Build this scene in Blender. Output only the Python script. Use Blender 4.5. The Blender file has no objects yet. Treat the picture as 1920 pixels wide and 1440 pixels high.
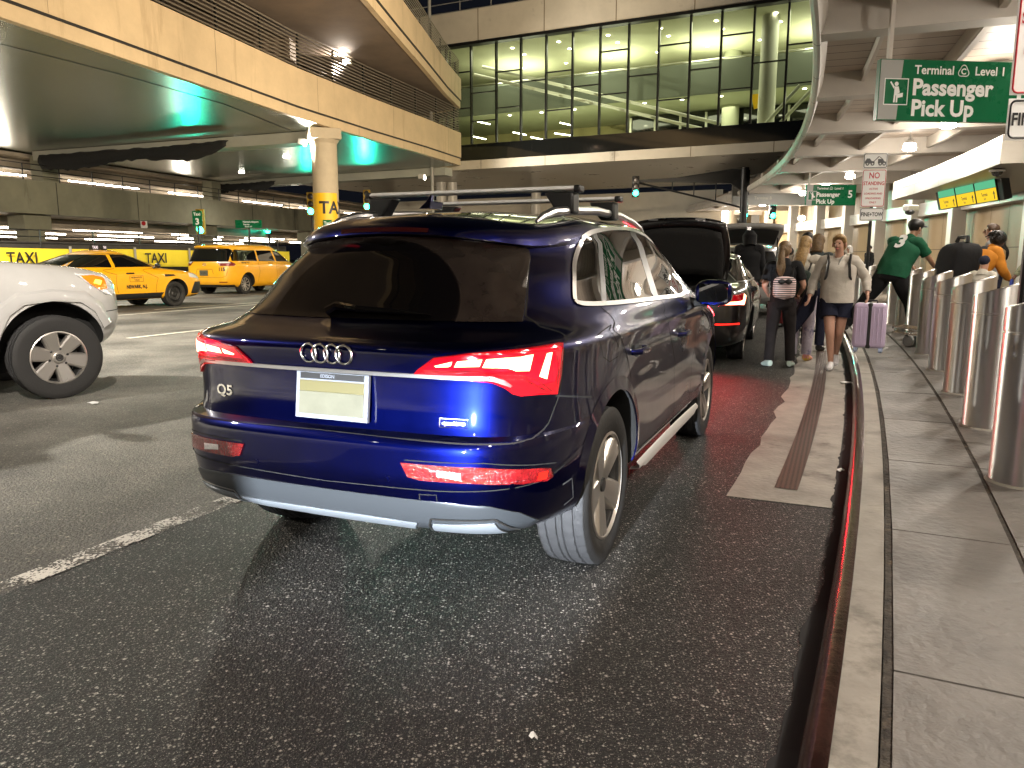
import bpy, bmesh, math, random
import numpy as np
from mathutils import Vector, Matrix, Euler
C = bpy.context.scene.collection
SC = bpy.context.scene
rnd = random.Random(7)
R = math.radians
# ---------------------------------------------------------------- camera
F_PX, PITCH, CAM_H = 1442.0, R(9.3), 1.40
cam_d = bpy.data.cameras.new('camera'); cam = bpy.data.objects.new('camera', cam_d); C.objects.link(cam)
cam.location = (0, 0, CAM_H); cam.rotation_euler = (R(90) - PITCH, 0, 0)
cam_d.sensor_width = 36; cam_d.sensor_fit = 'HORIZONTAL'; cam_d.lens = 36 * F_PX / 1920
cam_d.clip_start = .05; cam_d.clip_end = 2000
SC.camera = cam
# ---------------------------------------------------------------- night sky, exposure
W = bpy.data.worlds.new('World'); SC.world = W; W.use_nodes = True
W.node_tree.nodes['Background'].inputs[0].default_value = (.0035, .004, .006, 1)
W.node_tree.nodes['Background'].inputs[1].default_value = 1.0
SC.view_settings.view_transform = 'Standard'; SC.view_settings.look = 'None'
SC.view_settings.exposure = 0.5; SC.view_settings.gamma = 1.0
cy = SC.cycles
cy.max_bounces = 6; cy.diffuse_bounces = 3; cy.glossy_bounces = 4; cy.transmission_bounces = 4; cy.transparent_max_bounces = 8
cy.caustics_reflective = False; cy.caustics_refractive = False; cy.sample_clamp_indirect = 4.0; cy.sample_clamp_direct = 0
cy.use_light_tree = True
LIGHT = dict(canopy=310, flood=5400, soffit=5200, inside=180, head=7500)   # watts, tuned here
def lamp(name, kind, loc, power, color=(1, .9, .75), size=.1, aim=None, angle=None, blend=.3):
    d = bpy.data.lights.new(name, kind); d.energy = power; d.color = color
    if kind in ('POINT', 'SPOT'): d.shadow_soft_size = size
    if kind == 'AREA': d.size = size
    if kind == 'SPOT': d.spot_size = R(angle or 90); d.spot_blend = blend
    o = bpy.data.objects.new(name, d); C.objects.link(o); o.location = loc
    if aim is not None: o.rotation_euler = (Vector(aim) - Vector(loc)).to_track_quat('-Z', 'Y').to_euler()
    return o
# ---------------------------------------------------------------- where things stand
def ray(px, py):
    a = (px - 960) / F_PX; b = -(py - 720) / F_PX
    return Vector((a, math.cos(PITCH) + b * math.sin(PITCH), -math.sin(PITCH) + b * math.cos(PITCH)))
def at(px, py, z=0.0):            # point at height z seen in that direction
    r = ray(px, py); t = (z - CAM_H) / r.z; return Vector((0, 0, CAM_H)) + r * t
def atY(px, py, Y):               # point at that distance
    r = ray(px, py); return Vector((0, 0, CAM_H)) + r * (Y / r.y)
KR, KF = 115.0, R(26.5)
def K(s, off=0.0, z=0.0):         # the kerb: a long curve; off = metres to the right of its road edge
    f = KF - s / KR
    return Vector((.69 + KR * (math.cos(f) - math.cos(KF)) + off * math.cos(f), 1.73 + KR * (math.sin(KF) - math.sin(f)) - off * math.sin(f), z))
def kyaw(s): return -(KF - s / KR)    # rotation z of something whose +y runs along the kerb
# ---------------------------------------------------------------- mesh helpers
class MB:
    def __init__(s): s.v = []; s.f = []; s.m = []
    def add(s, v, f, mi=0, M=None):
        o = len(s.v)
        s.v += [tuple(M @ Vector(p)) for p in v] if M is not None else [tuple(p) for p in v]
        s.f += [tuple(i + o for i in q) for q in f]; s.m += [mi] * len(f); return s
    def box(s, c, d, mi=0, M=None, rz=0, taper=1.0):
        x, y, z = d[0] / 2, d[1] / 2, d[2] / 2; t = taper
        v = [(-x, -y, -z), (x, -y, -z), (x, y, -z), (-x, y, -z), (-x*t, -y*t, z), (x*t, -y*t, z), (x*t, y*t, z), (-x*t, y*t, z)]
        T = Matrix.Translation(c) @ Matrix.Rotation(rz, 4, 'Z')
        if M is not None: T = M @ T
        return s.add(v, [(0,3,2,1),(4,5,6,7),(0,1,5,4),(1,2,6,5),(2,3,7,6),(3,0,4,7)], mi, T)
    def tube(s, pts, r, n=8, mi=0, M=None, caps=True):
        P = [Vector(p) for p in pts]; rr = r if isinstance(r, (list, tuple)) else [r] * len(P); v = []; f = []
        up = None
        for i, p in enumerate(P):
            t = (P[min(i+1, len(P)-1)] - P[max(i-1, 0)]).normalized()
            if up is None: up = Vector((0,0,1)) if abs(t.z) < .9 else Vector((1,0,0))
            a = t.cross(up).normalized(); b = a.cross(t).normalized(); up = b
            for k in range(n):
                w = 2*math.pi*k/n; v.append(p + a*math.cos(w)*rr[i] + b*math.sin(w)*rr[i])
        for i in range(len(P)-1):
            for k in range(n): f.append((i*n+k, i*n+(k+1)%n, (i+1)*n+(k+1)%n, (i+1)*n+k))
        if caps: f.append(tuple(range(n-1,-1,-1))); f.append(tuple((len(P)-1)*n+k for k in range(n)))
        return s.add(v, f, mi, M)
    def lathe(s, prof, n=24, mi=0, M=None, close=False, caps=True):      # prof: (r, z) about z
        v = []; f = []
        for r, z in prof:
            for k in range(n): w = 2*math.pi*k/n; v.append((r*math.cos(w), r*math.sin(w), z))
        m = len(prof)
        for j in range(m-1 if not close else m):
            for k in range(n): f.append((j*n+k, j*n+(k+1)%n, ((j+1)%m)*n+(k+1)%n, ((j+1)%m)*n+k))
        if not close and caps:
            if prof[0][0] > 1e-4: f.append(tuple(range(n-1,-1,-1)))
            if prof[-1][0] > 1e-4: f.append(tuple((m-1)*n+k for k in range(n)))
        return s.add(v, f, mi, M)
    def prism(s, poly, vec, mi=0, M=None):                    # poly: 3-D points, pushed along vec
        n = len(poly); P = [Vector(p) for p in poly]; w = Vector(vec)
        v = P + [p + w for p in P]
        f = [tuple(range(n-1,-1,-1)), tuple(range(n, 2*n))] + [(i, (i+1)%n, n+(i+1)%n, n+i) for i in range(n)]
        return s.add(v, f, mi, M)
    def sheet(s, rows, mi=0, M=None):                         # rows of points
        n = len(rows[0]); v = [p for r in rows for p in r]
        return s.add(v, [(j*n+i, j*n+i+1, (j+1)*n+i+1, (j+1)*n+i) for j in range(len(rows)-1) for i in range(n-1)], mi, M)
    def ball(s, c, r, mi=0, M=None, nu=12, nv=8):
        rx, ry, rz = r if isinstance(r, (list, tuple)) else (r, r, r); v = []; f = []
        for j in range(nv+1):
            a = math.pi*j/nv
            for i in range(nu):
                w = 2*math.pi*i/nu; v.append((c[0]+rx*math.sin(a)*math.cos(w), c[1]+ry*math.sin(a)*math.sin(w), c[2]-rz*math.cos(a)))
        for j in range(nv):
            for i in range(nu): f.append((j*nu+i, j*nu+(i+1)%nu, (j+1)*nu+(i+1)%nu, (j+1)*nu+i))
        return s.add(v, f, mi, M)
    def build(s, name, mats, parent=None, smooth=True, bevel=0, angle=35, seg=2, fix=False):
        me = bpy.data.meshes.new(name); me.from_pydata([tuple(p) for p in s.v], [], s.f)
        for m in (mats if isinstance(mats, (list, tuple)) else [mats]): me.materials.append(m)
        me.polygons.foreach_set('material_index', s.m)
        if fix:
            b = bmesh.new(); b.from_mesh(me); bmesh.ops.remove_doubles(b, verts=b.verts, dist=1e-5); bmesh.ops.recalc_face_normals(b, faces=b.faces); b.to_mesh(me); b.free()
        if smooth:
            me.polygons.foreach_set('use_smooth', [True]*len(me.polygons)); me.set_sharp_from_angle(angle=R(angle))
        me.update()
        o = bpy.data.objects.new(name, me); C.objects.link(o)
        if parent is not None: o.parent = parent
        if bevel:
            b = o.modifiers.new('bevel', 'BEVEL'); b.width = bevel; b.segments = seg; b.limit_method = 'ANGLE'; b.angle_limit = R(40)
        return o
def tag(o, label=None, cat=None, group=None, kind=None):
    if label: o['label'] = label
    if cat: o['category'] = cat
    if group: o['group'] = group
    if kind: o['kind'] = kind
    return o
def thing(name, label, cat, loc=(0, 0, 0), rz=0, group=None):
    o = bpy.data.objects.new(name, None); C.objects.link(o); o.empty_display_size = .2
    o.location = loc; o.rotation_euler = (0, 0, rz); return tag(o, label, cat, group)
def dup(o, parent=None):
    c = o.copy(); C.objects.link(c)
    if parent is not None: c.parent = parent
    for ch in [x for x in list(bpy.data.objects) if x.parent == o]: dup(ch, c)
    return c
_txt = {}
def text_geo(body, size, bold=0.0, align='CENTER', xs=1.0):
    """letters as flat faces in the xy plane, baseline at y = 0"""
    k = (body, size, bold, align, xs)
    if k not in _txt:
        cu = bpy.data.curves.new('t', 'FONT'); cu.body = body; cu.size = size; cu.offset = bold; cu.align_x = align; cu.resolution_u = 3
        o = bpy.data.objects.new('t', cu); C.objects.link(o)
        bpy.context.view_layer.update()
        me = bpy.data.meshes.new_from_object(o.evaluated_get(bpy.context.evaluated_depsgraph_get()))
        _txt[k] = ([(v.co.x*xs, v.co.y, 0) for v in me.vertices], [tuple(p.vertices) for p in me.polygons])
        bpy.data.objects.remove(o); bpy.data.curves.remove(cu); bpy.data.meshes.remove(me)
    return _txt[k]
def mtext(mb, body, size, M, mi=1, bold=0.0, align='CENTER', xs=1.0):
    v, f = text_geo(body, size, bold, align, xs); mb.add(v, f, mi, M)
def upright(loc, rz=0, tilt=0):    # xy drawing plane -> upright board facing -y (before rz)
    return Matrix.Translation(loc) @ Matrix.Rotation(rz, 4, 'Z') @ Matrix.Rotation(R(90) + tilt, 4, 'X')
# ---------------------------------------------------------------- materials
def mat(name, col, rough=.5, metal=0., spec=.5, coat=0., noise=None, bump=None, emit=None, aniso=0., coords='Object', ior=1.5, wear=None):
    """noise=(scale, amount) varies the colour; bump=(scale, strength); wear=(scale, colour, threshold)"""
    m = bpy.data.materials.new(name); m.use_nodes = True; nt = m.node_tree; N = nt.nodes; L = nt.links; b = N['Principled BSDF']
    I = b.inputs
    I['Base Color'].default_value = (*col, 1); I['Roughness'].default_value = rough; I['Metallic'].default_value = metal
    I['Specular IOR Level'].default_value = spec; I['Coat Weight'].default_value = coat; I['Coat Roughness'].default_value = .03; I['IOR'].default_value = ior
    I['Anisotropic'].default_value = aniso
    if emit: I['Emission Color'].default_value = (*emit[0], 1); I['Emission Strength'].default_value = emit[1]
    if noise or bump or wear:
        tc = N.new('ShaderNodeTexCoord'); src = tc.outputs[coords]
    if noise:
        n = N.new('ShaderNodeTexNoise'); n.inputs['Scale'].default_value = noise[0]; n.inputs['Detail'].default_value = 6; n.inputs['Roughness'].default_value = .65
        L.new(src, n.inputs['Vector'])
        r = N.new('ShaderNodeMapRange'); r.inputs['From Min'].default_value = .3; r.inputs['From Max'].default_value = .7
        r.inputs['To Min'].default_value = 1 - noise[1]; r.inputs['To Max'].default_value = 1 + noise[1]; L.new(n.outputs['Fac'], r.inputs['Value'])
        x = N.new('ShaderNodeMix'); x.data_type = 'RGBA'; x.blend_type = 'MULTIPLY'; x.inputs['Factor'].default_value = 1
        x.inputs['A'].default_value = (*col, 1); L.new(r.outputs['Result'], x.inputs['B']); L.new(x.outputs['Result'], I['Base Color'])
        r2 = N.new('ShaderNodeMapRange'); r2.inputs['To Min'].default_value = max(rough - .1, 0); r2.inputs['To Max'].default_value = min(rough + .1, 1)
        L.new(n.outputs['Fac'], r2.inputs['Value']); L.new(r2.outputs['Result'], I['Roughness'])
    if wear:
        n = N.new('ShaderNodeTexNoise'); n.inputs['Scale'].default_value = wear[0]; n.inputs['Detail'].default_value = 8; n.inputs['Roughness'].default_value = .7
        mp = N.new('ShaderNodeMapping'); mp.inputs['Scale'].default_value = wear[3] if len(wear) > 3 else (1, 1, 1)
        L.new(src, mp.inputs['Vector']); L.new(mp.outputs['Vector'], n.inputs['Vector'])
        r = N.new('ShaderNodeMapRange'); r.inputs['From Min'].default_value = wear[2]; r.inputs['From Max'].default_value = wear[2] + .12; L.new(n.outputs['Fac'], r.inputs['Value'])
        x = N.new('ShaderNodeMix'); x.data_type = 'RGBA'; L.new(r.outputs['Result'], x.inputs['Factor'])
        prev = I['Base Color'].links[0].from_socket if I['Base Color'].links else None
        if prev: L.new(prev, x.inputs['A'])
        else: x.inputs['A'].default_value = (*col, 1)
        x.inputs['B'].default_value = (*wear[1], 1); L.new(x.outputs['Result'], I['Base Color'])
    if bump:
        n = N.new('ShaderNodeTexNoise'); n.inputs['Scale'].default_value = bump[0]; n.inputs['Detail'].default_value = 5; L.new(src, n.inputs['Vector'])
        bp = N.new('ShaderNodeBump'); bp.inputs['Strength'].default_value = bump[1]; bp.inputs['Distance'].default_value = .02
        L.new(n.outputs['Fac'], bp.inputs['Height']); L.new(bp.outputs['Normal'], I['Normal'])
    return m
def emis(name, col, s):
    m = bpy.data.materials.new(name); m.use_nodes = True; nt = m.node_tree; nt.nodes.remove(nt.nodes['Principled BSDF'])
    e = nt.nodes.new('ShaderNodeEmission'); e.inputs[0].default_value = (*col, 1); e.inputs[1].default_value = s
    nt.links.new(e.outputs[0], nt.nodes['Material Output'].inputs[0]); return m
def asphalt(name, base, chip, amount, rough, scale=70, bump=.6, patch=.35):
    """stones of several greys set in dark binder, with broad worn and stained patches"""
    m = bpy.data.materials.new(name); m.use_nodes = True; nt = m.node_tree; N = nt.nodes; L = nt.links; b = N['Principled BSDF']
    tc = N.new('ShaderNodeTexCoord')
    def mr(src, a, c, lo=0., hi=1.): r = N.new('ShaderNodeMapRange'); r.inputs['From Min'].default_value = a; r.inputs['From Max'].default_value = c; r.inputs['To Min'].default_value = lo; r.inputs['To Max'].default_value = hi; L.new(src, r.inputs['Value']); return r.outputs[0]
    def ma(op, a, c): q = N.new('ShaderNodeMath'); q.operation = op; L.new(a, q.inputs[0]); (L.new(c, q.inputs[1]) if not isinstance(c, (int, float)) else setattr(q.inputs[1], 'default_value', c)); return q.outputs[0]
    def stones(sc, thr):
        vo = N.new('ShaderNodeTexVoronoi'); vo.distance = 'MANHATTAN'; vo.inputs['Scale'].default_value = sc; L.new(tc.outputs['Object'], vo.inputs['Vector']); sep = N.new('ShaderNodeSeparateColor'); L.new(vo.outputs['Color'], sep.inputs[0])
        return ma('MULTIPLY', mr(sep.outputs[0], 1 - thr, 1 - thr*.3), mr(vo.outputs['Distance'], .62, .34)), vo.outputs['Distance'], sep.outputs[1]
    s1, d1, c1 = stones(scale, amount); s2, d2, c2 = stones(scale*2.3, amount*1.3); s3, d3, c3 = stones(scale*.62, amount*.12)
    n = N.new('ShaderNodeTexNoise'); n.inputs['Scale'].default_value = 1.1; n.inputs['Detail'].default_value = 8; n.inputs['Roughness'].default_value = .72; L.new(tc.outputs['Object'], n.inputs['Vector'])
    n3 = N.new('ShaderNodeTexNoise'); n3.inputs['Scale'].default_value = .45; n3.inputs['Detail'].default_value = 3; L.new(tc.outputs['Object'], n3.inputs['Vector'])
    tone = ma('MULTIPLY', mr(n.outputs['Fac'], .3, .7, 1 - patch, 1 + patch), mr(n3.outputs['Fac'], .38, .62, .5, 1.35))
    tone = ma('MULTIPLY', tone, mr(c2, 0, 1, .6, 1.4))
    mul = N.new('ShaderNodeMix'); mul.data_type = 'RGBA'; mul.blend_type = 'MULTIPLY'; mul.inputs['Factor'].default_value = 1; mul.inputs['A'].default_value = (*base, 1); L.new(tone, mul.inputs['B'])
    st = ma('MAXIMUM', ma('MAXIMUM', s1, ma('MULTIPLY', s2, .7)), s3); st = ma('MULTIPLY', st, mr(n3.outputs['Fac'], .3, .6, .45, 1.0)); st = ma('MULTIPLY', st, mr(c1, 0, 1, .35, 1.0))
    mx = N.new('ShaderNodeMix'); mx.data_type = 'RGBA'; L.new(st, mx.inputs['Factor']); L.new(mul.outputs['Result'], mx.inputs['A']); mx.inputs['B'].default_value = (*chip, 1); L.new(mx.outputs['Result'], b.inputs['Base Color'])
    b.inputs['Specular IOR Level'].default_value = .32; L.new(mr(n.outputs['Fac'], 0, 1, rough - .15, rough + .15), b.inputs['Roughness'])
    bp = N.new('ShaderNodeBump'); bp.invert = True; bp.inputs['Strength'].default_value = bump; bp.inputs['Distance'].default_value = .006; L.new(ma('ADD', d1, ma('MULTIPLY', d2, .5)), bp.inputs['Height']); L.new(bp.outputs['Normal'], b.inputs['Normal'])
    return m
def glassm(name, tint, refl_rough=0.0, clear=.75, spec=1.5):
    m = bpy.data.materials.new(name); m.use_nodes = True; nt = m.node_tree; N = nt.nodes; L = nt.links; N.remove(N['Principled BSDF'])
    tr = N.new('ShaderNodeBsdfTransparent'); tr.inputs[0].default_value = (*[c*clear for c in tint], 1)
    gl = N.new('ShaderNodeBsdfGlossy'); gl.inputs['Roughness'].default_value = refl_rough
    fr = N.new('ShaderNodeFresnel'); fr.inputs[0].default_value = spec
    mx = N.new('ShaderNodeMixShader'); L.new(fr.outputs[0], mx.inputs[0]); L.new(tr.outputs[0], mx.inputs[1]); L.new(gl.outputs[0], mx.inputs[2])
    L.new(mx.outputs[0], N['Material Output'].inputs[0]); return m
def paint(name, col, metal=.25, rough=.32, flake=0):
    return mat(name, col, rough, metal, .5, 1.0, noise=(2.0, .06))
M = dict(
    asphalt=asphalt('worn asphalt', (.135, .128, .113), (.42, .39, .31), .42, .72, 62, .6),
    asphalt_dark=asphalt('dark damp asphalt', (.0115, .011, .010), (.62, .59, .52), .40, .62, 86, .9, .6),
    ground=mat('ground', (.03, .03, .028), .8, noise=(.3, .3)),
    concrete=mat('gutter concrete', (.27, .25, .215), .7, noise=(3, .28), bump=(30, .25), wear=(1.3, (.1, .09, .075), .56)),
    pave=mat('pavement concrete', (.145, .134, .121), .55, noise=(2.2, .34), bump=(22, .5), wear=(1.0, (.07, .064, .058), .55)),
    joint=mat('joint filler', (.05, .042, .033), .9, noise=(14, .85), bump=(60, 1.0), wear=(6, (.17, .13, .08), .58)),
    steel_edge=mat('rusty kerb steel', (.10, .045, .038), .24, .85, noise=(5, .35), bump=(18, .12), wear=(7, (.3, .28, .26), .62, (1, .15, 1))),
    black_gap=mat('gap shade black', (.006, .006, .006), .9),
    white_line=mat('road paint', (.62, .6, .5), .6, noise=(8, .15), wear=(5, (.06, .056, .05), .6)),
    grate=None,
    steel=mat('brushed steel', (.8, .79, .78), .30, 1.0),
    steel_top=mat('steel cap', (.75, .74, .72), .35, 1.0),
    beige=mat('sand coloured concrete', (.55, .42, .26), .75, noise=(1.1, .1), bump=(35, .35), wear=(1.3, (.42, .31, .185), .56, (1, 1, .14))),
    soffit=mat('soffit panels', (.22, .25, .21), .27, .45),
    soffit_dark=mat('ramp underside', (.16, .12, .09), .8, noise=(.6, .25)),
    col=mat('column concrete', (.42, .35, .25), .75, noise=(1.2, .12), bump=(25, .2)),
    garage=mat('garage concrete', (.19, .185, .135), .8, noise=(.8, .18), bump=(20, .2), wear=(.9, (.09, .08, .06), .62, (1, 1, .2))),
    garage_in=mat('garage interior concrete', (.3, .26, .21), .8, noise=(.6, .2)),
    whitepanel=mat('white cladding', (.5, .475, .43), .4, .1, noise=(1.2, .07)),
    canopy=mat('painted canopy steel', (.5, .455, .4), .5, noise=(.8, .08)),
    deck=mat('canopy deck sheet', (.48, .4, .33), .5, noise=(.9, .1)),
    seam=mat('dark seam', (.02, .018, .016), .8),
    tan=mat('tan wall panel', (.33, .245, .14), .5, noise=(.7, .06)),
    fascia=mat('pale fascia', (.52, .47, .38), .6, noise=(.5, .12), wear=(.6, (.28, .25, .2), .6)),
    blackglass=mat('black glass band', (.006, .007, .007), .06, 0, .8),
    mullion=mat('dark mullion', (.012, .012, .011), .4, .3),
    facade_glass=glassm('facade glass', (.93, 1.0, .86), .0, .9, 1.3),
    inwall=mat('interior wall', (.42, .43, .32), .7), inceil=mat('interior ceiling', (.5, .5, .36), .7, noise=(.5, .05)),
    steelwhite=mat('white steel', (.6, .6, .52), .45),
    black=mat('black plastic', (.012, .012, .012), .45), dkgrey=mat('dark grey plastic', (.045, .047, .05), .5),
    rubber=mat('tyre rubber', (.011, .0105, .01), .7, noise=(12, .2), bump=(60, .1)),
    tread=mat('tyre tread', (.02, .02, .021), .75, noise=(30, .2)),
    void=mat('wheel well', (.004, .004, .004), .9),
    chrome=mat('chrome', (.78, .78, .78), .2, 1.0), satin=mat('satin aluminium', (.62, .61, .6), .28, 1.0),
    alloy=mat('alloy wheel', (.55, .52, .48), .3, .85), alloy_dark=mat('wheel shadow metal', (.05, .05, .05), .5, .6),
    carglass=mat('car glass', (.004, .0042, .004), .015, 0, .9, ior=1.6),
    rearglass=mat('dark rear glass', (.004, .003, .003), .03, 0, .5),
    interior=mat('car interior', (.012, .012, .012), .7),
    redlens=mat('red lens', (.30, .002, .006), .08, 0, .6, 1.0, emit=((1, .0, .012), .10)),
    redlens_off=mat('red reflector', (.15, .004, .006), .12, 0, .6, 1.0, noise=(25, .5), bump=(90, .5)),
    clearlens=mat('clear lens', (.6, .6, .6), .1, 0, .6, 1.0, bump=(90, .6)),
    taillight=emis('tail light', (1, .30, .16), 9), taillight_dim=emis('small red light', (1, .02, .012), 2.2),
    white_lamp=emis('white lamp', (1, .92, .78), 55), tube_lamp=emis('fluorescent tube', (1, .9, .74), 30), down_lamp=emis('downlight', (1, .93, .7), 14),
    green_lamp=emis('green signal', (.02, 1, .55), 26), red_lamp=emis('red signal', (1, .03, .02), 2.5), amber=emis('amber lamp', (1, .33, .03), 7),
    green_sign=mat('green sign', (.004, .12, .045), .28, 0, .25, noise=(1, .04)), sign_white=mat('sign white', (.78, .78, .76), .4), sign_grey=mat('sign grey', (.3, .3, .28), .45),
    sign_red=mat('sign red', (.5, .02, .03), .4), sign_black=mat('sign black', (.012, .012, .012), .45), sign_yellow=mat('sign yellow', (.78, .46, .01), .5),
    banner=mat('yellow banner', (.76, .6, .03), .6, noise=(.8, .08), bump=(2.5, .3)),
    netting=mat('black netting', (.008, .008, .008), .95, bump=(9, 1.0)),
    signal_yellow=mat('signal housing', (.42, .26, .02), .5), pole_dark=mat('dark pole', (.018, .018, .018), .45, .4), pole_grey=mat('grey pole', (.3, .29, .26), .5),
    taxi=paint('taxi yellow', (.74, .36, .006), 0, .35), white_paint=paint('white car paint', (.41, .405, .395), 0, .35), black_paint=paint('black car paint', (.006, .0055, .0055), .2, .3),
    fence_base=mat('dark fence base', (.03, .027, .024), .8, noise=(2, .3)), soffit_beam=mat('white soffit beam', (.34, .34, .29), .45, noise=(.5, .15)),
    soffit_white=mat('pale metal soffit', (.42, .37, .3), .3, .3, noise=(.5, .08)), gallery=mat('gallery front', (.10, .11, .09), .4), inback=mat('interior back wall', (.4, .37, .2), .7, noise=(.3, .1)), grey_band=mat('grey band', (.09, .09, .085), .5), dead_lens=mat('unlit lens', (.03, .02, .02), .3),
    trolley_wheel=mat('grey wheel', (.4, .42, .42), .5), scr_green=emis('screen green', (.10, .42, .22), .9), scr_yellow=emis('screen yellow', (.85, .55, .03), .9), door_light=mat('pale door panel', (.6, .56, .48), .5), blue_paper=mat('blue paper', (.05, .08, .4), .6),
    box_clad=mat('cream box cladding', (.30, .275, .235), .35, .2, noise=(1.5, .12)),
    joint_tan=mat('panel joint', (.16, .12, .075), .7),
    navy=mat('navy blue paint', (.0012, .0026, .044), .34, 1.0, .5, 1.0, noise=(2, .05)), grey_paint=paint('grey car paint', (.08, .08, .085), .5), red_paint=paint('red car paint', (.4, .01, .01), 0),
    leaf=None,
)
def grate_mat():
    m = mat('iron grate', (.07, .042, .03), .5, .6); nt = m.node_tree; N = nt.nodes; L = nt.links; b = N['Principled BSDF']
    tc = N.new('ShaderNodeTexCoord'); br = N.new('ShaderNodeTexBrick'); br.offset = 0; br.inputs['Scale'].default_value = 1
    br.inputs['Brick Width'].default_value = .028; br.inputs['Row Height'].default_value = .028; br.inputs['Mortar Size'].default_value = .008
    br.inputs['Color1'].default_value = (.006, .004, .003, 1); br.inputs['Color2'].default_value = (.006, .004, .003, 1); br.inputs['Mortar'].default_value = (.1, .06, .045, 1)
    mp = N.new('ShaderNodeMapping'); mp.inputs['Rotation'].default_value = (0, 0, R(23)); L.new(tc.outputs['Object'], mp.inputs['Vector']); L.new(mp.outputs[0], br.inputs['Vector'])
    L.new(br.outputs['Color'], b.inputs['Base Color']); bp = N.new('ShaderNodeBump'); bp.inputs['Strength'].default_value = .8; bp.inputs['Distance'].default_value = .01
    L.new(br.outputs['Fac'], bp.inputs['Height']); L.new(bp.outputs[0], b.inputs['Normal']); return m
M['grate'] = grate_mat()

def brushed(m):      # brushed round the post, so lights smear along its height
    nt = m.node_tree; b = nt.nodes['Principled BSDF']; t = nt.nodes.new('ShaderNodeTangent'); t.direction_type = 'RADIAL'; t.axis = 'Z'; nt.links.new(t.outputs[0], b.inputs['Tangent'])
    b.inputs['Anisotropic'].default_value = .9; b.inputs['Roughness'].default_value = .34; b.inputs['Anisotropic Rotation'].default_value = .25
brushed(M['steel'])

def dusty_glass(m):   # road dust on the rear window outside the arc swept by its wiper
    nt = m.node_tree; N = nt.nodes; L = nt.links; b = N['Principled BSDF']; tc = N.new('ShaderNodeTexCoord'); s = N.new('ShaderNodeSeparateXYZ'); L.new(tc.outputs['Object'], s.inputs[0])
    def ma(op, a, c): q = N.new('ShaderNodeMath'); q.operation = op; L.new(a, q.inputs[0]); (L.new(c, q.inputs[1]) if not isinstance(c, (int, float)) else setattr(q.inputs[1], 'default_value', c)); return q.outputs[0]
    x, z = ma('SUBTRACT', s.outputs[0], -.02), ma('SUBTRACT', s.outputs[2], 1.16); d = ma('SQRT', ma('ADD', ma('MULTIPLY', x, x), ma('MULTIPLY', ma('MULTIPLY', z, z), 2.0)), 0.0)
    r = N.new('ShaderNodeMapRange'); r.inputs['From Min'].default_value = .452; r.inputs['From Max'].default_value = .462; L.new(d, r.inputs['Value'])
    n = N.new('ShaderNodeTexNoise'); n.inputs['Scale'].default_value = 14; n.inputs['Detail'].default_value = 5; L.new(tc.outputs['Object'], n.inputs['Vector']); f = ma('MULTIPLY', r.outputs[0], ma('ADD', n.outputs[0], .25))
    c = N.new('ShaderNodeMix'); c.data_type = 'RGBA'; L.new(f, c.inputs['Factor']); c.inputs['A'].default_value = (.003, .0025, .0025, 1); c.inputs['B'].default_value = (.028, .022, .018, 1); L.new(c.outputs['Result'], b.inputs['Base Color'])
    rr = N.new('ShaderNodeMapRange'); rr.inputs['To Min'].default_value = .03; rr.inputs['To Max'].default_value = .22; L.new(f, rr.inputs['Value']); L.new(rr.outputs[0], b.inputs['Roughness'])
dusty_glass(M['rearglass'])
# ---------------------------------------------------------------- ground, road, kerb, pavement
def flat(name, pts, z, m, label=None, kind='structure', nsub=0):
    o = MB().add([(p[0], p[1], z) for p in pts], [tuple(range(len(pts)))]).build(name, m, smooth=False); tag(o, label, kind=kind); return o
def strip(mb, s0, s1, prof, mi=0, n=40, offs=lambda s: 0.0):
    """sweep a profile of (off, z) along the kerb"""
    rows = []
    for i in range(n + 1):
        s = s0 + (s1 - s0) * i / n; rows.append([K(s, o + offs(s), z) for o, z in prof])
    mb.sheet([[r[j] for r in rows] for j in range(len(prof))], mi); return mb
flat('ground', [(-400, -300), (400, -300), (400, 700), (-400, 700)], -.03, M['ground'])
mb = MB(); rows = []
for s in [-20 + i * 2.2 for i in range(51)]:
    k = K(s, -.03); rows.append([Vector((-90 + (k.x - 20) * .2, k.y, 0)), k])
mb.sheet(rows); tag(mb.build('road', M['asphalt'], smooth=False), kind='structure')
# darker, newer asphalt of the lane by the kerb, bounded by the worn white line
def line_off(s): return -2.33 - .004 * s
mb = MB(); a_, b_ = at(0, 1108), at(440, 936); u_ = (b_ - a_).normalized(); q_ = Vector((u_.y, -u_.x, 0))*.05; L1 = [a_ + q_ + u_*(i*.75 - 8) + Vector((0, 0, .004)) for i in range(60)]; R1 = [K(i*.75 - 6.3, -.03, .004) for i in range(60)]
mb.sheet([R1, L1]); tag(mb.build('kerb_lane', M['asphalt_dark'], smooth=False), kind='structure')
mb = MB(); A = []; B = []
for i in range(1500):
    s = -4 + i*.043; w = .055 + .012*math.sin(s*2.3) + .008*math.sin(s*7.1) + rnd.uniform(-.012, .012); A.append(K(s, 0, .0085)); B.append(K(s, -max(w, .02), .0085))
mb.sheet([A, B]); tag(mb.build('gutter_gap', M['black_gap'], smooth=False), kind='structure')  # black ribbon laid flat; the kerb gap's shadow is its colour
# concrete gutter with its trench grate; its road edge is ragged
mb = MB(); L_ = []; R_ = []
for i in range(140):
    s = 2.68 + i * .28; L_.append(K(s - .02, -.64 + .02 * math.sin(i * 1.7) + rnd.uniform(-.022, .022) - .02 * (i == 0), .008)); R_.append(K(s, -.062, .008))
mb.sheet([R_, L_]); tag(mb.build('gutter', M['concrete'], smooth=False), kind='structure')
mb = MB(); strip(mb, 2.95, 36, [(-.40, .012), (-.265, .012)], 0, 60); tag(mb.build('drain_grate', M['grate'], smooth=False), kind='structure')
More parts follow.
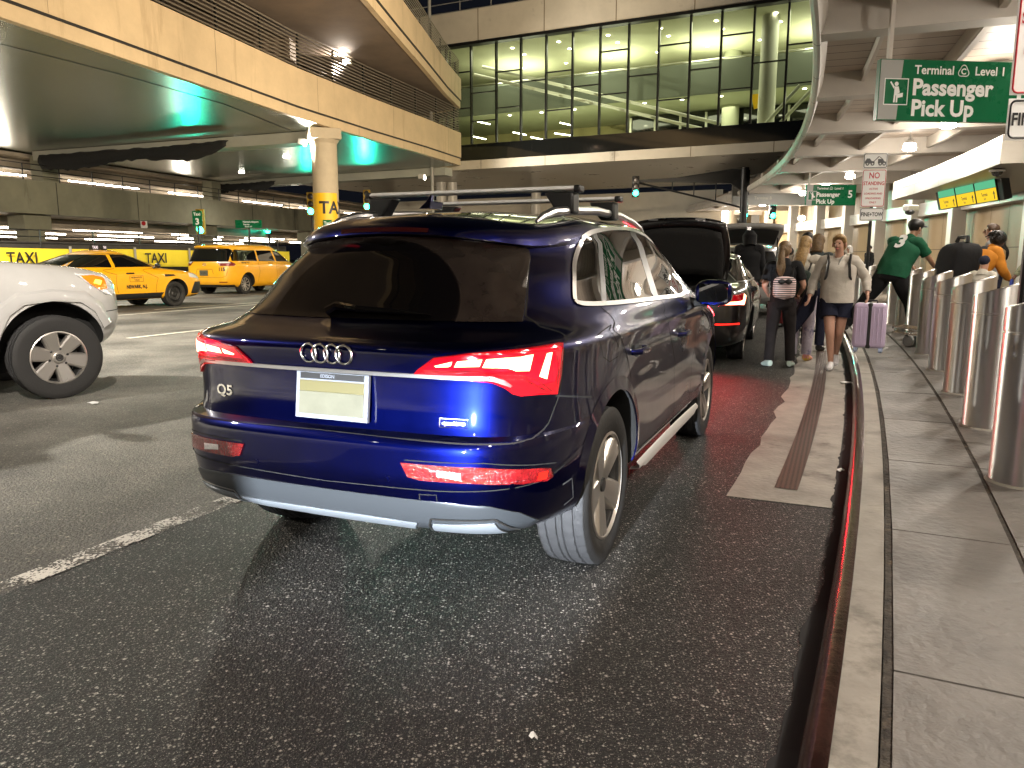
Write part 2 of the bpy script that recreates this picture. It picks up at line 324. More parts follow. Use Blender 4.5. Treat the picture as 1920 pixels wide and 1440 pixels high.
# kerb: rolled steel nose, concrete strip, open joint
mb = MB(); strip(mb, -6, 60, [(-.0, -.02), (.006, .07), (.014, .115), (.028, .14), (.05, .15), (.085, .152)], 0, 90); strip(mb, -6, 60, [(.085, .149), (.195, .149)], 1, 90)
strip(mb, -6, 60, [(.195, .15), (.198, .12), (.226, .12), (.229, .15)], 2, 90); tag(mb.build('kerb', [M['steel_edge'], M['concrete'], M['joint']], angle=60), kind='structure')
# pavement slabs with open joints
mb = MB()
for band, (a, b) in enumerate([(.229, .70), (.725, 8.5)]):
    s = -6.3 + .7 * band * 0
    while s < 60:
        e = s + 1.385; g = .006
        mb.add(*(lambda q: (q, [(0, 1, 2, 3), (0, 4, 5, 1), (1, 5, 6, 2), (2, 6, 7, 3), (3, 7, 4, 0)]))([K(s + g, a, .15), K(e - g, a, .15), K(e - g, b, .15), K(s + g, b, .15), K(s + g, a, .11), K(e - g, a, .11), K(e - g, b, .11), K(s + g, b, .11)]), 0)
        s = e
strip(mb, -6.3, 60, [(.2, .142), (8.6, .142)], 1, 60)
tag(mb.build('pavement', [M['pave'], M['joint']], smooth=False, fix=True), kind='structure')
# road paint
def worn_line(name, pts, w, m):
    P = [Vector((p[0], p[1], 0)) for p in pts]; mb = MB(); A = []; B = []
    for i, p in enumerate(P):
        t = (P[min(i + 1, len(P) - 1)] - P[max(i - 1, 0)]).normalized(); n = Vector((t.y, -t.x, 0)); A.append(p + n * w / 2 + Vector((0, 0, .009))); B.append(p - n * w / 2 + Vector((0, 0, .009)))
    mb.sheet([A, B]); return tag(mb.build(name, m, smooth=False), kind='structure')
def worn_paint():
    m = mat('worn line paint', (.6, .58, .52), .65); nt = m.node_tree; N = nt.nodes; L = nt.links; b = N['Principled BSDF']
    tc = N.new('ShaderNodeTexCoord'); n = N.new('ShaderNodeTexNoise'); n.inputs['Scale'].default_value = 75; n.inputs['Detail'].default_value = 5; L.new(tc.outputs['Object'], n.inputs['Vector'])
    n1 = N.new('ShaderNodeTexNoise'); n1.inputs['Scale'].default_value = 5; n1.inputs['Detail'].default_value = 3; L.new(tc.outputs['Object'], n1.inputs['Vector'])
    a = N.new('ShaderNodeMath'); a.operation = 'MULTIPLY_ADD'; L.new(n1.outputs[0], a.inputs[0]); a.inputs[1].default_value = .8; L.new(n.outputs[0], a.inputs[2])
    r = N.new('ShaderNodeMapRange'); r.inputs['From Min'].default_value = .83; r.inputs['From Max'].default_value = .90; L.new(a.outputs[0], r.inputs['Value'])
    tr = N.new('ShaderNodeBsdfTransparent'); mx = N.new('ShaderNodeMixShader'); L.new(r.outputs[0], mx.inputs[0]); L.new(tr.outputs[0], mx.inputs[2]); L.new(b.outputs[0], mx.inputs[1]); L.new(mx.outputs[0], N['Material Output'].inputs[0]); return m
WP = worn_paint()
a, b = at(0, 1108), at(440, 936); d = (b - a) / 12
worn_line('lane_line', [a + d * i for i in range(-12, 40)], .14, WP)
a, b = at(240, 635), at(412, 616); worn_line('lane_dash', [a + (b - a) * t for t in (0, .33, .66, 1.0, 1.3)], .13, M['white_line'])
a, b = at(220, 592), at(450, 574); worn_line('lane_dash', [a + (b - a) * t for t in (-.9, 0, .5, 1, 1.6)], .13, M['white_line'])
a, b = at(290, 581), at(450, 570); worn_line('lane_dash', [a + (b - a) * t for t in (0, .5, 1, 1.6)], .13, M['white_line'])
# litter and old gum
for px, py, w in ((175, 757, .06), (1586, 719, .07), (1576, 884, .028), (1000, 1385, .016), (1572, 664, .07), (1600, 700, .03)):
    p = at(px, py, .012 if px < 1500 else .012); mb = MB(); V = []
    for k in range(9):
        a_ = 2 * math.pi * k / 9; V.append((p.x + math.cos(a_) * w * rnd.uniform(.5, 1), p.y + math.sin(a_) * w * rnd.uniform(.5, 1), p.z + rnd.uniform(.0, .02)))
    V.append((p.x, p.y, p.z + .025)); mb.add(V, [(k, (k + 1) % 9, 9) for k in range(9)]); o = mb.build('litter', M['sign_white'])
    tag(o, {175: 'pale crumpled scrap of paper on the lane by the white car', 1586: 'white flattened paper in the gutter by the kerb', 1576: 'small white crumpled wrapper against the kerb beside the drain grate', 1000: 'tiny pale scrap on the dark asphalt behind the blue car', 1572: 'white paper scrap on the gutter behind the walking woman', 1600: 'small pale scrap lying by the kerb edge'}[px], 'litter', 'bits of litter on the road')
# ---------------------------------------------------------------- car bodies
class Shell:
    """car body as a stack of rounded plan-view rings; ring = (z, halfwidth, y rear, y front, exponent, bow)"""
    def __init__(s, rings, ym, top, roof_h, flares=(), N=72, crease=None):
        s.R=np.array(rings,float); s.ym=ym; s.top=top; s.rh=roof_h; s.fl=flares; s.N=N; s.cache={}; s.drop=0
        x=s.R[:,0]; m=np.diff(s.R,axis=0)/np.diff(x)[:,None]; s.D=np.zeros_like(s.R); s.D[0],s.D[-1]=m[0],m[-1]      # monotone slopes
        for i in range(1,len(x)-1):
            a,b=m[i-1],m[i]; s.D[i]=np.where(a*b>0,2*a*b/(a+b+1e-12*np.sign(a+b)),0)
    def dz(s,x,y,z):
        if not s.drop: return 0.0
        k=lambda a,b,v: (lambda t:t*t*(3-2*t))(min(max((v-a)/(b-a),0),1))
        return -s.drop*min(abs(x)/.68,1.1)**2.2*k(1.30,1.53,z)*k(.45,-.30,y)
    def par(s,z):
        R=s.R; x=R[:,0]; z=min(max(z,x[0]),x[-1]); k=min(max(int(np.searchsorted(x,z))-1,0),len(x)-2); h=x[k+1]-x[k]; t=(z-x[k])/h; return [float((2*t**3-3*t**2+1)*R[k,i]+(t**3-2*t**2+t)*h*s.D[k,i]+(-2*t**3+3*t**2)*R[k+1,i]+(t**3-t**2)*h*s.D[k+1,i]) for i in range(1,R.shape[1])]
    def poly(s,z):
        k=round(float(z),4)
        if k in s.cache: return s.cache[k]
        W,yr,yf,n,bow=s.par(z)[:5]
        t=np.linspace(0,np.pi,701); t=t-.0*np.sin(2*t)
        c,si=np.cos(t),np.sin(t)
        # finer near centre and corners
        x=W*np.abs(si)**(2/n); y=np.where(c>0, s.ym-(s.ym-yr)*np.abs(c)**(2/n), s.ym+(yf-s.ym)*np.abs(c)**(2/n))
        b=bow*(x/W)**2*np.abs(c)**(2/n); y=y+np.where(c>0,b,-b)
        x0=np.linspace(0,x[1],12)[1:-1]
        x=np.concatenate([[0],x0,x[1:-1],x0[::-1],[0]]); y=np.concatenate([[y[0]],y[0]+(y[1]-y[0])*(x0/x0[-1]) if False else [y[0]], y[0]+bow*(x0/W)**2, y[1:-1], y[-1]-bow*(x0[::-1]/W)**2,[y[-1]]]) if False else np.concatenate([[y[0]], y[0]+bow*(x0/W)**2, y[1:-1], y[-1]-bow*(x0[::-1]/W)**2,[y[-1]]])
        for (yw,za,A,ws,wz) in s.fl:
            x=x+A*np.exp(-((y-yw)/ws)**2-((z-za)/wz)**2)*np.clip(x/W,0,1)**6
        P=np.stack([x,y],1); d=np.linalg.norm(np.diff(P,axis=0),axis=1); S=np.concatenate([[0],np.cumsum(d)])
        a=np.unwrap(np.arctan2(np.diff(P[:,1]),np.diff(P[:,0]))); T=np.concatenate([[0],np.cumsum(np.abs(np.diff(a)))]); T=np.concatenate([T,[T[-1]]])
        s.cache[k]=(x,y,S,S/S[-1]+.55*T/max(T[-1],1e-6)); return s.cache[k]
    def P(s,q,z):
        x,y,S,L=s.poly(z); a,b=np.interp(q,S,x),np.interp(q,S,y); return np.array([a,b,z+s.dz(a,b,z)])
    def sy(s,y,z):   # arc length of a side point
        X,Y,S,L=s.poly(z); return float(np.interp(y,Y,S))
    def sx(s,x,z):   # arc length of a rear point
        X,Y,S,L=s.poly(z); m=len(X)//2; return float(np.interp(x,X[:m],S[:m]))
    def sxf(s,x,z):
        X,Y,S,L=s.poly(z); m=len(X)//2; return float(np.interp(-x,-X[m:],S[m:]))
    def side(s,y,z):
        X,Y,S,L=s.poly(z); return float(np.interp(y,Y,X))
    def rear(s,x,z):
        X,Y,S,L=s.poly(z); m=len(X)//2; return float(np.interp(x,X[:m],Y[:m]))
    def Nrm(s,q,z):
        e=.006; a=s.P(q+e,z)-s.P(max(q-e,0),z); z1,z0=min(z+e,s.top),max(z-e,s.R[0,0]); b=s.P(q,z1)-s.P(q,z0)
        n=np.cross(a,b); n=n/max(np.linalg.norm(n),1e-9); 
        return n
    def roofz(s,f): return s.top+s.rh*(1-f**2.3)
    def mesh(s,dz=.03,K=9):
        zs=sorted(set([round(v,4) for v in s.R[:,0] if v<=s.top]+[s.top])); Z=[zs[0]]
        for a,b in zip(zs,zs[1:]):
            n=max(1,int(np.ceil((b-a)/dz))); Z+=list(np.linspace(a,b,n+1)[1:])
        rings=[]
        for z in Z:
            x,y,S,L=s.poly(z); l=np.linspace(0,L[-1],s.N); px,py=np.interp(l,L,x),np.interp(l,L,y)
            rings.append([(px[i],py[i],z+s.dz(px[i],py[i],z)) for i in range(s.N)]+[(-px[i],py[i],z+s.dz(px[i],py[i],z)) for i in range(s.N-2,0,-1)])
        M=len(rings[0]); V=[]; F=[]
        top=np.array(rings[-1]); cy=s.ym
        for k in range(1,K):
            f=1-k/K; rings.append([(p[0]*f,cy+(p[1]-cy)*f,s.roofz(f)+(p[2]-s.top)*f**1.5) for p in top])
        for r in rings: V+=r
        for j in range(len(rings)-1):
            for i in range(M): F.append((j*M+i,j*M+(i+1)%M,(j+1)*M+(i+1)%M,(j+1)*M+i))
        V.append((0,cy,s.roofz(0))); c=len(V)-1; o=(len(rings)-1)*M
        for i in range(M): F.append((o+i,o+(i+1)%M,c))
        F.append(tuple(range(M-1,-1,-1)))
        return V,F
    def patch(s,poly,off,nr=10,nc=8,flip=False,skirt=.012,mirror=False):
        """poly in (arc,z); filled row by row, laid on the body, lifted by off and given an edge"""
        P=np.array(poly,float); z0,z1=P[:,1].min(),P[:,1].max(); V=[];F=[]
        zz=sorted(set(np.round(np.concatenate([np.linspace(z0,z1,nr),P[:,1]]),4))); 
        keep=[zz[0]]
        for v in zz[1:]:
            if v-keep[-1]>.0015: keep.append(v)
        zz=keep
        for z in zz:
            zc=min(max(z,z0+1e-5),z1-1e-5); xs=[]
            for i in range(len(P)):
                a,b=P[i],P[(i+1)%len(P)]
                if (a[1]-zc)*(b[1]-zc)<=0 and a[1]!=b[1]: xs.append(a[0]+(b[0]-a[0])*(zc-a[1])/(b[1]-a[1]))
            if not xs: xs=[P[0,0]]
            l,r=min(xs),max(xs)
            for c in range(nc+1):
                q=l+(r-l)*c/nc; V.append(s.P(abs(q),z)*np.array([1 if q>=0 else -1,1,1])+s.Nrm(abs(q),z)*np.array([1 if q>=0 else -1,1,1])*off)
        n=nc+1;m=len(zz)
        for j in range(m-1):
            for c in range(nc): F.append((j*n+c,j*n+c+1,(j+1)*n+c+1,(j+1)*n+c))
        if skirt:
            B=[c for c in range(n)]+[j*n+nc for j in range(1,m)]+[(m-1)*n+c for c in range(nc-1,-1,-1)]+[j*n for j in range(m-2,0,-1)]
            o=len(V); cen=s.ym
            for b in B:
                v=np.array(V[b]); d=np.array([v[0]*.9,(v[1]-cen),0]); w=np.array([np.sign(v[0])*(abs(v[0])/1.0)**8,np.sign(v[1]-cen)*(abs(v[1]-cen)/2.3)**2,0]); w=w/max(np.linalg.norm(w),1e-6)
                V.append(v-w*skirt)
            k=len(B)
            for i in range(k): F.append((B[i],o+i,o+(i+1)%k,B[(i+1)%k]))
        V=[tuple(v) for v in V]
        if mirror: V=[(-a,b,c) for a,b,c in V]; F=[f[::-1] for f in F]
        return V,F
    def line(s,pts,w,off=.0025,mirror=False,step=.03):
        """thin strip along a path in (arc,z)"""
        Q=[np.array(pts[0],float)]
        for a,b in zip(pts,pts[1:]):
            a,b=np.array(a,float),np.array(b,float); n=max(1,int(np.linalg.norm(b-a)/step))
            Q+=[a+(b-a)*i/n for i in range(1,n+1)]
        C=[];N=[]
        for q,z in Q:
            sg=1 if q>=0 else -1; m=np.array([sg,1,1]); N.append(s.Nrm(abs(q),z)*m); C.append(s.P(abs(q),z)*m+N[-1]*off)
        V=[];F=[]
        for i in range(len(C)):
            t=C[min(i+1,len(C)-1)]-C[max(i-1,0)]; t=t/max(np.linalg.norm(t),1e-9); b=np.cross(t,N[i]); b/=max(np.linalg.norm(b),1e-9)
            V+=[tuple(C[i]-b*w/2),tuple(C[i]+b*w/2)]
            if i: k=2*i; F.append((k-2,k-1,k+1,k))
        if mirror: V=[(-a,b,c) for a,b,c in V]; F=[f[::-1] for f in F]
        return V,F
def apply_bool(o, cutters):
    for c in cutters:
        b = o.modifiers.new('cut', 'BOOLEAN'); b.operation = 'DIFFERENCE'; b.object = c; b.solver = 'EXACT'; b.material_mode = 'TRANSFER'
    bpy.context.view_layer.update()
    me = bpy.data.meshes.new_from_object(o.evaluated_get(bpy.context.evaluated_depsgraph_get())); o.modifiers.clear(); old = o.data; o.data = me; me.name = old.name; bpy.data.meshes.remove(old)
    for c in cutters: d = c.data; bpy.data.objects.remove(c); bpy.data.meshes.remove(d)
    me.polygons.foreach_set('use_smooth', [True]*len(me.polygons)); me.set_sharp_from_angle(angle=R(38)); me.update()
RX = Matrix.Rotation(R(90), 4, 'Y')
def car_shell(root, S, mats, arches, dz=.03, extra=None, name='body', cutw=.42, K_=9, deform=None):
    """closed body with wheel wells cut out; extra(mb) adds seams with material 2"""
    v, f = S.mesh(dz, K_); mb = MB(); 
    if deform: v = [deform(p) for p in v]
    mb.add(v, f, 0); o = mb.build(name, mats, root, fix=True)
    cut = []
    for (y, z, r) in arches:
        for sgn in (-1, 1):
            c = MB(); n = 40; w = S.par(.6)[0]
            c.lathe([(r*.97, -cutw/2), (r, cutw/2 + .1)], n, 0, Matrix.Translation((sgn*(w - cutw/2 + .08), y, z)) @ Matrix.Rotation(R(90)*sgn, 4, 'Y'))
            cut.append(c.build('cut', mats[1], root, smooth=False, fix=True))
    apply_bool(o, cut); return o
def sp(S, pts): return [(S.sy(y, z), z) for y, z in pts]          # side polygon (y, z) -> (arc, z)
def rp(S, pts): return [(math.copysign(S.sx(abs(x), z), x), z) for x, z in pts]   # rear polygon (x, z)
def fp(S, pts): return [(S.sxf(abs(x), z), z) for x, z in pts]
def lay(root, S, name, polys, m, off=.004, mirror=False, nr=10, nc=10, skirt=.012, deform=None, both=False, angle=50):
    mb = MB(); ms = m if isinstance(m, (list, tuple)) else [m]
    for i, p in enumerate(polys):
        for mi in ([False, True] if both else [mirror]):
            v, f = S.patch(p, off, nr, nc, skirt=skirt, mirror=mi)
            if deform: v = [deform(q) for q in v]
            mb.add(v, f, min(i, len(ms)-1))
    return mb.build(name, ms, root, angle=angle)
def seams(root, S, name, lines, m, w=.006, off=.002, deform=None):
    mb = MB()
    for ln in lines:
        for mi in (False, True):
            v, f = S.line(ln, w, off, mi)
            if deform: v = [deform(q) for q in v]
            mb.add(v, f)
    return mb.build(name, m, root)
def arch_lip(root, S, y0, z0, r, m, w=.05, a0=-12, a1=192, name='wheel_arch', off=.004, flat_=.0):
    for sg in (1, -1):
        mb = MB(); A, B, D = [], [], []
        for i in range(33):
            t = R(a0 + (a1 - a0) * i / 32); 
            def pt(rr, dx): 
                y, z = y0 + rr*math.cos(t), max(z0 + rr*math.sin(t), S.R[0,0] + .005); return (sg*(S.side(y, z) + dx), y, z)
            A.append(pt(r - .004, -.05)); B.append(pt(r - .002, off + .004)); D.append(pt(r + w, off*.4))
        mb.sheet([A, B, D] if sg < 0 else [D, B, A]); mb.build(name, m, root, angle=50)
_wheels = {}
def wheel(root, x, y, Rw, wd, style, name='wheel', rim_r=.7, mats=None, rz=0):
    """wheel > tyre tread is the wheel's own mesh, rim is its child; x > 0 is the right side"""
    key = (style, Rw, wd); sg = 1 if x > 0 else -1
    if key not in _wheels:
        mb = MB(); n = 120; rr = Rw*rim_r
        prof = [(rr, -wd*.42), (rr+.012, -wd*.47), (Rw*.86, -wd*.5), (Rw*.95, -wd*.485), (Rw*.985, -wd*.45)]
        tr = [-.43,-.30,-.285,-.255,-.24,-.09,-.075,-.045,-.03,.03,.045,.075,.09,.24,.255,.285,.30,.43]
        deep = [0,0,1,1,0,0,1,1,0,0,1,1,0,0,1,1,0,0]
        pr = [(r, t, 0, 0) for r, t in prof] + [(Rw - .009*d - .012*(abs(t)/.43)**3*(.6), t*wd, 1, (0 if d else 1)) for t, d in zip(tr, deep)] + [(r, -t, 0, 0) for r, t in prof[::-1]]
        V = []; F = []; MI = []
        for j, (r, t, mi, lug) in enumerate(pr):
            for k in range(n):
                w_ = 2*math.pi*(k + (2.0*t/wd if mi else 0))/n
                q = r - (.005 if lug and abs(t) > .2*wd and k % 3 == 0 else 0) - (.003 if lug and abs(t) < .2*wd and k % 5 == 0 else 0); V.append((q*math.cos(w_), q*math.sin(w_), t))
        for j in range(len(pr)-1):
            for k in range(n): F.append((j*n+k, j*n+(k+1)%n, (j+1)*n+(k+1)%n, (j+1)*n+k)); MI.append(1 if pr[j][2] and pr[j+1][2] else 0)
        mb.v = V; mb.f = F; mb.m = MI
        ty = mb.build('wheel', [M['rubber'], M['tread']], angle=40)
        rb = MB(); h = wd*.5
        rb.lathe([(rr*.97, -h*.9), (rr*.93, -h*.3), (rr*.88, h*.2), (rr*.93, h*.72), (rr*1.02, h*.86)], 64, 1, caps=False); rb.lathe([(rr*1.0, h*.84), (rr*1.03, h*.93), (rr*.985, h*.96), (rr*.955, h*.84)], 64, 0, caps=False); rb.lathe([(rr*.955, h*.84), (rr*.92, h*.3), (rr*.9, -h*.6)], 64, 1, caps=False)
        rb.lathe([(0.02, -h*.05), (rr*.72, -h*.05), (rr*.74, -h*.2)], 40, 1)          # brake disc, in the dark behind the spokes
        rb.lathe([(rr*.9, -h*.6), (0.01, -h*.6)], 32, 2)
        def spoke(a, w0, w1, r0, r1, z0, z1, th=.03, mi=0, skew=0.0):
            M4 = Matrix.Rotation(a, 4, 'Z')
            v = [(r0, -w0/2, z0), (r0, w0/2, z0), (r1, w1/2 + skew, z1), (r1, -w1/2 + skew, z1)]; u = [(p[0], p[1]*.75 + (skew*.25 if p[0] == r1 else 0), p[2] + th*.35) for p in v]; lo = [(p[0], p[1]*1.15, p[2] - th) for p in v]
            rb.add(lo + v + u, [(4,5,1,0),(5,6,2,1),(6,7,3,2),(7,4,0,3),(8,9,5,4),(9,10,6,5),(10,11,7,6),(11,8,4,7),(8,11,10,9)], mi, M4)
        if style == 'five':
            for i in range(5):
                a = 2*math.pi*i/5 + .35
                spoke(a, .10, .075, .035, rr*.97, h*.62, h*.82, .03, 0, .034); spoke(a, .10, .075, .035, rr*.97, h*.62, h*.82, .03, 0, -.034)
                spoke(a, .03, .012, .06, rr*.9, h*.66, h*.74, .02, 1)
            rb.lathe([(.085, h*.4), (.08, h*.68), (.055, h*.72), (.034, h*.70)], 30, 0); rb.lathe([(.034, h*.70), (.032, h*.78), (0.001, h*.79)], 24, 1)
        elif style == 'six':
            for i in range(6):
                a = 2*math.pi*i/6 + R(90)
                spoke(a, .10, .155, .05, rr*.98, h*.66, h*.86, .035); spoke(a, .012, .016, .10, rr*.9, h*.76, h*.93, .004, 0)
                b_ = a + math.pi/6; rb.lathe([(.013, h*.5), (.013, h*.80), (.007, h*.83)], 8, 2, Matrix.Translation((.088*math.cos(b_), .088*math.sin(b_), 0)))
            rb.lathe([(.105, h*.4), (.1, h*.70), (.06, h*.75), (.055, h*.95), (.045, h*1.0), (.001, h*1.0)], 36, 0)
            rb.lathe([(.036, h*1.0), (.034, h*1.03), (.026, h*1.03), (.025, h*1.0)], 24, 1)
        elif style == 'disc':
            rb.lathe([(rr*.9, h*.5), (rr*.75, h*.72), (rr*.4, h*.55), (.06, h*.75), (.001, h*.8)], 40, 2)
            for i in range(8): a = 2*math.pi*i/8; rb.lathe([(.02, h*.5), (.02, h*.70), (.001, h*.71)], 8, 1, Matrix.Translation((rr*.6*math.cos(a), rr*.6*math.sin(a), 0)))
        else:
            for i in range(10): spoke(2*math.pi*i/10, .03, .03, .04, rr*.96, h*.62, h*.8, .02)
            rb.lathe([(.07, h*.4), (.065, h*.7), (.001, h*.72)], 24, 0)
        rm = rb.build('rim', mats or [M['alloy'], M['alloy_dark'], M['black']], ty, angle=30)
        _wheels[key] = (ty, rm); first = True
    else: first = False
    ty0, rm0 = _wheels[key]
    if first: ty, rm = ty0, rm0
    else:
        ty = ty0.copy(); C.objects.link(ty); rm = rm0.copy(); C.objects.link(rm); rm.parent = ty
    ty.parent = root; ty.location = (x, y, Rw - .004); ty.rotation_euler = Euler((0, R(90)*sg, rz), 'XYZ')
    if sg > 0: ty.rotation_euler = (Matrix.Rotation(rz, 3, 'Z') @ Matrix.Rotation(R(90), 3, 'Y') @ Matrix.Rotation(rnd.uniform(0, 1), 3, 'Z')).to_euler()
    else: ty.rotation_euler = (Matrix.Rotation(rz, 3, 'Z') @ Matrix.Rotation(R(-90), 3, 'Y') @ Matrix.Rotation(rnd.uniform(0, 1), 3, 'Z')).to_euler()
    return ty
# ---------------------------------------------------------------- the navy SUV in the middle
Q5_RINGS=[ # z, W, yr, yf, n, bow
(.33,.84,-.70,3.40,6.5,.05),(.36,.90,-.82,3.58,6.8,.05),(.41,.928,-.885,3.66,7,.05),(.50,.94,-.915,3.70,7,.05),(.60,.942,-.93,3.71,7,.05),(.70,.942,-.93,3.71,7,.05),
(.735,.942,-.915,3.70,7,.05),(.742,.942,-.855,3.70,7,.05),(.80,.942,-.845,3.68,7,.05),(.86,.945,-.84,3.65,7,.05),(.95,.95,-.838,3.52,7,.05),(1.0,.952,-.842,3.32,7,.05),(1.05,.95,-.845,3.05,7,.055),
(1.075,.938,-.835,2.95,7,.06),(1.09,.93,-.80,2.90,7,.07),(1.11,.922,-.70,2.85,6.5,.09),(1.15,.905,-.62,2.78,6,.10),(1.20,.873,-.575,2.70,5.6,.10),(1.30,.818,-.50,2.5,5.4,.10),(1.40,.764,-.43,2.26,5.2,.10),(1.49,.716,-.372,2.06,5,.10),
(1.505,.708,-.42,2.03,5,.08),(1.535,.692,-.41,1.98,5,.08),(1.56,.676,-.38,1.92,5,.08),(1.58,.658,-.33,1.86,5,.08)]
def q5shell():
    S=Shell(Q5_RINGS,1.35,1.58,.085,flares=((0,.62,.022,.42,.24),(2.82,.62,.022,.42,.24))); S.drop=.075; return S
def build_q5():
    S = q5shell(); S.N = 90
    root = thing('parked_suv', 'navy blue SUV with roof bars and lit red tail lamps, stopped at the kerb', 'car', (-.40, 3.79, 0), -R(22.9))
    P = M['navy']
    body = car_shell(root, S, [P, M['void']], [(0, .40, .415), (2.82, .40, .415)], dz=.024, K_=14)
    # seams between the panels
    gap = [(1.03,1.105),(1.02,1.08),(.985,.88),(.93,.775),(.885,.735),(.80,.727),(.24,.733),(0,.735)]
    L_ = [gap, [(.66,1.45),(.69,1.3),(.715,1.17),(.80,1.13),(1.02,1.09)],
          [(1.22,1.18),(1.40,1.12),(1.60,1.055),(1.74,.92),(1.80,.83)], [(2.33,1.165),(2.62,1.06),(2.70,.967),(2.90,.8),(2.999,.70),(3.03,.37)],
          [(.962,.877),(1.25,.83)], [(3.60,1.0),(3.62,.8),(3.60,.6),(3.55,.36)], [(1.95,.435),(2.6,.41),(3.3,.40)]]
    seams(body, S, 'panel_gap', L_, M['void'], .007, .0015)
    seams(body, S, 'panel_gap', [[(.385,.655),(.70,.66),(1.02,.62)], [(0,.535),(.5,.545),(.95,.565),(1.08,.60)]], M['void'], .004, .0015)
    f = seams(body, S, 'fuel_door', [[(1.31,1.08),(1.40,1.105),(1.50,1.07),(1.58,1.0),(1.56,.965),(1.44,.955),(1.36,.985),(1.31,1.08)]], M['void'], .005, .0015)
    # shoulder crease, a thin bright edge
    for (y0, a) in ((0, .41), (2.82, .41)): arch_lip(root, S, y0, .40, .415, P, .06, -8, 190)
    # glass
    win = [(-.71,1.148),(.71,1.148),(.705,1.17),(.682,1.30),(.664,1.43),(.645,1.478),(.60,1.497),(0,1.50),(-.60,1.497),(-.645,1.478),(-.664,1.43),(-.682,1.30),(-.705,1.17)]
    w = lay(root, S, 'rear_window', [win], M['rearglass'], .004, nr=24, nc=30)
    lay(w, S, 'brake_light', [[(-.22,1.513),(.22,1.513),(.22,1.53),(-.22,1.53)]], M['brake_dark'], .004, nr=3, nc=12)
    mb = MB()   # wiper
    q = [(-.16,1.175),(-.12,1.2),(.0,1.19),(.15,1.185),(.34,1.175)]
    mb.tube([S.P(abs(a), z)*np.array([1 if a >= 0 else -1, 1, 1]) + np.array([0, -.03, .0]) for a, z in q], [.022, .02, .014, .012, .006], 8)
    mb.build('wiper', M['rearglass'], w)
    # side glass with its bright surround
    dlo = [(.985,1.205),(.97,1.25),(.972,1.40),(1.03,1.482),(1.21,1.52),(1.577,1.555),(2.05,1.568),(2.50,1.53),(2.868,1.376),(3.19,1.155),(2.33,1.172),(1.237,1.192)]
    for _ in range(2): dlo = [tuple(a[k]*(1-t) + b[k]*t for k in (0, 1)) for a, b in zip(dlo, dlo[1:] + dlo[:1]) for t in (.2, .8)]
    def cutp(a0, a1):    # slice of the glass outline between two slanted pillars, by arc at bottom and top
        out = []
        n = len(dlo); ins = lambda p: (p[0] - (a0[0] + (a0[1]-a0[0])*(p[1]-1.17)/.38)) >= 0 and (p[0] - (a1[0] + (a1[1]-a1[0])*(p[1]-1.17)/.38)) <= 0
        def clip(poly, a, keep):
            res = []; g = lambda p: (p[0] - (a[0] + (a[1]-a[0])*(p[1]-1.17)/.38))*keep
            for i in range(len(poly)):
                p, r = poly[i], poly[(i+1) % len(poly)]; gp, gr = g(p), g(r)
                if gp >= 0: res.append(p)
                if (gp < 0) != (gr < 0): t = gp/(gp-gr); res.append((p[0]+(r[0]-p[0])*t, p[1]+(r[1]-p[1])*t))
            return res
        return clip(clip(dlo, a0, 1), a1, -1)
    for mir in (False, True):
        for a0, a1 in (((0,0),(1.225,1.285)), ((1.29,1.35),(2.15,2.03)), ((2.30,2.16),(9,9))):
            lay(root, S, 'side_window', [cutp(a0, a1)], M['carglass'], .003, mir, nr=14, nc=12)
    for mir in (False, True):
        for a0, a1 in (((1.225,1.285),(1.29,1.35)), ((2.15,2.03),(2.30,2.16))): lay(root, S, 'door_pillar', [cutp(a0, a1)], M['pillar'], .004, mir, nr=12, nc=3)
        mb = MB(); mb.add(*S.line(dlo + [dlo[0]], .024, .007, mir, .02)); mb.build('window_surround', M['satin'], root)
    # tail lamps
    lam = [(.385,.968),(.40,.985),(.472,1.035),(.60,1.053),(.97,1.074),(1.0,1.072),(.995,1.03),(.985,.96),(.965,.884),(.775,.894),(.735,.925),(.69,.945),(.5,.96)]
    els = [[(.475,1.005),(.545,1.023),(.54,1.008),(.53,1.003),(.48,1.0)], [(.552,1.003),(.645,1.004),(.657,1.033),(.565,1.025)], [(.657,1.004),(.672,1.034),(.845,1.046),(.828,.988),(.775,.990),(.748,1.004)], [(.905,1.046),(.932,1.048),(.903,.950),(.868,.964)]]
    for mir in (False, True):
        t = lay(root, S, 'tail_lamp', [lam], M['redlens'], .010, mir, nr=22, nc=20, skirt=.02)
        lay(t, S, 'light_glow', [[(.43,.988),(.475,1.03),(.60,1.048),(.95,1.068),(.985,1.06),(.972,.99),(.945,.935),(.86,.93),(.80,.972),(.6,.985)]], M['red_glow'], .0115, mir, nr=10, nc=14, skirt=.002)
        if True: l = lamp('tail_light', 'POINT', (Vector(S.P(.80, 1.0))*1.0 + Vector((0, -.14, .02)) if not mir else Vector(S.P(.80, 1.0)*np.array([-1, 1, 1])) + Vector((0, -.14, .02))), 2.2, (1, .02, .05), .08); l.parent = root
        lay(t, S, 'light_strip', els, M['taillight'], .013, mir, nr=8, nc=8, skirt=.003)
        mb = MB()
        for ln in ([(.41,.975),(.60,.982),(.80,.972),(.865,.945),(.93,.90)], [(.43,.985),(.66,.992)], [(.95,1.06),(.965,1.0),(.955,.92)], [(.60,.968),(.80,.958),(.90,.905)]):
            mb.add(*S.line(ln, .004, .0125, mir))
        mb.build('reflector', M['redlens_off'], t)
    # bright strip under the lamps
    mb = MB()
    v, f_ = S.patch([(-.685,.9545),(.685,.9545),(.70,.970),(-.70,.970)], .012, 5, 40, skirt=.012); mb.add(v, f_)
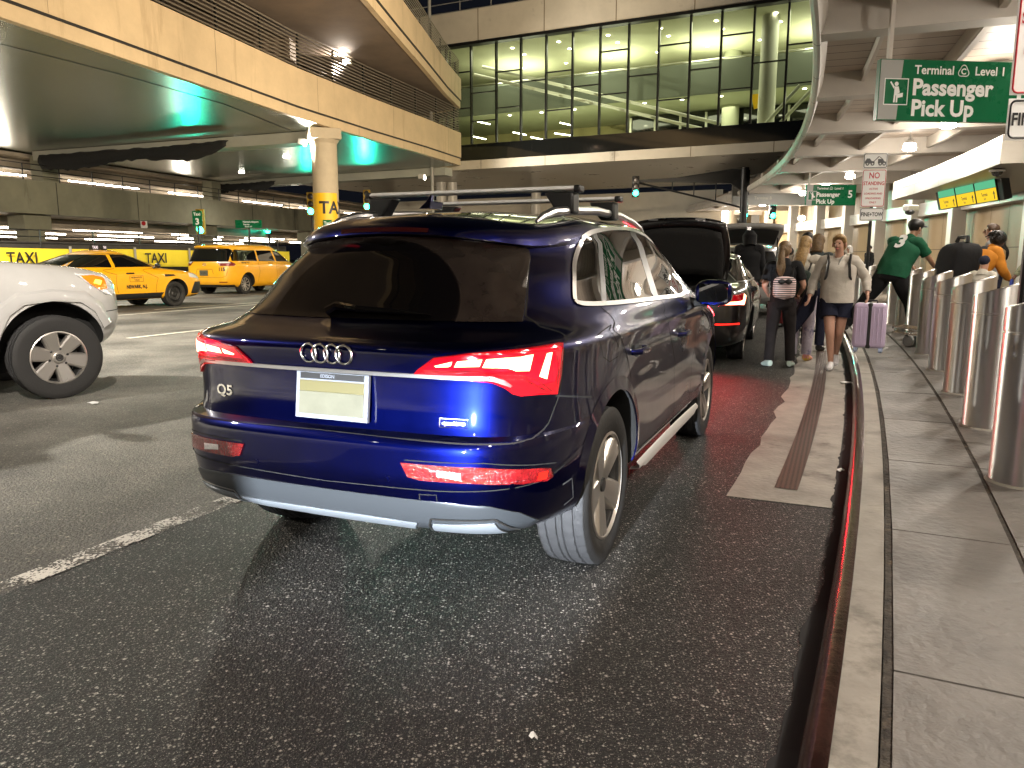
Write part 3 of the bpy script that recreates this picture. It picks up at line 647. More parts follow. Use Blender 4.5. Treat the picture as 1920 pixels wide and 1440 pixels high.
    for mir in (False, True): mb.add(*S.patch([(.675,.957),(.70,.950),(.755,.928),(.762,.934),(.735,.956),(.695,.9695)], .0125, 6, 6, skirt=.012, mirror=mir))
    mb.build('chrome_strip', M['satin'], root)
    # bumper: reflectors, lower skid panel, silver trim, exhaust trim, tow cover
    ref = [(.372,.645),(.40,.592),(.45,.584),(.69,.582),(.96,.560),(1.0,.570),(.985,.605),(.93,.617),(.68,.645)]
    for mir in (False, True):
        t = lay(root, S, 'bumper_reflector', [ref], M['redlens_off'], .006, mir, nr=10, nc=20)
        lay(t, S, 'reverse_lamp', [[(.52,.596),(.61,.595),(.61,.622),(.52,.627)]], M['clearlens'], .009, mir, nr=4, nc=6, skirt=.003)
    lay(bpy.data.objects['bumper_reflector'], S, 'rear_fog_lamp', [[(.905,.573),(.955,.571),(.965,.60),(.915,.602)]], M['taillight_dim'], .009, nr=4, nc=4, skirt=.003)
    sk = [(-.80,.345),(.80,.345),(.90,.40),(.82,.455),(.71,.492),(.56,.502),(.45,.475),(.0,.462),(-.45,.475),(-.56,.502),(-.71,.492),(-.82,.455),(-.90,.40)]
    skid = lay(root, S, 'skid_panel', [sk], M['dkgrey_metal'], .005, nr=16, nc=40, skirt=.01)
    tr = [[(-.40,.352),(.36,.352),(.415,.408),(.30,.400),(.05,.412),(-.12,.40),(-.45,.408)], [(.455,.365),(.74,.365),(.715,.425),(.48,.412)], [(-.74,.365),(-.455,.365),(-.48,.412),(-.715,.425)]]
    lay(skid, S, 'silver_trim', tr, M['silver_trim'], .013, nr=8, nc=24, skirt=.01)
    for mir in (False, True): mb = MB(); mb.add(*S.line([(.44,.36),(.475,.43),(.72,.44),(.80,.375)], .007, .012, mir)); mb.build('exhaust_trim', M['satin'], skid)
    mb = MB(); mb.add(*S.line([(.44,.525),(.51,.528),(.51,.48),(.44,.478),(.44,.525)], .004, .0015)); mb.build('tow_cover', M['void'], body)
    mb = MB()
    for a, z in ((.31,.575),(-.31,.575),(.80,.565),(-.80,.565)):
        c = Vector(S.P(abs(a), z)*np.array([1 if a > 0 else -1, 1, 1])); n = Vector(S.Nrm(abs(a), z)*np.array([1 if a > 0 else -1, 1, 1]))
        mb.lathe([(.013, 0), (.012, .003), (.001, .004)], 16, 0, Matrix.Translation(c) @ n.to_track_quat('Z', 'Y').to_matrix().to_4x4())
    mb.build('parking_sensor', P, body)
    # side air slit behind the rear wheel
    seams(body, S, 'corner_slit', [[(1.06,.52),(1.13,.53),(1.135,.44),(1.06,.425)]], M['dkgrey'], .008, .003)
    # emblem: four rings, and badges
    mb = MB()
    for i in range(4):
        cx = (i - 1.5)*.056; pts = []
        for k in range(33): a = 2*math.pi*k/32; x = cx + .0365*math.cos(a); z = 1.028 + .0365*math.sin(a); pts.append((x, S.rear(abs(x), z) - .008 - .002*(i % 2), z))
        mb.tube(pts, .0052, 8, caps=False)
    mb.build('emblem', M['chrome'], root)
    mb = MB()
    def badge(txt, size, qc, z, bold, xs=1.0, dz=.004):
        v, f_ = text_geo(txt, size, bold, 'CENTER', xs); 
        V = []
        for p in v:
            x = qc + p[0]; V.append((x, S.rear(abs(x), z + p[1]) - dz, z + p[1]))
        mb.add(V, f_)
    badge('Q5', .062, -.56, .822, .0016, 1.25)
    mb.build('model_badge', M['chrome'], root)
    mb = MB(); badge('quattro', .022, .545, .782, .0006, 1.35); xs = [.545 - .055, .545 + .055]
    pts = [(x, S.rear(x, z) - .003, z) for x, z in ((xs[0],.772),(xs[1],.772),(xs[1],.805),(xs[0],.805),(xs[0],.772))]; mb.tube(pts, .0014, 5); mb.build('trim_badge', M['satin'], root)
    # plate in its frame
    mb = MB(); T = Matrix.Translation((.03, S.rear(.03, .86) - .022, .862)) @ Matrix.Rotation(R(90), 4, 'X') @ Matrix.Rotation(R(-7), 4, 'X')
    mb.box((0, 0, 0), (.34, .185, .016), 0, T); mb.box((0, -.030, .009), (.305, .090, .004), 1, T); mb.box((0, .037, .009), (.305, .044, .004), 4, T); mb.box((0, .077, .009), (.30, .024, .003), 3, T)
    mtext(mb, 'EDISON', .019, T @ Matrix.Translation((-.02, .0715, .0112)), 0, .0006)
    mb.box((0, -.076, .009), (.20, .02, .003), 0, T)
    mb.build('number_plate', [M['plate_frame'], M['plate'], M['sign_black'], M['sign_black'], M['plate_top']], root, bevel=.003)
    # sill strip, handles, mirrors
    for sg in (1, -1):
        mb = MB(); rows = []
        for y in np.linspace(.56, 2.38, 26):
            x = S.side(y, .36); lo = .272 + (.0 if .66 < y < 2.3 else .018); hi = .335 + .012*math.sin((y-.5)*1.6)
            rows.append([(sg*(x + .012), y, hi), (sg*(x + .03), y, hi - .02), (sg*(x + .028), y, lo + .01), (sg*(x - .03), y, lo)])
        mb.sheet(rows if sg < 0 else [r[::-1] for r in rows]); mb.build('sill_strip', M['sill'], root, angle=50)
    mb = MB(); mb.box((0, 1.4, .36), (1.15, 3.6, .16)); mb.box((0, 1.4, .33), (1.5, 1.7, .14)); mb.build('underbody', M['void'], root)
    for sg in (1, -1):
        for y, z in ((.36, .955), (1.52, .935)):
            mb = MB(); x = S.side(y, z)
            mb.tube([(sg*(x - .005), y - .115, z), (sg*(x + .035), y - .085, z + .002), (sg*(x + .042), y, z + .004), (sg*(x + .035), y + .085, z + .002), (sg*(x - .005), y + .115, z)], [.014, .016, .017, .016, .014], 10)
            h = mb.build('door_handle', P, root)
            mb = MB(); mb.ball((sg*(x - .012), y, z), (.03, .085, .035), 0, nu=16, nv=10); mb.build('handle_recess', M['void'], h)
    for sg in (1, -1):
        mb = MB(); ym, zm = 1.98, 1.17
        mb.ball((sg*1.07, ym, zm), (.125, .075, .088), 0, nu=20, nv=14)
        for i, p in enumerate(mb.v):       # flat glass side to the rear, squarer outline
            x, y, z = p; dx, dz_ = (x - sg*1.07)/.125, (z - zm)/.088; k = (abs(dx)**3 + abs(dz_)**3)**(1/3.); r2 = math.hypot(dx, dz_)
            s_ = r2/k if k > 1e-6 else 1; mb.v[i] = (sg*1.07 + dx*.125*s_, max(y, ym - .028), zm + dz_*.088*s_)
        m_ = mb.build('wing_mirror', P, root, angle=40)
        g = MB(); g.box((sg*1.07, ym - .030, zm), (.19, .004, .125)); g.build('mirror_glass', M['carglass'], m_, bevel=.02)
        a = MB(); a.tube([(sg*.87, ym + .02, 1.11), (sg*.95, ym + .02, 1.10), (sg*1.03, ym + .01, 1.11)], [.04, .03, .03], 10); a.build('mirror_arm', M['black'], m_)
    # roof rails and the two load bars
    rail_pts = [(-.02,1.575),(.06,1.602),(.2,1.628),(.5,1.652),(.9,1.672),(1.4,1.668),(1.8,1.645),(2.02,1.615),(2.12,1.59)]
    for sg in (1, -1):
        mb = MB(); A = []
        for y, z in rail_pts: A.append((sg*(.562 - .02*(y > 1.7)), y, z - .012))
        mb.tube(A, [.008, .017] + [.024]*(len(A)-4) + [.017, .008], 10); mb.build('roof_rail', M['satin'], root)
    for yb in (.44, 1.20):
        mb = MB(); rows = []
        for x in np.linspace(-.60, .60, 12):
            rows.append([(x, yb + .038*math.cos(a), 1.742 + .014*math.sin(a)*(1.2 if math.sin(a) > 0 else .8)) for a in np.linspace(0, 2*math.pi, 17)])
        mb.sheet(rows); b_ = mb.build('roof_bar', M['bar'], root)
        for sg in (1, -1): mb = MB(); mb.box((sg*.612, yb, 1.742), (.035, .08, .034), 0); mb.build('end_cap', M['black'], b_, bevel=.008)
        for sg in (1, -1):
            mb = MB(); mb.prism([(sg*.60, yb - .05, 1.726), (sg*.44, yb - .05, 1.726), (sg*.50, yb - .05, 1.64), (sg*.515, yb - .05, 1.62), (sg*.60, yb - .05, 1.62)], (0, .10, 0)); mb.build('bar_foot', M['black'], b_, bevel=.012, fix=True)
    mb = MB(); z0 = 1.652
    mb.prism([(-.018, -.02, z0), (.018, -.02, z0), (.004, .02, z0 + .05), (-.004, .02, z0 + .05)], (0, .03, 0)); mb.prism([(-.03, -.05, z0 - .02), (.03, -.05, z0 - .02), (.012, .0, z0 + .02), (-.012, .0, z0 + .02)], (0, .13, 0))
    mb.build('aerial', P, root, bevel=.006, fix=True)
    for x in (.805, -.805):
        for y in (0, 2.82): wheel(root, x, y, .368, .235, 'five', rim_r=.66, rz=0)
    return root, S
M['dkgrey_metal'] = mat('grey bumper panel', (.045, .05, .055), .38, .4); M['silver_trim'] = mat('silver bumper trim', (.26, .285, .31), .4, .55)
M['red_glow'] = mat('glowing red lens', (.3, .002, .006), .1, 0, .6, 1.0, emit=((1, .0, .02), .8)); M['plate_top'] = mat('buff plate', (.075, .065, .025), .45); M['pillar'] = mat('black pillar trim', (.004, .004, .004), .3, 0, .3); M['brake_dark'] = mat('unlit brake lamp', (.03, .002, .003), .15); M['plate_frame'] = mat('plate frame', (.13, .14, .16), .4); M['plate'] = mat('cream plate', (.085, .082, .056), .45, noise=(9, .12)); M['sill'] = mat('silver sill', (.52, .5, .47), .4, .4); M['bar'] = mat('aluminium bar', (.85, .85, .83), .32, 0, .8)
Q5, Q5S = build_q5()
# ---------------------------------------------------------------- terminal canopy and wall on the right
BEAM_S = [-18.2 + 4.95*i for i in range(18)]
def edge(s): return -.85 + .02*max(s, 0)
can = thing('terminal_canopy', 'long curved canopy of white steel beams over the pavement, hung with lamps', 'canopy', (0, 0, 0))
mb = MB()
for s in BEAM_S:
    a, b = K(s, edge(s), 0), K(s, 9.5, 0); d = (b - a).normalized(); n = Vector((-d.y, d.x, 0)); w = .16
    mb.prism([a + n*w + Vector((0,0,4.75)), a - n*w + Vector((0,0,4.75)), a - n*w + Vector((0,0,5.22)), a + n*w + Vector((0,0,5.22))], b - a)
    mb.prism([a + n*(w+.06) + Vector((0,0,4.72)), a - n*(w+.06) + Vector((0,0,4.72)), a - n*(w+.06) + Vector((0,0,4.752)), a + n*(w+.06) + Vector((0,0,4.752))], b - a)
mb.build('beam', M['canopy'], can, smooth=False)
mb = MB()
for off, z0, w in ((1.75, 4.86, .05), (3.75, 4.86, .05), (.35, 5.0, .03)):
    strip(mb, -20, 64, [(off - w, 5.2), (off - w, z0), (off + w, z0), (off + w, 5.2)], 0, 80)
mb.build('purlin', M['canopy'], can, smooth=False)
mb = MB()
for s in [-20 + .55*i for i in range(154)]:
    g = .012
    mb.add([K(s + g, edge(s), 5.215), K(s + .55 - g, edge(s), 5.215), K(s + .55 - g, 10, 5.215), K(s + g, 10, 5.215)], [(0, 1, 2, 3)], 0)
strip(mb, -20, 65, [(.1, 5.225), (1, 5.225)], 1, 80, edge); strip(mb, -20, 65, [(.9, 5.225), (10, 5.225)], 1, 80)
mb.build('deck', [M['deck'], M['seam']], can, smooth=False)
mb = MB()   # curved edge fascia
for s in [-20 + 2.45*i for i in range(35)]:
    strip(mb, s + .015, s + 2.435, [(.10, 5.0), (.04, 4.78), (.0, 4.70), (-.05, 4.70), (-.10, 4.74), (-.12, 4.82), (-.12, 4.93), (-.06, 5.0)], 0, 4, edge)
strip(mb, -20, 65, [(.09, 5.0), (.03, 4.79), (-.0, 4.715), (-.045, 4.715), (-.09, 4.75), (-.11, 4.825), (-.11, 4.92), (-.06, 4.99)], 1, 80, edge)
mb.build('edge_fascia', [M['canopy'], M['seam']], can)
# pendant lamps
LAMP_S = [-16.6 + 4.1*i for i in range(19)]
for i, s in enumerate(LAMP_S):
    p = K(s, 2.8, 4.68)
    lab = ['white pendant lamp under the canopy, just below the big green sign', 'second white pendant lamp of the canopy row, right of the tow sign', 'third white pendant lamp of the canopy row, above the small green sign', 'fourth pendant lamp of the canopy row, above the tow away plates'][i - 9] if 9 <= i <= 12 else 'round white pendant lamp in the long canopy row'
    t = thing('pendant_lamp', lab, 'lamp', p, 0, 'pendant lamps under the canopy')
    mb = MB(); mb.lathe([(.15, .10), (.13, .16), (.05, .22), (.03, .30), (.012, .33), (.012, .47)], 20); mb.build('lamp_shade', M['sign_white'], t)
    mb = MB(); mb.lathe([(.001, -.12), (.10, -.115), (.18, -.08), (.19, -.03), (.165, .0), (.17, .03), (.16, .09), (.12, .12)], 20); mb.build('globe', M['white_lamp'], t)
    o = lamp('canopy_light', 'SPOT', (0, 0, -.16), LIGHT['canopy'], (1, .90, .79), .14, aim=(0, 0, -3), angle=172, blend=.6); o.parent = t; o = lamp('canopy_glow', 'POINT', (0, 0, -.34), LIGHT['canopy']*.22, (1, .90, .79), .16); o.parent = t
# wall with white columns
wall = thing('terminal_wall', 'tan panelled terminal wall between white columns behind the bollards', 'wall')
WO = 6.6
mb = MB(); strip(mb, -14, 64, [(WO + .35, .15), (WO + .35, 5.2)], 0, 80); mb.build('panel', M['tan'], wall, smooth=False)
mb = MB(); strip(mb, -14, 64, [(WO + .335, 1.74), (WO + .335, 1.775)], 0, 80)
for s in [-14 + 1.5*i for i in range(52)]: strip(mb, s, s + .03, [(WO + .335, .15), (WO + .335, 5.2)], 0, 1)
mb.build('joint', M['joint_tan'], wall, smooth=False)
mb = MB(); strip(mb, -14, 64, [(WO - .1, 3.75), (WO - .1, 3.2), (WO + .35, 3.2)], 0, 80); mb.build('lintel', M['whitepanel'], wall, smooth=False)
for i, s in enumerate([-13.6 + 4.5*k for k in range(17)]):
    if abs(s - 28.0) < 1.5: continue
    mb = MB(); a = K(s, WO - .12); mb.box((0, 0, 2.67), (.52, .5, 5.05), 0, Matrix.Translation(a) @ Matrix.Rotation(kyaw(s), 4, 'Z')); mb.box((0, 0, .3), (.58, .56, .3), 0, Matrix.Translation(a) @ Matrix.Rotation(kyaw(s), 4, 'Z'))
    mb.build('column', M['whitepanel'], wall, bevel=.02)
# big white clad box beam over the doors
bx = thing('clad_box_beam', 'long white panelled box beam jutting out above the terminal doors', 'canopy box')
mb = MB(); s0, s1, oa, ob = 17.8, 28.5, 3.35, 6.4
strip(mb, s0, s1, [(oa, 3.42), (oa, 3.72)], 0, 12); strip(mb, s0, s1, [(oa + .02, 3.735), (oa + .02, 4.03), (ob, 4.03)], 0, 12); strip(mb, s0, s1, [(ob, 3.42), (oa, 3.42)], 0, 12)
for s in (s0, s1): mb.add([K(s, oa, 3.42), K(s, ob, 3.42), K(s, ob, 4.02), K(s, oa, 4.02)], [(0, 1, 2, 3) if s == s0 else (3, 2, 1, 0)])
mb.build('cladding', M['box_clad'], bx, smooth=False)
mb = MB()
for s in [s0 + 1.33*i for i in range(9)]: strip(mb, s, s + .012, [(oa - .004, 3.42), (oa - .004, 3.72)], 0, 1); strip(mb, s + .6, s + .612, [(oa + .016, 3.735), (oa + .016, 4.03)], 0, 1)
strip(mb, s0, s1, [(oa - .003, 3.72), (oa + .01, 3.728), (oa + .016, 3.735)], 0, 12); mb.build('joint', M['seam'], bx, smooth=False)
mb = MB(); a = K(17.4, 4.1); mb.box((0, 0, 2.6), (.55, .55, 5.0), 0, Matrix.Translation(a) @ Matrix.Rotation(kyaw(17.4), 4, 'Z')); mb.box((0, 0, 3.75), (.66, .66, .5), 0, Matrix.Translation(a) @ Matrix.Rotation(kyaw(17.4), 4, 'Z'))
mb.build('column', M['whitepanel'], bx, bevel=.02)
# ---------------------------------------------------------------- stacked roadways on the left
def rail_and_wall(root, pts, z0, z1, zr, thick=.25, out=1, post=2.4, name='parapet'):
    """beige parapet along plan points with a groove near its foot and a slatted rail on top; outward is to the right of travel"""
    P = [Vector((p[0], p[1], 0)) for p in pts]; n = len(P); T = [(P[min(i+1, n-1)] - P[max(i-1, 0)]).normalized() for i in range(n)]; Nn = [Vector((t.y, -t.x, 0)) for t in T]
    def sweep(prof, mi, mb):
        mb.sheet([[P[i] + Nn[i]*o + Vector((0, 0, z)) for i in range(n)] for o, z in prof], mi)
    mb = MB(); g = z0 + .34
    sweep([(-thick, z0), (-.05, z0), (-.05, g - .03), (-.05, g), ], 0, mb); sweep([(-.05, g), (-.02, g), (-.02, g + .05), (0, g + .06)], 1, mb); sweep([(0, g + .06), (0, z1), (-thick, z1), (-thick, z0)], 0, mb)
    mb.build(name, [M['beige'], M['seam']], root, angle=30)
    L = [0]
    for a, b in zip(P, P[1:]): L.append(L[-1] + (b - a).length)
    def along(d):
        for i in range(n-1):
            if d <= L[i+1]: t = (d - L[i])/max(L[i+1] - L[i], 1e-6); return P[i].lerp(P[i+1], t), T[i]
        return P[-1], T[-1]
    mb = MB()
    d = 2.0
    while d < L[-1]:
        p, t = along(d); q = Vector((t.y, -t.x, 0)); mb.add([p + q*.002 + Vector((0,0,g + .07)), p + t*.02 + q*.002 + Vector((0,0,g + .07)), p + t*.02 + q*.002 + Vector((0,0,z1)), p + q*.002 + Vector((0,0,z1))], [(0,1,2,3)]); d += 6.1
    mb.build('joint', M['joint_tan'], root, smooth=False)
    mb = MB(); k = int((zr - z1)/.115)
    for j in range(k):
        z = z1 + .12 + j*(zr - z1 - .12)/(k - 1); r = .03 if j == k-1 else .026
        sweep([(-.12 - r, z), (-.12, z + r), (-.12 + r, z), (-.12, z - r), (-.12 - r, z)], 0, mb)
    mb.build('rail', M['railing'], root, smooth=False)
    d = .6
    while d < L[-1]:
        p, t = along(d); q = Vector((t.y, -t.x, 0)); pm = MB(); pm.box((p.x - q.x*.2, p.y - q.y*.2, (z1 + zr)/2), (.07, .07, zr - z1), 0, rz=math.atan2(-q.x, q.y)); 
        if (p.y > 8): pm.build('post', M['pole_dark'], root, smooth=False)
        d += post
M['railing'] = mat('rail slats', (.2, .17, .13), .5, .2)
low = thing('lower_roadway', 'lower beige elevated roadway with slatted rail and glossy panelled underside', 'overpass')
EL = [(-13.4, -14), (-12.6, -4), (-11.9, 5)] + [tuple(at(*p, 6.4))[:2] for p in [(0,30),(200,97),(400,165),(560,220),(700,262),(800,290),(865,310)]]
c0 = EL[-1]; EL2 = EL + [(c0[0] - .15, c0[1] + .4), (c0[0] - 1.2, c0[1] + 1.4), (-12, 52), (-24, 62)]
rail_and_wall(low, EL2, 6.4, 8.1, 9.35)
mb = MB(); mb.add([(p[0] - .2, p[1], 6.42) for p in EL2] + [(-90, 62, 6.42), (-90, -14, 6.42)], [tuple(range(len(EL2) + 2))]); mb.build('soffit', M['soffit'], low, smooth=False)
mb = MB(); mb.add([(p[0] - .2, p[1], 7.1) for p in EL2] + [(-90, 62, 7.1), (-90, -14, 7.1)], [tuple(range(len(EL2) + 2))]); mb.build('road_deck', M['asphalt'], low, smooth=False)
mb = MB()   # panel joint of the soffit, cross beams
pts = [at(x, y, 6.41) for x, y in ((-300, 60), (0, 82), (220, 138), (420, 195), (545, 245))]
A, B = [], []
for i, p in enumerate(pts): A.append(p + Vector((-.03, 0, 0))); B.append(p + Vector((.03, .0, 0)))
mb.sheet([A, B]); mb.build('soffit_joint', M['seam'], low, smooth=False)
a, b = at(575, 246, 6.4), at(60, 284, 6.4); d = (a - b).normalized(); nrm = Vector((-d.y, d.x, 0))
mb = MB(); e = a + d*.3; mb.prism([b, b + Vector((0,0,-.42)), b + nrm*.9 + Vector((0,0,-.42)), b + nrm*.9], (e - b)); mb.build('cross_beam', M['soffit_beam'], low, smooth=False)
a2, b2 = at(700, 322, 6.4), at(380, 343, 6.4); mb = MB(); mb.prism([b2, b2 + Vector((0,0,-.42)), b2 + nrm*.9 + Vector((0,0,-.42)), b2 + nrm*.9], (a2 + (a2 - b2).normalized()*5 - b2)); mb.build('cross_beam', M['soffit_beam'], low, smooth=False)
def netting(pa, pb, drop, label):
    mb = MB(); d = pb - pa; n = 40; n_ = Vector((-d.y, d.x, 0)).normalized(); rows = []
    for j in range(5):
        r = []
        for i in range(n + 1):
            t = i/n; fall = drop*(.85 + .12*math.sin(t*9) + rnd.uniform(-.08, .08))*(1 - max(0, t - .85)*3.5)
            r.append(pa + d*t - n_*(.04 + .1*math.sin(t*7 + j)) + Vector((0, 0, -.03 - fall*j/4 + rnd.uniform(-.03, .03))) - n_*(.35*(j/4)*(t > .75)*(t - .75)*4))
        rows.append(r)
    mb.sheet(rows); o = mb.build('netting', M['netting'], smooth=True, angle=80); m = o.modifiers.new('s', 'SOLIDIFY'); m.thickness = .02; return tag(o, label, 'netting')
netting(at(75, 291, 6.15), at(432, 262, 6.15), .72, 'long sagging black netting hung from the beam under the lower roadway')
netting(at(385, 347, 6.1), at(520, 338, 6.1), .6, 'shorter black netting hung from the farther beam above the garage ramp')
# round column with the yellow taxi notice
cl = thing('round_column', 'round beige column carrying the lower roadway, wrapped with a yellow taxi notice', 'column', (-7.45, 31.6, 0))
mb = MB(); mb.lathe([(.5, 0), (.5, 6.05)], 40); mb.build('shaft', M['col'], cl)
mb = MB(); mb.box((0, 0, 6.2), (1.2, 1.2, .42), 0, rz=R(22)); mb.lathe([(.5, 5.85), (.62, 6.02)], 40); mb.build('capital', M['col'], cl, bevel=.03)
def wrap_sign(root, r, z0, z1, a0, a1, txt, size, zt, m):
    mb = MB(); A, B = [], []
    for i in range(33):
        a = a0 + (a1 - a0)*i/32; A.append((r*math.cos(a), r*math.sin(a), z0)); B.append((r*math.cos(a), r*math.sin(a), z1 + .02*(i % 2)))
    mb.sheet([A, B]); v, f = text_geo(txt, size, .02, 'LEFT', .95)
    bm = bmesh.new(); bv = [bm.verts.new(p) for p in v]
    for q in f:
        try: bm.faces.new([bv[i] for i in q])
        except ValueError: pass
    bmesh.ops.triangulate(bm, faces=bm.faces); bmesh.ops.subdivide_edges(bm, edges=bm.edges, cuts=3, use_grid_fill=True); bm.verts.index_update(); v = [tuple(q.co) for q in bm.verts]; f = [tuple(w.index for w in q.verts) for q in bm.faces]; bm.free()
    ac = R(-108); mb.add([((r + .006)*math.cos(ac + p[0]/r), (r + .006)*math.sin(ac + p[0]/r), zt + p[1]) for p in v], f, 1)
    o = mb.build('notice', [m, M['sign_black']], root, angle=60); return o
z1_, z0_ = 1.4 + (484-367)/1442*31.2, 1.4 + (484-432)/1442*31.2
wrap_sign(cl, .508, z0_ - .7, z1_, R(-170), R(-18), 'TAXI', .66, 1.4 + (484-403)/1442*31.2, M['sign_yellow'])
# small lamps on the column and soffit
def flood(name, loc, label, aim, power, col=(1, .93, .8), vis=.12, light=True, ang=130):
    t = thing(name, label, 'lamp', loc); mb = MB(); mb.box((0, 0, .05), (.34, .2, .24), 0, taper=.8); mb.build('housing', M['pole_grey'], t, bevel=.02)
    d = (Vector(aim) - Vector(loc)).normalized(); mb = MB(); mb.lathe([(vis, 0), (vis*.7, .05), (.001, .07)], 16, 0, Matrix.Translation(d*.15) @ d.to_track_quat('Z', 'Y').to_matrix().to_4x4()); mb.build('lens', M['white_lamp'], t)
    if light: o = lamp('light', 'SPOT', d*.3, power, col, .12, aim=d*3, angle=ang, blend=.6); o.parent = t
    return t
flood('floodlight', at(566, 268, 5.9), 'bright floodlight fixed beside the round column head', (9, 22, 4.5), 6000)
flood('floodlight', atY(790, 333, 39), 'bright floodlight on the far pier beyond the round column', (6, 40, 5.5), 3500)
for (px, py, lab) in ((445, 270, 'small soffit downlight left of the round column head'), (537, 294, 'small soffit downlight just left of the round column'), (453, 323, 'small soffit downlight above the shorter netting')):
    p = at(px, py, 6.40); t = thing('soffit_light', lab, 'lamp', p, 0, 'downlights in the glossy soffit'); mb = MB(); mb.lathe([(.16, 0), (.15, -.03), (.001, -.04)], 16); mb.build('lens', M['white_lamp'], t)
    o = lamp('light', 'SPOT', (0, 0, -.1), 500, (1, .9, .75), .1, aim=(0, 0, -3), angle=150, blend=.8); o.parent = t
# more of the same roadway lighting out of frame to the left and behind
for i, (x, y) in enumerate(((-12.3, 10), (-12.9, 1), (-15, -8), (-16, 24))):
    t = thing('soffit_light', ['soffit downlight over the taxi lane', 'soffit downlight over the lane of the white car', 'soffit downlight far back over the left lane', 'soffit downlight over the yellow sedan'][i], 'lamp', (x, y, 6.4), 0, 'downlights in the glossy soffit'); mb = MB(); mb.lathe([(.16, 0), (.15, -.03), (.001, -.04)], 16); mb.build('lens', M['white_lamp'], t)
    o = lamp('light', 'SPOT', (0, 0, -.1), LIGHT['soffit']*(2.4, 2.4, 1, .8)[i], (1, .94, .83), .12, aim=(0, 0, -3), angle=150, blend=.8); o.parent = t
# upper roadway
up = thing('upper_roadway', 'upper beige elevated roadway curving above the lower one', 'overpass')
EU = [(-7.5, -14), (-6.4, 0), (-5.6, 10), (-5.0, 18)] + [tuple(at(*p, 9.4))[:2] for p in [(690,0),(740,60),(800,130),(840,178),(865,203)]]
c1 = EU[-1]; EU2 = EU + [(c1[0] - .15, c1[1] + .4), (c1[0] - 1.2, c1[1] + 1.4), (-12, 54), (-24, 64)]
rail_and_wall(up, EU2, 9.4, 10.9, 11.85)
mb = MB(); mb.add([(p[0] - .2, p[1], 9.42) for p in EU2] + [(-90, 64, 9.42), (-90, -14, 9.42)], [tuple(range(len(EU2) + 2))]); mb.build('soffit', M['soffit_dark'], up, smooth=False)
mb = MB(); mb.add([(p[0] - .2, p[1], 10.0) for p in EU2] + [(-90, 64, 10.0), (-90, -14, 10.0)], [tuple(range(len(EU2) + 2))]); mb.build('road_deck', M['asphalt'], up, smooth=False)
for y in (22, 30, 38, 46):
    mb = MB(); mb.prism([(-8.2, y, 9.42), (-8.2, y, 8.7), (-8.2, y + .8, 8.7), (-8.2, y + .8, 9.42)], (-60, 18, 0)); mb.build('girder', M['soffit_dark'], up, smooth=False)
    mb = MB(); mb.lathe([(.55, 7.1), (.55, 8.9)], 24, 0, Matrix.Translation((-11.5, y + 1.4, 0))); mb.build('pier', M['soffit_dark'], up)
flood('floodlight', atY(652, 118, 33), 'small white lamp between the two elevated roadways', (-9, 28, 10), 700, (1, .85, .7))
# ---------------------------------------------------------------- parking garage behind the taxis
gar = thing('parking_garage', 'grey concrete parking garage with lit open levels behind the taxis', 'garage')
GA = Vector((-22.6, 34, 0)); GD = Vector((4.0, 14, 0)).normalized(); GN = Vector((-GD.y, GD.x, 0))      # GN points away from the road
def G(d, o=0.0, z=0.0): return GA + GD*d + GN*o + Vector((0, 0, z))
GY = math.atan2(-GD.x, GD.y)
mb = MB(); mb.prism([G(-40, 0, 3.42), G(-40, .3, 3.42), G(-40, .3, 4.92), G(-40, 0, 4.92)], GD*100)
mb.build('parapet', M['garage'], gar, smooth=False)
mb = MB()
for d in [-38 + 5.2*i for i in range(19)]: mb.add([G(d, -.004, 3.42), G(d + .05, -.004, 3.42), G(d + .05, -.004, 4.92), G(d, -.004, 4.92)], [(0, 1, 2, 3)])
mb.build('joint', M['seam'], gar, smooth=False)
mb = MB()
for z in (5.15, 5.4, 5.65): mb.tube([G(-40, .15, z), G(60, .15, z)], .025, 6)
mb.build('handrail', M['pole_dark'], gar)
for d in [-6 + 2.0*i for i in range(18)]: mb = MB(); mb.tube([G(d, .15, 4.9), G(d, .15, 5.66)], .03, 6); mb.build('post', M['pole_dark'], gar)
mb = MB(); mb.prism([G(-40, .3, 3.42), G(-40, 34, 3.42), G(-40, 34, 3.75), G(-40, .3, 3.75)], GD*100); mb.prism([G(-40, 2, 6.2), G(-40, 34, 6.2), G(-40, 34, 6.36), G(-40, 2, 6.36)], GD*100); mb.prism([G(-40, .3, -.02), G(-40, 34, -.02), G(-40, 34, .12), G(-40, .3, .12)], GD*100); mb.build('slab', M['garage_in'], gar, smooth=False)
mb = MB(); mb.add([G(-40, 33.9, 0), G(60, 33.9, 0), G(60, 33.9, 6.3), G(-40, 33.9, 6.3)], [(0, 1, 2, 3)]); mb.build('back_wall', M['garage_in'], gar, smooth=False)
for d in (-22, -9.5, 3.0, 15.5, 28, 40.5):
    mb = MB(); T = Matrix.Translation(G(d, 1.1)) @ Matrix.Rotation(GY, 4, 'Z'); mb.box((0, 0, 1.7), (.75, .95, 3.4), 0, T); mb.box((0, 0, 3.05), (1.0, 1.5, .7), 0, T); mb.box((0, 1.1, 4.9), (.7, .9, 2.6), 0, T); mb.build('column', M['garage'], gar, bevel=.02)
for lvl, z in ((0, 3.38), (1, 6.14)):
    mb = MB()
    for o in [3 + 3.1*i for i in range(10)]:
        mb.prism([G(-40, o, z + .02), G(-40, o, z - .42), G(-40, o + .45, z - .42), G(-40, o + .45, z + .02)], GD*100)
    mb.build('ceiling_beam', M['garage_in'], gar, smooth=False)
k = 0
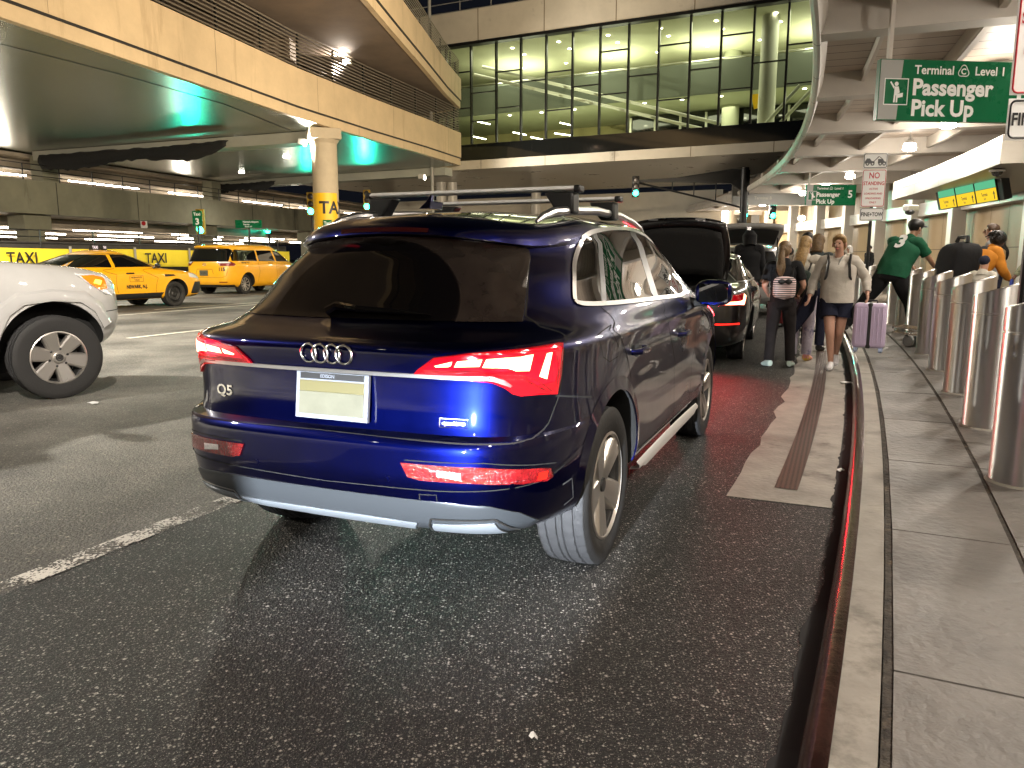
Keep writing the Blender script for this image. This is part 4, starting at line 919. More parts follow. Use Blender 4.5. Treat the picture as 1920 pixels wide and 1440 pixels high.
for lvl, z in ((0, 2.93), (1, 5.66)):
    for o in (4.8, 11, 20):
        for d in [-14 + 8*i for i in range(8)]:
            mb = MB(); T = Matrix.Translation(G(d + (o % 3), o, z)) @ Matrix.Rotation(GY, 4, 'Z'); mb.box((0, 0, 0), (.16, 5.2, .07), 0, T)
            mb.build('tube_light', M['tube_lamp'], gar, smooth=False)
    for d in (-8, 6, 20, 34): o_ = lamp('garage_light', 'POINT', G(d, 6, z - .9), 320, (1, .9, .74), .5); o_.parent = gar
# banner fence in front of the garage
BA, BB = Vector((-24.5, 12.5, 0)), Vector((-12.2, 43, 0)); BD = (BB - BA).normalized(); BN = Vector((BD.y, -BD.x, 0)); BL = (BB - BA).length
bf = thing('banner_fence', 'yellow banner reading TAXI strung along a dark fence behind the taxis', 'fence')
mb = MB(); rows = []
for z in (1.02, 1.25, 1.5, 1.76): rows.append([BA + BD*d + BN*(.03*math.sin(d*1.3) + .015*math.sin(d*3.1 + z)) + Vector((0, 0, z + .012*math.sin(d*.9))) for d in [i*.4 for i in range(int(BL/.4) + 1)]])
mb.sheet(rows[::-1])
for px in (40, 291):
    r = ray(px, 484); n = BN; t = (BA.dot(n))/(r.dot(n)); p = r*t
    if px == 40: p = p + BD*0
    mtext(mb, 'TAXI', .60, upright((p.x, p.y, 1.2), math.atan2(BD.y, BD.x)) @ Matrix.Translation((0, 0, .07)), 1, .010, 'CENTER', .9)
mb.build('banner', [M['banner'], M['sign_black']], bf, smooth=True, angle=80)
mb = MB(); mb.prism([BA + BN*-.25, BA + BN*-.06, BA + BN*-.06 + Vector((0, 0, 1.02)), BA + BN*-.25 + Vector((0, 0, 1.02))], BB - BA); mb.prism([BA + BN*-.34 + Vector((0, 0, 1.70)), BA + BN*-.30 + Vector((0, 0, 1.70)), BA + BN*-.30 + Vector((0, 0, 2.02)), BA + BN*-.34 + Vector((0, 0, 2.02))], BB - BA); mb.build('base_wall', M['fence_base'], bf, smooth=False)
mb = MB()
for z in (1.95, 2.2, 2.45): mb.tube([BA - BN*.3 + Vector((0, 0, z)), BB - BN*.3 + Vector((0, 0, z))], .022, 6)
mb.build('rail', M['pole_dark'], bf)
for d in [i*2.3 for i in range(15)]:
    p = BA + BD*d; mb = MB(); mb.tube([(p.x - BN.x*.3, p.y - BN.y*.3, 0), (p.x - BN.x*.3, p.y - BN.y*.3, 2.47)], .03, 6); mb.build('post', M['pole_dark'], bf)
for d in [i*3.05 + 1 for i in range(11)]:
    p = BA + BD*d + BN*.12; mb = MB(); mb.tube([(p.x, p.y, 0), (p.x, p.y, 1.85)], .05, 8); mb.build('stake', M['pole_grey'], bf)
M['_'] = None
# ---------------------------------------------------------------- glazed terminal bridge across the road
sky = thing('glass_bridge', 'glazed terminal bridge with lit floors spanning the road under a pale parapet', 'building')
SA, SB = at(840, 320, 6.5), at(1480, 283, 6.5); SA.z = 0; SB.z = 0; SD = (SB - SA).normalized(); SN = Vector((-SD.y, SD.x, 0))     # SN points away from the camera
if SN.y < 0: SN = -SN
SL = (SB - SA).length; SYAW = math.atan2(SD.y, SD.x)
def B_(u, o=0.0, z=0.0): return SA + SD*u + SN*o + Vector((0, 0, z))
U0, U1 = -14.0, SL + 12
def slab(name, u0, u1, o0, o1, z0, z1, m, par=None, **kw):
    mb = MB(); mb.prism([B_(u0, o0, z0), B_(u0, o1, z0), B_(u0, o1, z1), B_(u0, o0, z1)], SD*(u1 - u0)); return mb.build(name, m, par or sky, smooth=False, **kw)
zg0, zg1, zp = 7.92, 13.45, 15.15       # glass foot, glass head, parapet top
slab('lower_fascia', U0, U1, 0, .3, 6.5, 7.0, M['fascia']); slab('soffit', U0, U1, .3, 16, 6.52, 6.72, M['soffit_white'])
slab('dark_band', U0, U1, .12, .3, 7.0, zg0, M['blackglass'])
slab('parapet', U0, U1, -.25, .25, zg1, zp, M['fascia'])
mb = MB()
for u in [U0 + 4.05*i for i in range(12)]: mb.add([B_(u, -.254, zg1), B_(u + .05, -.254, zg1), B_(u + .05, -.254, zp), B_(u, -.254, zp)], [(0, 1, 2, 3)]); mb.add([B_(u, -.004, 6.5), B_(u + .04, -.004, 6.5), B_(u + .04, -.004, 7.0), B_(u, -.004, 7.0)], [(0, 1, 2, 3)])
mb.build('joint', M['joint_tan'], sky, smooth=False)
mb = MB(); mb.prism([B_(U0, -.3, zg1 - .16), B_(U0, .2, zg1 - .16), B_(U0, .2, zg1), B_(U0, -.3, zg1)], SD*(U1 - U0)); mb.build('head_rail', M['mullion'], sky, smooth=False)
# mullions where the photo shows them
def u_at(px, py=200):
    r = ray(px, py); n = Vector((SN.x, SN.y, 0)); t = SA.dot(n)/r.dot(n); p = r*t; return (p - SA).dot(SD)
PX = [837, 883, 930, 976, 1023, 1072, 1123, 1176, 1232, 1290, 1347, 1407, 1470, 1530]
for i, px in enumerate(PX):
    u = u_at(px); mb = MB(); mb.prism([B_(u - .05, -.02, zg0), B_(u + .05, -.02, zg0), B_(u + .05, .16, zg0), B_(u - .05, .16, zg0)], (0, 0, zg1 - zg0)); mb.build('mullion', M['mullion'], sky, smooth=False)
for a, b, k in zip(PX, PX[1:], range(20)):
    u0, u1 = u_at(a) + .035, u_at(b) - .035; h = zg1 - zg0; step = [(.36, .72), (.22, .5), (.33, .68), (.56, .56), (.26, .62), (.46, .46), (.36, .75), (.5, .5), (.26, .74), (.5, .5), (.3, .76), (.5, .5), (.3, .62)][k % 13]
    for q in set(step): mb = MB(); mb.prism([B_(u0, .0, zg0 + h*q), B_(u0, .12, zg0 + h*q), B_(u0, .12, zg0 + h*q + .06), B_(u0, .0, zg0 + h*q + .06)], SD*(u1 - u0)); mb.build('transom', M['mullion'], sky, smooth=False)
    mb = MB(); mb.add([B_(u0, .06, zg0), B_(u1, .06, zg0), B_(u1, .06, zg1), B_(u0, .06, zg1)], [(0, 1, 2, 3)]); mb.build('glass_pane', M['facade_glass'], sky, smooth=False)
# inside
slab('floor', U0, U1, .3, 12, 7.6, zg0, M['inwall']); slab('ceiling', U0, U1, .3, 12, zg1 - .1, zg1 + .1, M['inceil'])
slab('gallery', U0, U1, 4.2, 12, 10.35, 11.1, M['inwall']); slab('gallery_edge', U0, U1, 4.05, 4.2, 10.3, 12.0, M['gallery']); 
mb = MB(); mb.tube([B_(U0, 4.1, 12.1), B_(U1, 4.1, 12.1)], .04, 6); mb.build('handrail', M['satin'], sky)
slab('back_wall', U0, U1, 11.8, 12, 8, zg1, M['inback']); slab('side_wall', U0, U0 + .2, .3, 12, 8, zg1, M['inwall'])
slab('dark_glazing', u_at(1085), U1, 9.0, 9.1, zg0, 10.3, M['blackglass'])
mb = MB()
for u in [u_at(1085) + 1.6*i for i in range(12)]: mb.prism([B_(u, 8.85, zg0), B_(u + .12, 8.85, zg0), B_(u + .12, 9.0, zg0), B_(u, 9.0, zg0)], (0, 0, 2.3))
mb.build('inner_frame', M['steelwhite'], sky, smooth=False)
for (x0, y0, x1, y1, o) in ((890, 140, 1330, 245, 1.2), (905, 125, 1350, 232, 1.5), (1420, 250, 1500, 160, 1.5), (1440, 255, 1520, 170, 1.8)):
    def onp(px, py):
        r = ray(px, py); n = SN; t = (SA + SN*o).dot(n)/r.dot(n); return Vector((0, 0, CAM_H)) + r*((SA + SN*o - Vector((0, 0, 0))).dot(n)/r.dot(n))
    mb = MB(); mb.tube([onp(x0, y0), onp(x1, y1)], .09, 10); mb.build('brace', M['steelwhite'], sky)
for px, o in ((1437, 2.0), (1370, 8.2)):
    r = ray(px, 200); t = (SA + SN*o).dot(SN)/r.dot(SN); p = r*t; mb = MB(); mb.lathe([(.42 if o < 5 else .5, 8), (.42 if o < 5 else .5, zg1)], 24, 0, Matrix.Translation((p.x, p.y, 0))); mb.build('inner_column', M['steelwhite'] if o < 5 else M['inwall'], sky)
for i in range(13):
    for o, z in ((1.6, zg1 - .115), (3.2, zg1 - .115), (6.2, zg1 - .115)):
        if (i + int(o)) % 2: continue
        mb = MB(); p = B_(2 + i*1.45, o, z); mb.lathe([(.11, 0), (.1, -.02), (.001, -.025)], 10, 0, Matrix.Translation(p)); mb.build('downlight', M['down_lamp'], sky)
for i in range(9):
    mb = MB(); p = B_(1.5 + i*2.2, 5.2, 10.34); mb.lathe([(.11, 0), (.1, -.02), (.001, -.025)], 10, 0, Matrix.Translation(p)); mb.build('downlight', M['down_lamp'], sky)
for (px, py, w, o) in ((895, 228, .9, 4), (887, 256, .9, 3), (962, 248, .9, 4), (1040, 250, 1.2, 4), (1050, 230, .8, 5), (995, 257, .9, 3)):
    r = ray(px, py); p = Vector((0, 0, CAM_H)) + r*((SA + SN*o).dot(SN)/r.dot(SN)); mb = MB(); mb.tube([p, p + SD*w + Vector((0, 0, -.22))], .035, 6); mb.build('tube_light', M['down_lamp'], sky)
mb = MB(); p = B_(u_at(1385), 3.2, 9.9); mb.prism([p, p + SD*.9, p + SD*.75 + Vector((0, 0, -.6)), p + SD*.2 + Vector((0, 0, -.75))], SN*.12); mb.build('hanging_sign', M['sign_yellow'], sky, smooth=False)
for u in (2, 8, 14, 20, 26):
    for o, z, pw, up_ in ((2.2, zg1 - .3, .8, 0), (6.5, 10.2, .6, 0), (5.5, 11.9, 1.0, 1)):  # last row is added fill, aimed up to brighten the ceiling
        o_ = lamp('inside_light', 'AREA', B_(u, o, z), LIGHT['inside']*pw, (1, .98, .72), 3, aim=B_(u, o, 30 if up_ else 0)); o_.parent = sky
# roof rail, flag pole
mb = MB()
for z in (zp + .45, zp + .95): mb.tube([B_(U0, 1.0, z), B_(U1, 1.0, z)], .025, 6)
mb.build('roof_rail', M['pole_grey'], sky)
for u in [U0 + 2.05*i for i in range(20)]: mb = MB(); mb.tube([B_(u, 1.0, zp - .3), B_(u, 1.0, zp + 1.0)], .035, 6); mb.build('roof_post', M['pole_grey'], sky)
fp_ = MB(); p = atY(806, 60, 44.5); fp_.tube([(p.x, p.y, 0), (p.x, p.y, 24)], .09, 10); tag(fp_.build('light_mast', M['pole_grey']), 'tall thin grey mast rising beside the glazed bridge', 'mast')
# far beige block and piers under the bridge
far = thing('far_building', 'low beige building beyond the glazed bridge, pale wall with a grey upper band', 'building')
mb = MB(); o = 17.5
mb.prism([B_(-16, o, 0), B_(-16, o + 6, 0), B_(-16, o + 6, 6.3), B_(-16, o, 6.3)], SD*(u_at(1180) + 17.5)); mb.build('wall', M['fascia'], far, smooth=False)
mb = MB(); u2 = u_at(1182) + 2.5; mb.prism([B_(u2, o + 6, 3.2), B_(u2, o + 9, 3.2), B_(u2, o + 9, 6.2), B_(u2, o + 6, 6.2)], SD*22); mb.build('upper_band', M['grey_band'], far, smooth=False)
mb = MB(); mb.prism([B_(u2, o + 5, 2.3), B_(u2, o + 9, 2.3), B_(u2, o + 9, 3.2), B_(u2, o + 5, 3.2)], SD*22); mb.build('lower_band', M['fascia'], far, smooth=False)
for px in (828, 848, 1005):
    p = atY(px, 370, 54 if px != 1005 else 58); mb = MB(); mb.lathe([(.35, 0), (.35, 6.5)], 16, 0, Matrix.Translation((p.x, p.y, 0))); mb.build('pier', M['whitepanel'], far)
# dark traffic mast arm and its signals
def signal(loc, rz, label, lit='green', group='green traffic signals', power=18, s=1.0, fac=(0, -1, 0), yellow=False):
    t = thing('traffic_signal', label, 'traffic light', loc, rz, group); hm = M['signal_yellow'] if yellow else M['pole_dark']
    mb = MB(); mb.box((0, .1, .36*s), (.36*s, .2, 1.06*s)); mb.build('housing', hm, t, bevel=.03)
    for i, (c, on) in enumerate((('red', lit == 'red'), ('amber', False), ('green', lit == 'green'))):
        z = (.70 - .34*i)*s; mb = MB(); mb.lathe([(.14*s, 0), (.11*s, .03), (.001, .045)], 20, 0, Matrix.Translation((0, -.005, z)) @ Matrix.Rotation(R(90), 4, 'X'))
        mb.build('lens', M['green_lamp'] if c == 'green' and on else M['red_lamp'] if c == 'red' and on else M['dead_lens'], t)
        mb = MB(); A, B = [], []
        for k in range(13): a = math.pi*k/12*1.15 - .23; A.append((.16*s*math.cos(a), 0, z + .16*s*math.sin(a))); B.append((.15*s*math.cos(a), -.2*s*(.4 + .6*math.sin(max(a, 0))), z + .15*s*math.sin(a)))
        mb.sheet([A, B]); mb.build('visor', hm, t)
    if lit == 'green' and power: o = lamp('light', 'SPOT', (0, -.35, .02), power, (.02, 1, .62), .16, aim=(0, -6, 1.3), angle=75, blend=.8); o.parent = t
    return t
mast = thing('mast_arm', 'dark tapered mast arm on a pole holding a green signal over the road', 'traffic mast')
pm = atY(1396, 350, 40); pe = atY(1192, 341, 41.5)
mb = MB(); mb.tube([(pm.x, pm.y, 0), (pm.x, pm.y, 5.9)], .19, 14); mb.build('pole', M['pole_dark'], mast)
top = Vector((pm.x, pm.y, 5.45)); d_ = pe - top
mb = MB(); mb.prism([top + Vector((.25, 0, -.9)), top + Vector((.25, 0, .35)), top + d_*.12 + Vector((0, 0, .42)), top + d_*.62 + Vector((0, 0, .12)), top + d_ + Vector((0, 0, .09)), top + d_ + Vector((0, 0, -.02)), top + d_*.62 + Vector((0, 0, -.10)), top + d_*.12 + Vector((0, 0, -.3))], (0, .18, 0)); mb.build('arm', M['pole_dark'], mast, smooth=False)
mb = MB(); mb.tube([top + d_ + Vector((0, .1, 0)), top + Vector((-.1, .1, -1.5))], .05, 8)
for t in (.25, .45, .65): q = top + d_*t; mb.tube([q + Vector((0, .1, .05)), q + Vector((0, .1, -1.45*(1 - t)))], .03, 6)
mb.build('strut', M['pole_dark'], mast)
p = atY(1192, 362, 41.4); signal((p.x, p.y, p.z - .02), 0, 'green traffic signal hanging from the tip of the dark mast arm', s=1.0, power=500)
p = atY(1449, 405, 48); signal(p, 0, 'green traffic signal above the open white tailgate', s=1.1, power=500)
p = atY(1398, 404, 46); signal(p, 0, 'green signal low on the dark mast pole with its red lens dim', s=.8, power=0)
p = atY(583, 397, 50); signal(p, 0, 'green traffic signal touching the left side of the round column', s=1.35, power=500, yellow=True); tp = MB(); tp.tube([(p.x, p.y + .3, 0), (p.x, p.y + .3, p.z + 1)], .07, 8); tag(tp.build('signal_pole', M['pole_dark']), 'dark signal pole just left of the round column', 'pole')
p = atY(688, 388, 46); signal(p, 0, 'green traffic signal seen right of the round column above the blue roof', s=1.1, power=1200, yellow=True); tp = MB(); tp.tube([(p.x, p.y + .3, 0), (p.x, p.y + .3, p.z + 1)], .07, 8); tag(tp.build('signal_pole', M['pole_dark']), 'dark signal pole right of the round column', 'pole')
p = atY(502, 433, 59); signal(p, 0, 'green traffic signal above the roof of the yellow minivan', s=1.5, power=1600); tp = MB(); tp.tube([(p.x, p.y + .3, 0), (p.x, p.y + .3, 5.0)], .08, 8); tp.tube([(p.x, p.y + .3, 4.6), (p.x + 1.2, p.y + .3, 5.3)], .05, 8); tag(tp.build('signal_pole', M['pole_dark']), 'dark signal pole behind the yellow minivan', 'pole')
# ---------------------------------------------------------------- other vehicles
def simple_car(name, label, rings, ym, top, rh, pm, loc, yaw, wb, Rw, style, sidewins, rearwin=None, frontwin=None, cat='car', group=None, N=56, dz=.045, tw=.74, arch=None, flare=.015, wheel_w=.225, rim_r=.66, doors=(), lights=True, bow_fix=None, rimmats=None, archz=.02, K_=9):
    S = Shell(rings, ym, top, rh, flares=((0, .55, flare, .45, .22), (wb, .55, flare, .45, .22)), N=N)
    root = thing(name, label, cat, (loc[0], loc[1], 0), -R(yaw), group); ar = arch or Rw + .06
    body = car_shell(root, S, [pm, M['void']], [(0, Rw + archz, ar), (wb, Rw + archz, ar)], dz=dz, K_=K_)
    for y0 in (0, wb): arch_lip(root, S, y0, Rw + archz, ar, pm, .04, -6, 186)
    for wn in sidewins:
        for mir in (False, True): lay(root, S, 'side_window', [sp(S, wn)], M['carglass'], .004, mir, nr=8, nc=8)
    if rearwin: lay(root, S, 'rear_window', [rp(S, rearwin)], M['carglass'], .010, nr=12, nc=30)
    if frontwin: lay(root, S, 'windscreen', [fp(S, frontwin)], M['carglass'], .004, nr=8, nc=14)
    if doors: seams(body, S, 'door_gap', [sp(S, d) for d in doors], M['void'], .008, .002)
    mb = MB(); w = rings[0][1]; mb.box((0, wb/2, .34), (w*1.3, wb + .1, .16)); mb.build('underbody', M['void'], root)
    for x in (tw, -tw):
        for y in (0, wb): wheel(root, x, y, Rw, wheel_w, style, rim_r=rim_r, mats=rimmats)
    return root, S, body
def on_side(root, S, txt, size, y, z, m, bold=.004, xs=1.0, name='lettering', right=True):
    """writing on the side of a car"""
    v, f = text_geo(txt, size, bold, 'CENTER', xs); sg = 1 if right else -1
    mb = MB(); mb.add([(sg*(S.side(y + sg*p[0], z + p[1]) + .006), y + sg*p[0], z + p[1]) for p in v], f); return mb.build(name, m, root, smooth=False)
def on_rear(root, S, txt, size, x, z, m, bold=.004, xs=1.0, name='lettering', off=.006):
    v, f = text_geo(txt, size, bold, 'CENTER', xs); mb = MB(); mb.add([(x + p[0], S.rear(abs(x + p[0]), z + p[1]) - off, z + p[1]) for p in v], f); return mb.build(name, m, root, smooth=False)
SEDAN = [(.24,.80,-.95,3.78,6,.06),(.31,.89,-1.10,3.93,6,.07),(.45,.92,-1.16,3.99,6,.08),(.62,.93,-1.18,3.99,6,.08),(.76,.935,-1.17,3.94,6,.08),(.88,.93,-1.15,3.78,6,.08),(.97,.91,-1.12,3.45,6,.09),(1.02,.88,-1.02,2.95,6,.10),(1.05,.865,-.62,2.72,5.5,.12),(1.10,.845,-.42,2.60,5,.12),(1.22,.78,-.05,2.28,4.6,.12),(1.36,.695,.38,1.90,4.2,.12),(1.45,.635,.66,1.62,4,.12)]
SW = [[(-.18,1.09),(.98,1.085),(.98,1.40),(.62,1.405),(.25,1.28)], [(1.08,1.085),(2.22,1.09),(1.78,1.33),(1.52,1.40),(1.08,1.41)]]
def taxi_sedan():
    root, S, body = simple_car('taxi_sedan', 'yellow taxi sedan with a small roof sign, waiting beside the yellow banner', SEDAN, 1.3, 1.45, .09, M['taxi'], (-12.1, 20.5), 27, 2.87, .345, 'disc', SW, [(-.62,1.07),(.62,1.07),(.5,1.40),(-.5,1.40)], [(-.66,1.08),(.66,1.08),(.52,1.40),(-.52,1.40)], doors=[[(1.03,1.08),(1.06,.9),(1.08,.42)], [(2.25,1.06),(2.28,.8),(2.2,.42)], [(-.12,1.08),(.25,.85),(.42,.6)], [(-.3,.40),(3.2,.40)]], group='yellow taxis', rimmats=[M['black'], M['alloy_dark'], M['black']])
    for mir in (False, True): mb = MB(); mb.add(*S.line(sp(S, [(-.22,1.085),(.22,1.285),(.62,1.425),(1.5,1.42),(1.82,1.34),(2.28,1.085)]), .022, .006, mir)); mb.build('window_trim', M['satin'], root)
    for mir in (False, True): lay(root, S, 'side_skirt', [sp(S, [(.42,.26),(2.45,.26),(2.45,.40),(.42,.40)])], M['black'], .006, mir, nr=4, nc=8)
    on_side(root, S, 'NEWARK, N.J.', .125, 1.62, .54, M['sign_black'], .006, .8); on_side(root, S, 'MAXIMUM RATES', .05, 1.62, .80, M['sign_black'], .001, .8); on_side(root, S, 'TAXI', .07, 1.62, .73, M['sign_black'], .001, 1.0)
    mb = MB(); mb.add(*S.line(sp(S, [(1.42,.71),(1.82,.71),(1.82,.86),(1.42,.86),(1.42,.71)]), .008, .005)); mb.build('notice_frame', M['sign_black'], root)
    for sg in (1, -1):
        mb = MB(); mb.ball((sg*1.02, 2.22, 1.12), (.1, .06, .07), nu=14, nv=8); mb.tube([(sg*.84, 2.22, 1.06), (sg*.98, 2.22, 1.09)], .025, 6); mb.build('wing_mirror', M['black'], root)
        for y in (.5, 1.45): mb = MB(); x = S.side(y, .92); mb.tube([(sg*(x), y - .11, .925), (sg*(x + .03), y - .08, .93), (sg*(x + .03), y + .08, .93), (sg*x, y + .11, .925)], .018, 8); mb.build('door_handle', M['black'], root)
        lay(root, S, 'headlight', [sp(S, [(3.35,.80),(3.72,.74),(3.78,.80),(3.62,.90),(3.35,.90)])], M['clearlens'], .006, sg < 0, nr=6, nc=6)
        lay(root, S, 'bumper_guard', [sp(S, [(3.45,.28),(3.8,.28),(3.85,.66),(3.55,.66)])], M['black'], .008, sg < 0, nr=6, nc=6)
        lay(root, S, 'tail_light', [sp(S, [(-1.05,.80),(-.78,.84),(-.74,.94),(-1.0,.96)])], M['redlens_off'], .006, sg < 0, nr=6, nc=6)
        lay(root, S, 'side_vent', [sp(S, [(2.5,.82),(2.85,.84),(2.80,.88),(2.5,.89)])], M['black'], .004, sg < 0, nr=3, nc=6)
    mb = MB(); mb.box((0, 1.25, 1.60), (.55, .14, .13), 0, taper=.85); T = upright((0, 1.175, 1.565)); mtext(mb, 'TAXI', .10, T @ Matrix.Translation((0, 0, .0)), 1, .003)
    mtext(mb, 'TAXI', .09, Matrix.Translation((.278, 1.25, 1.565)) @ Matrix.Rotation(R(90), 4, 'Z') @ Matrix.Rotation(R(90), 4, 'X'), 1, .003, 'CENTER', .4)
    mb.build('roof_sign', [M['black'], M['taxi_letter']], root, smooth=False)
M['taxi_letter'] = emis('taxi letters', (1, .8, .75), 1.0)
taxi_sedan(); bpy.data.objects['taxi_sedan'].scale = (1.06, 1.06, 1.06)
VAN = [(.26,.84,-.9,3.70,6,.05),(.36,.93,-1.05,3.90,6.5,.06),(.50,.965,-1.10,3.97,6.5,.06),(.70,.98,-1.11,3.97,6.5,.06),(.90,.985,-1.10,3.75,6.5,.06),(1.02,.98,-1.09,3.4,6.5,.06),(1.10,.965,-1.08,3.15,6.5,.07),(1.16,.945,-1.06,3.0,6.3,.07),(1.45,.865,-.95,2.5,6,.08),(1.60,.82,-.90,2.2,5.8,.08),(1.64,.805,-.97,2.08,5.8,.08),(1.69,.775,-.95,1.95,5.6,.08),(1.72,.74,-.88,1.8,5.4,.08)]
def minivan():
    root, S, body = simple_car('taxi_minivan', 'yellow taxi minivan seen from behind, numbered 115 beside its tail lamp', VAN, 1.4, 1.72, .07, M['taxi'], (-11.45, 31.0), 17, 3.03, .35, 'plain', [[(-.72,1.17),(.62,1.16),(.62,1.55),(-.45,1.57),(-.68,1.48)], [(.72,1.16),(1.72,1.15),(1.62,1.55),(.72,1.55)], [(1.82,1.15),(2.7,1.13),(2.1,1.5),(1.74,1.55)]], [(-.80,1.15),(.80,1.15),(.77,1.52),(.70,1.60),(-.70,1.60),(-.77,1.52)], [(-.7,1.18),(.7,1.18),(.6,1.6),(-.6,1.6)], doors=[[(.66,1.14),(.72,.8),(.62,.42)], [(1.78,1.12),(1.8,.7),(1.8,.42)]], group='yellow taxis')
    seams(body, S, 'tailgate_gap', [rp(S, [(0,.60),(.66,.60),(.78,.66),(.83,.9),(.85,1.1)])], M['void'], .008, .002)
    for mir in (False, True):
        q0 = S.sx(.52, 1.0); q1 = S.sy(-.62, 1.03)
        t = lay(root, S, 'tail_light', [[(q0 - .03,1.145),(q0 + .10,1.0),(q1 - .08,1.0),(q1,1.05),(q1 - .05,1.09),(q1 - .25,1.15)]], M['redlens_off'], .012, mir, nr=10, nc=14)
        lay(t, S, 'clear_lens', [[(q0,1.143),(q0 + .06,1.085),(q1 - .2,1.095),(q1 - .28,1.147)]], M['clearlens'], .016, mir, nr=5, nc=10, skirt=.004)
        lay(root, S, 'bumper_reflector', [rp(S, [(.55,.43),(.78,.43),(.78,.46),(.55,.46)])], M['redlens_off'], .006, mir, nr=3, nc=5)
    on_rear(root, S, '115', .17, .66, .83, M['sign_black'], .008, .85); on_side(root, S, 'NEWARK TAXI', .07, -.1, 1.085, M['sign_black'], .003, .9); on_side(root, S, 'Newark, N.J.', .06, 1.4, 1.08, M['sign_black'], .002, .9)
    mb = MB(); T = Matrix.Translation((-.02, S.rear(.02, .76) - .02, .76)) @ Matrix.Rotation(R(90), 4, 'X'); mb.box((0, 0, 0), (.33, .19, .02), 0, T); mtext(mb, 'OT-478 J', .075, T @ Matrix.Translation((0, -.03, .0112)), 1, .002, 'CENTER', .85); mb.build('number_plate', [M['plate'], M['sign_black']], root, bevel=.002)
    mb = MB(); mb.add(*S.line(rp(S, [(-.36,.72),(-.31,.89),(.31,.89),(.36,.72)]), .02, .004)); mb.build('plate_recess', M['taxi_dark'], root)
    mb = MB(); pts = [(.07*math.cos(a), S.rear(0, 1.06) - .008, 1.055 + .045*math.sin(a)) for a in np.linspace(0, 2*math.pi, 25)]; mb.tube(pts, .007, 6, caps=False); mb.tube([(.03*math.cos(a), S.rear(0, 1.06) - .008, 1.055 + .045*math.sin(a)) for a in np.linspace(0, 2*math.pi, 25)], .006, 6, caps=False); mb.build('emblem', M['chrome'], root)
    for sg in (1, -1):
        mb = MB(); mb.tube([(sg*.66, -.5, 1.79), (sg*.66, -.4, 1.83), (sg*.66, 1.4, 1.84), (sg*.65, 1.55, 1.80)], .02, 8); mb.build('roof_rail', M['black'], root)
    for y in (-.2, .9): mb = MB(); mb.tube([(-.66, y, 1.84), (.66, y, 1.84)], .018, 8); mb.build('roof_bar', M['black'], root)
    lay(root, S, 'lower_bumper', [rp(S, [(-.80,.27),(.80,.27),(.86,.35),(-.86,.35)])], M['black'], .008, nr=4, nc=20)
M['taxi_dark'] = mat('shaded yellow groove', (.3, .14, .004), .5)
minivan(); bpy.data.objects['taxi_minivan'].scale = (1.1, 1.1, 1.1)
RUN = [(.44,.88,-1.0,3.42,5,.08),(.52,.96,-1.05,3.60,5.2,.09),(.64,.985,-1.07,3.70,5.4,.10),(.80,.99,-1.07,3.74,5.4,.10),(.95,.99,-1.07,3.74,5.4,.10),(1.08,.985,-1.06,3.72,5.4,.10),(1.19,.97,-1.06,3.66,5.4,.10),(1.27,.945,-1.05,3.50,5.6,.10),(1.33,.92,-1.05,3.15,6,.10),(1.385,.90,-1.05,2.45,6,.10),(1.42,.88,-1.0,2.05,6,.1),(1.6,.80,-.9,1.6,6,.1),(1.82,.72,-.8,1.2,6,.1)]
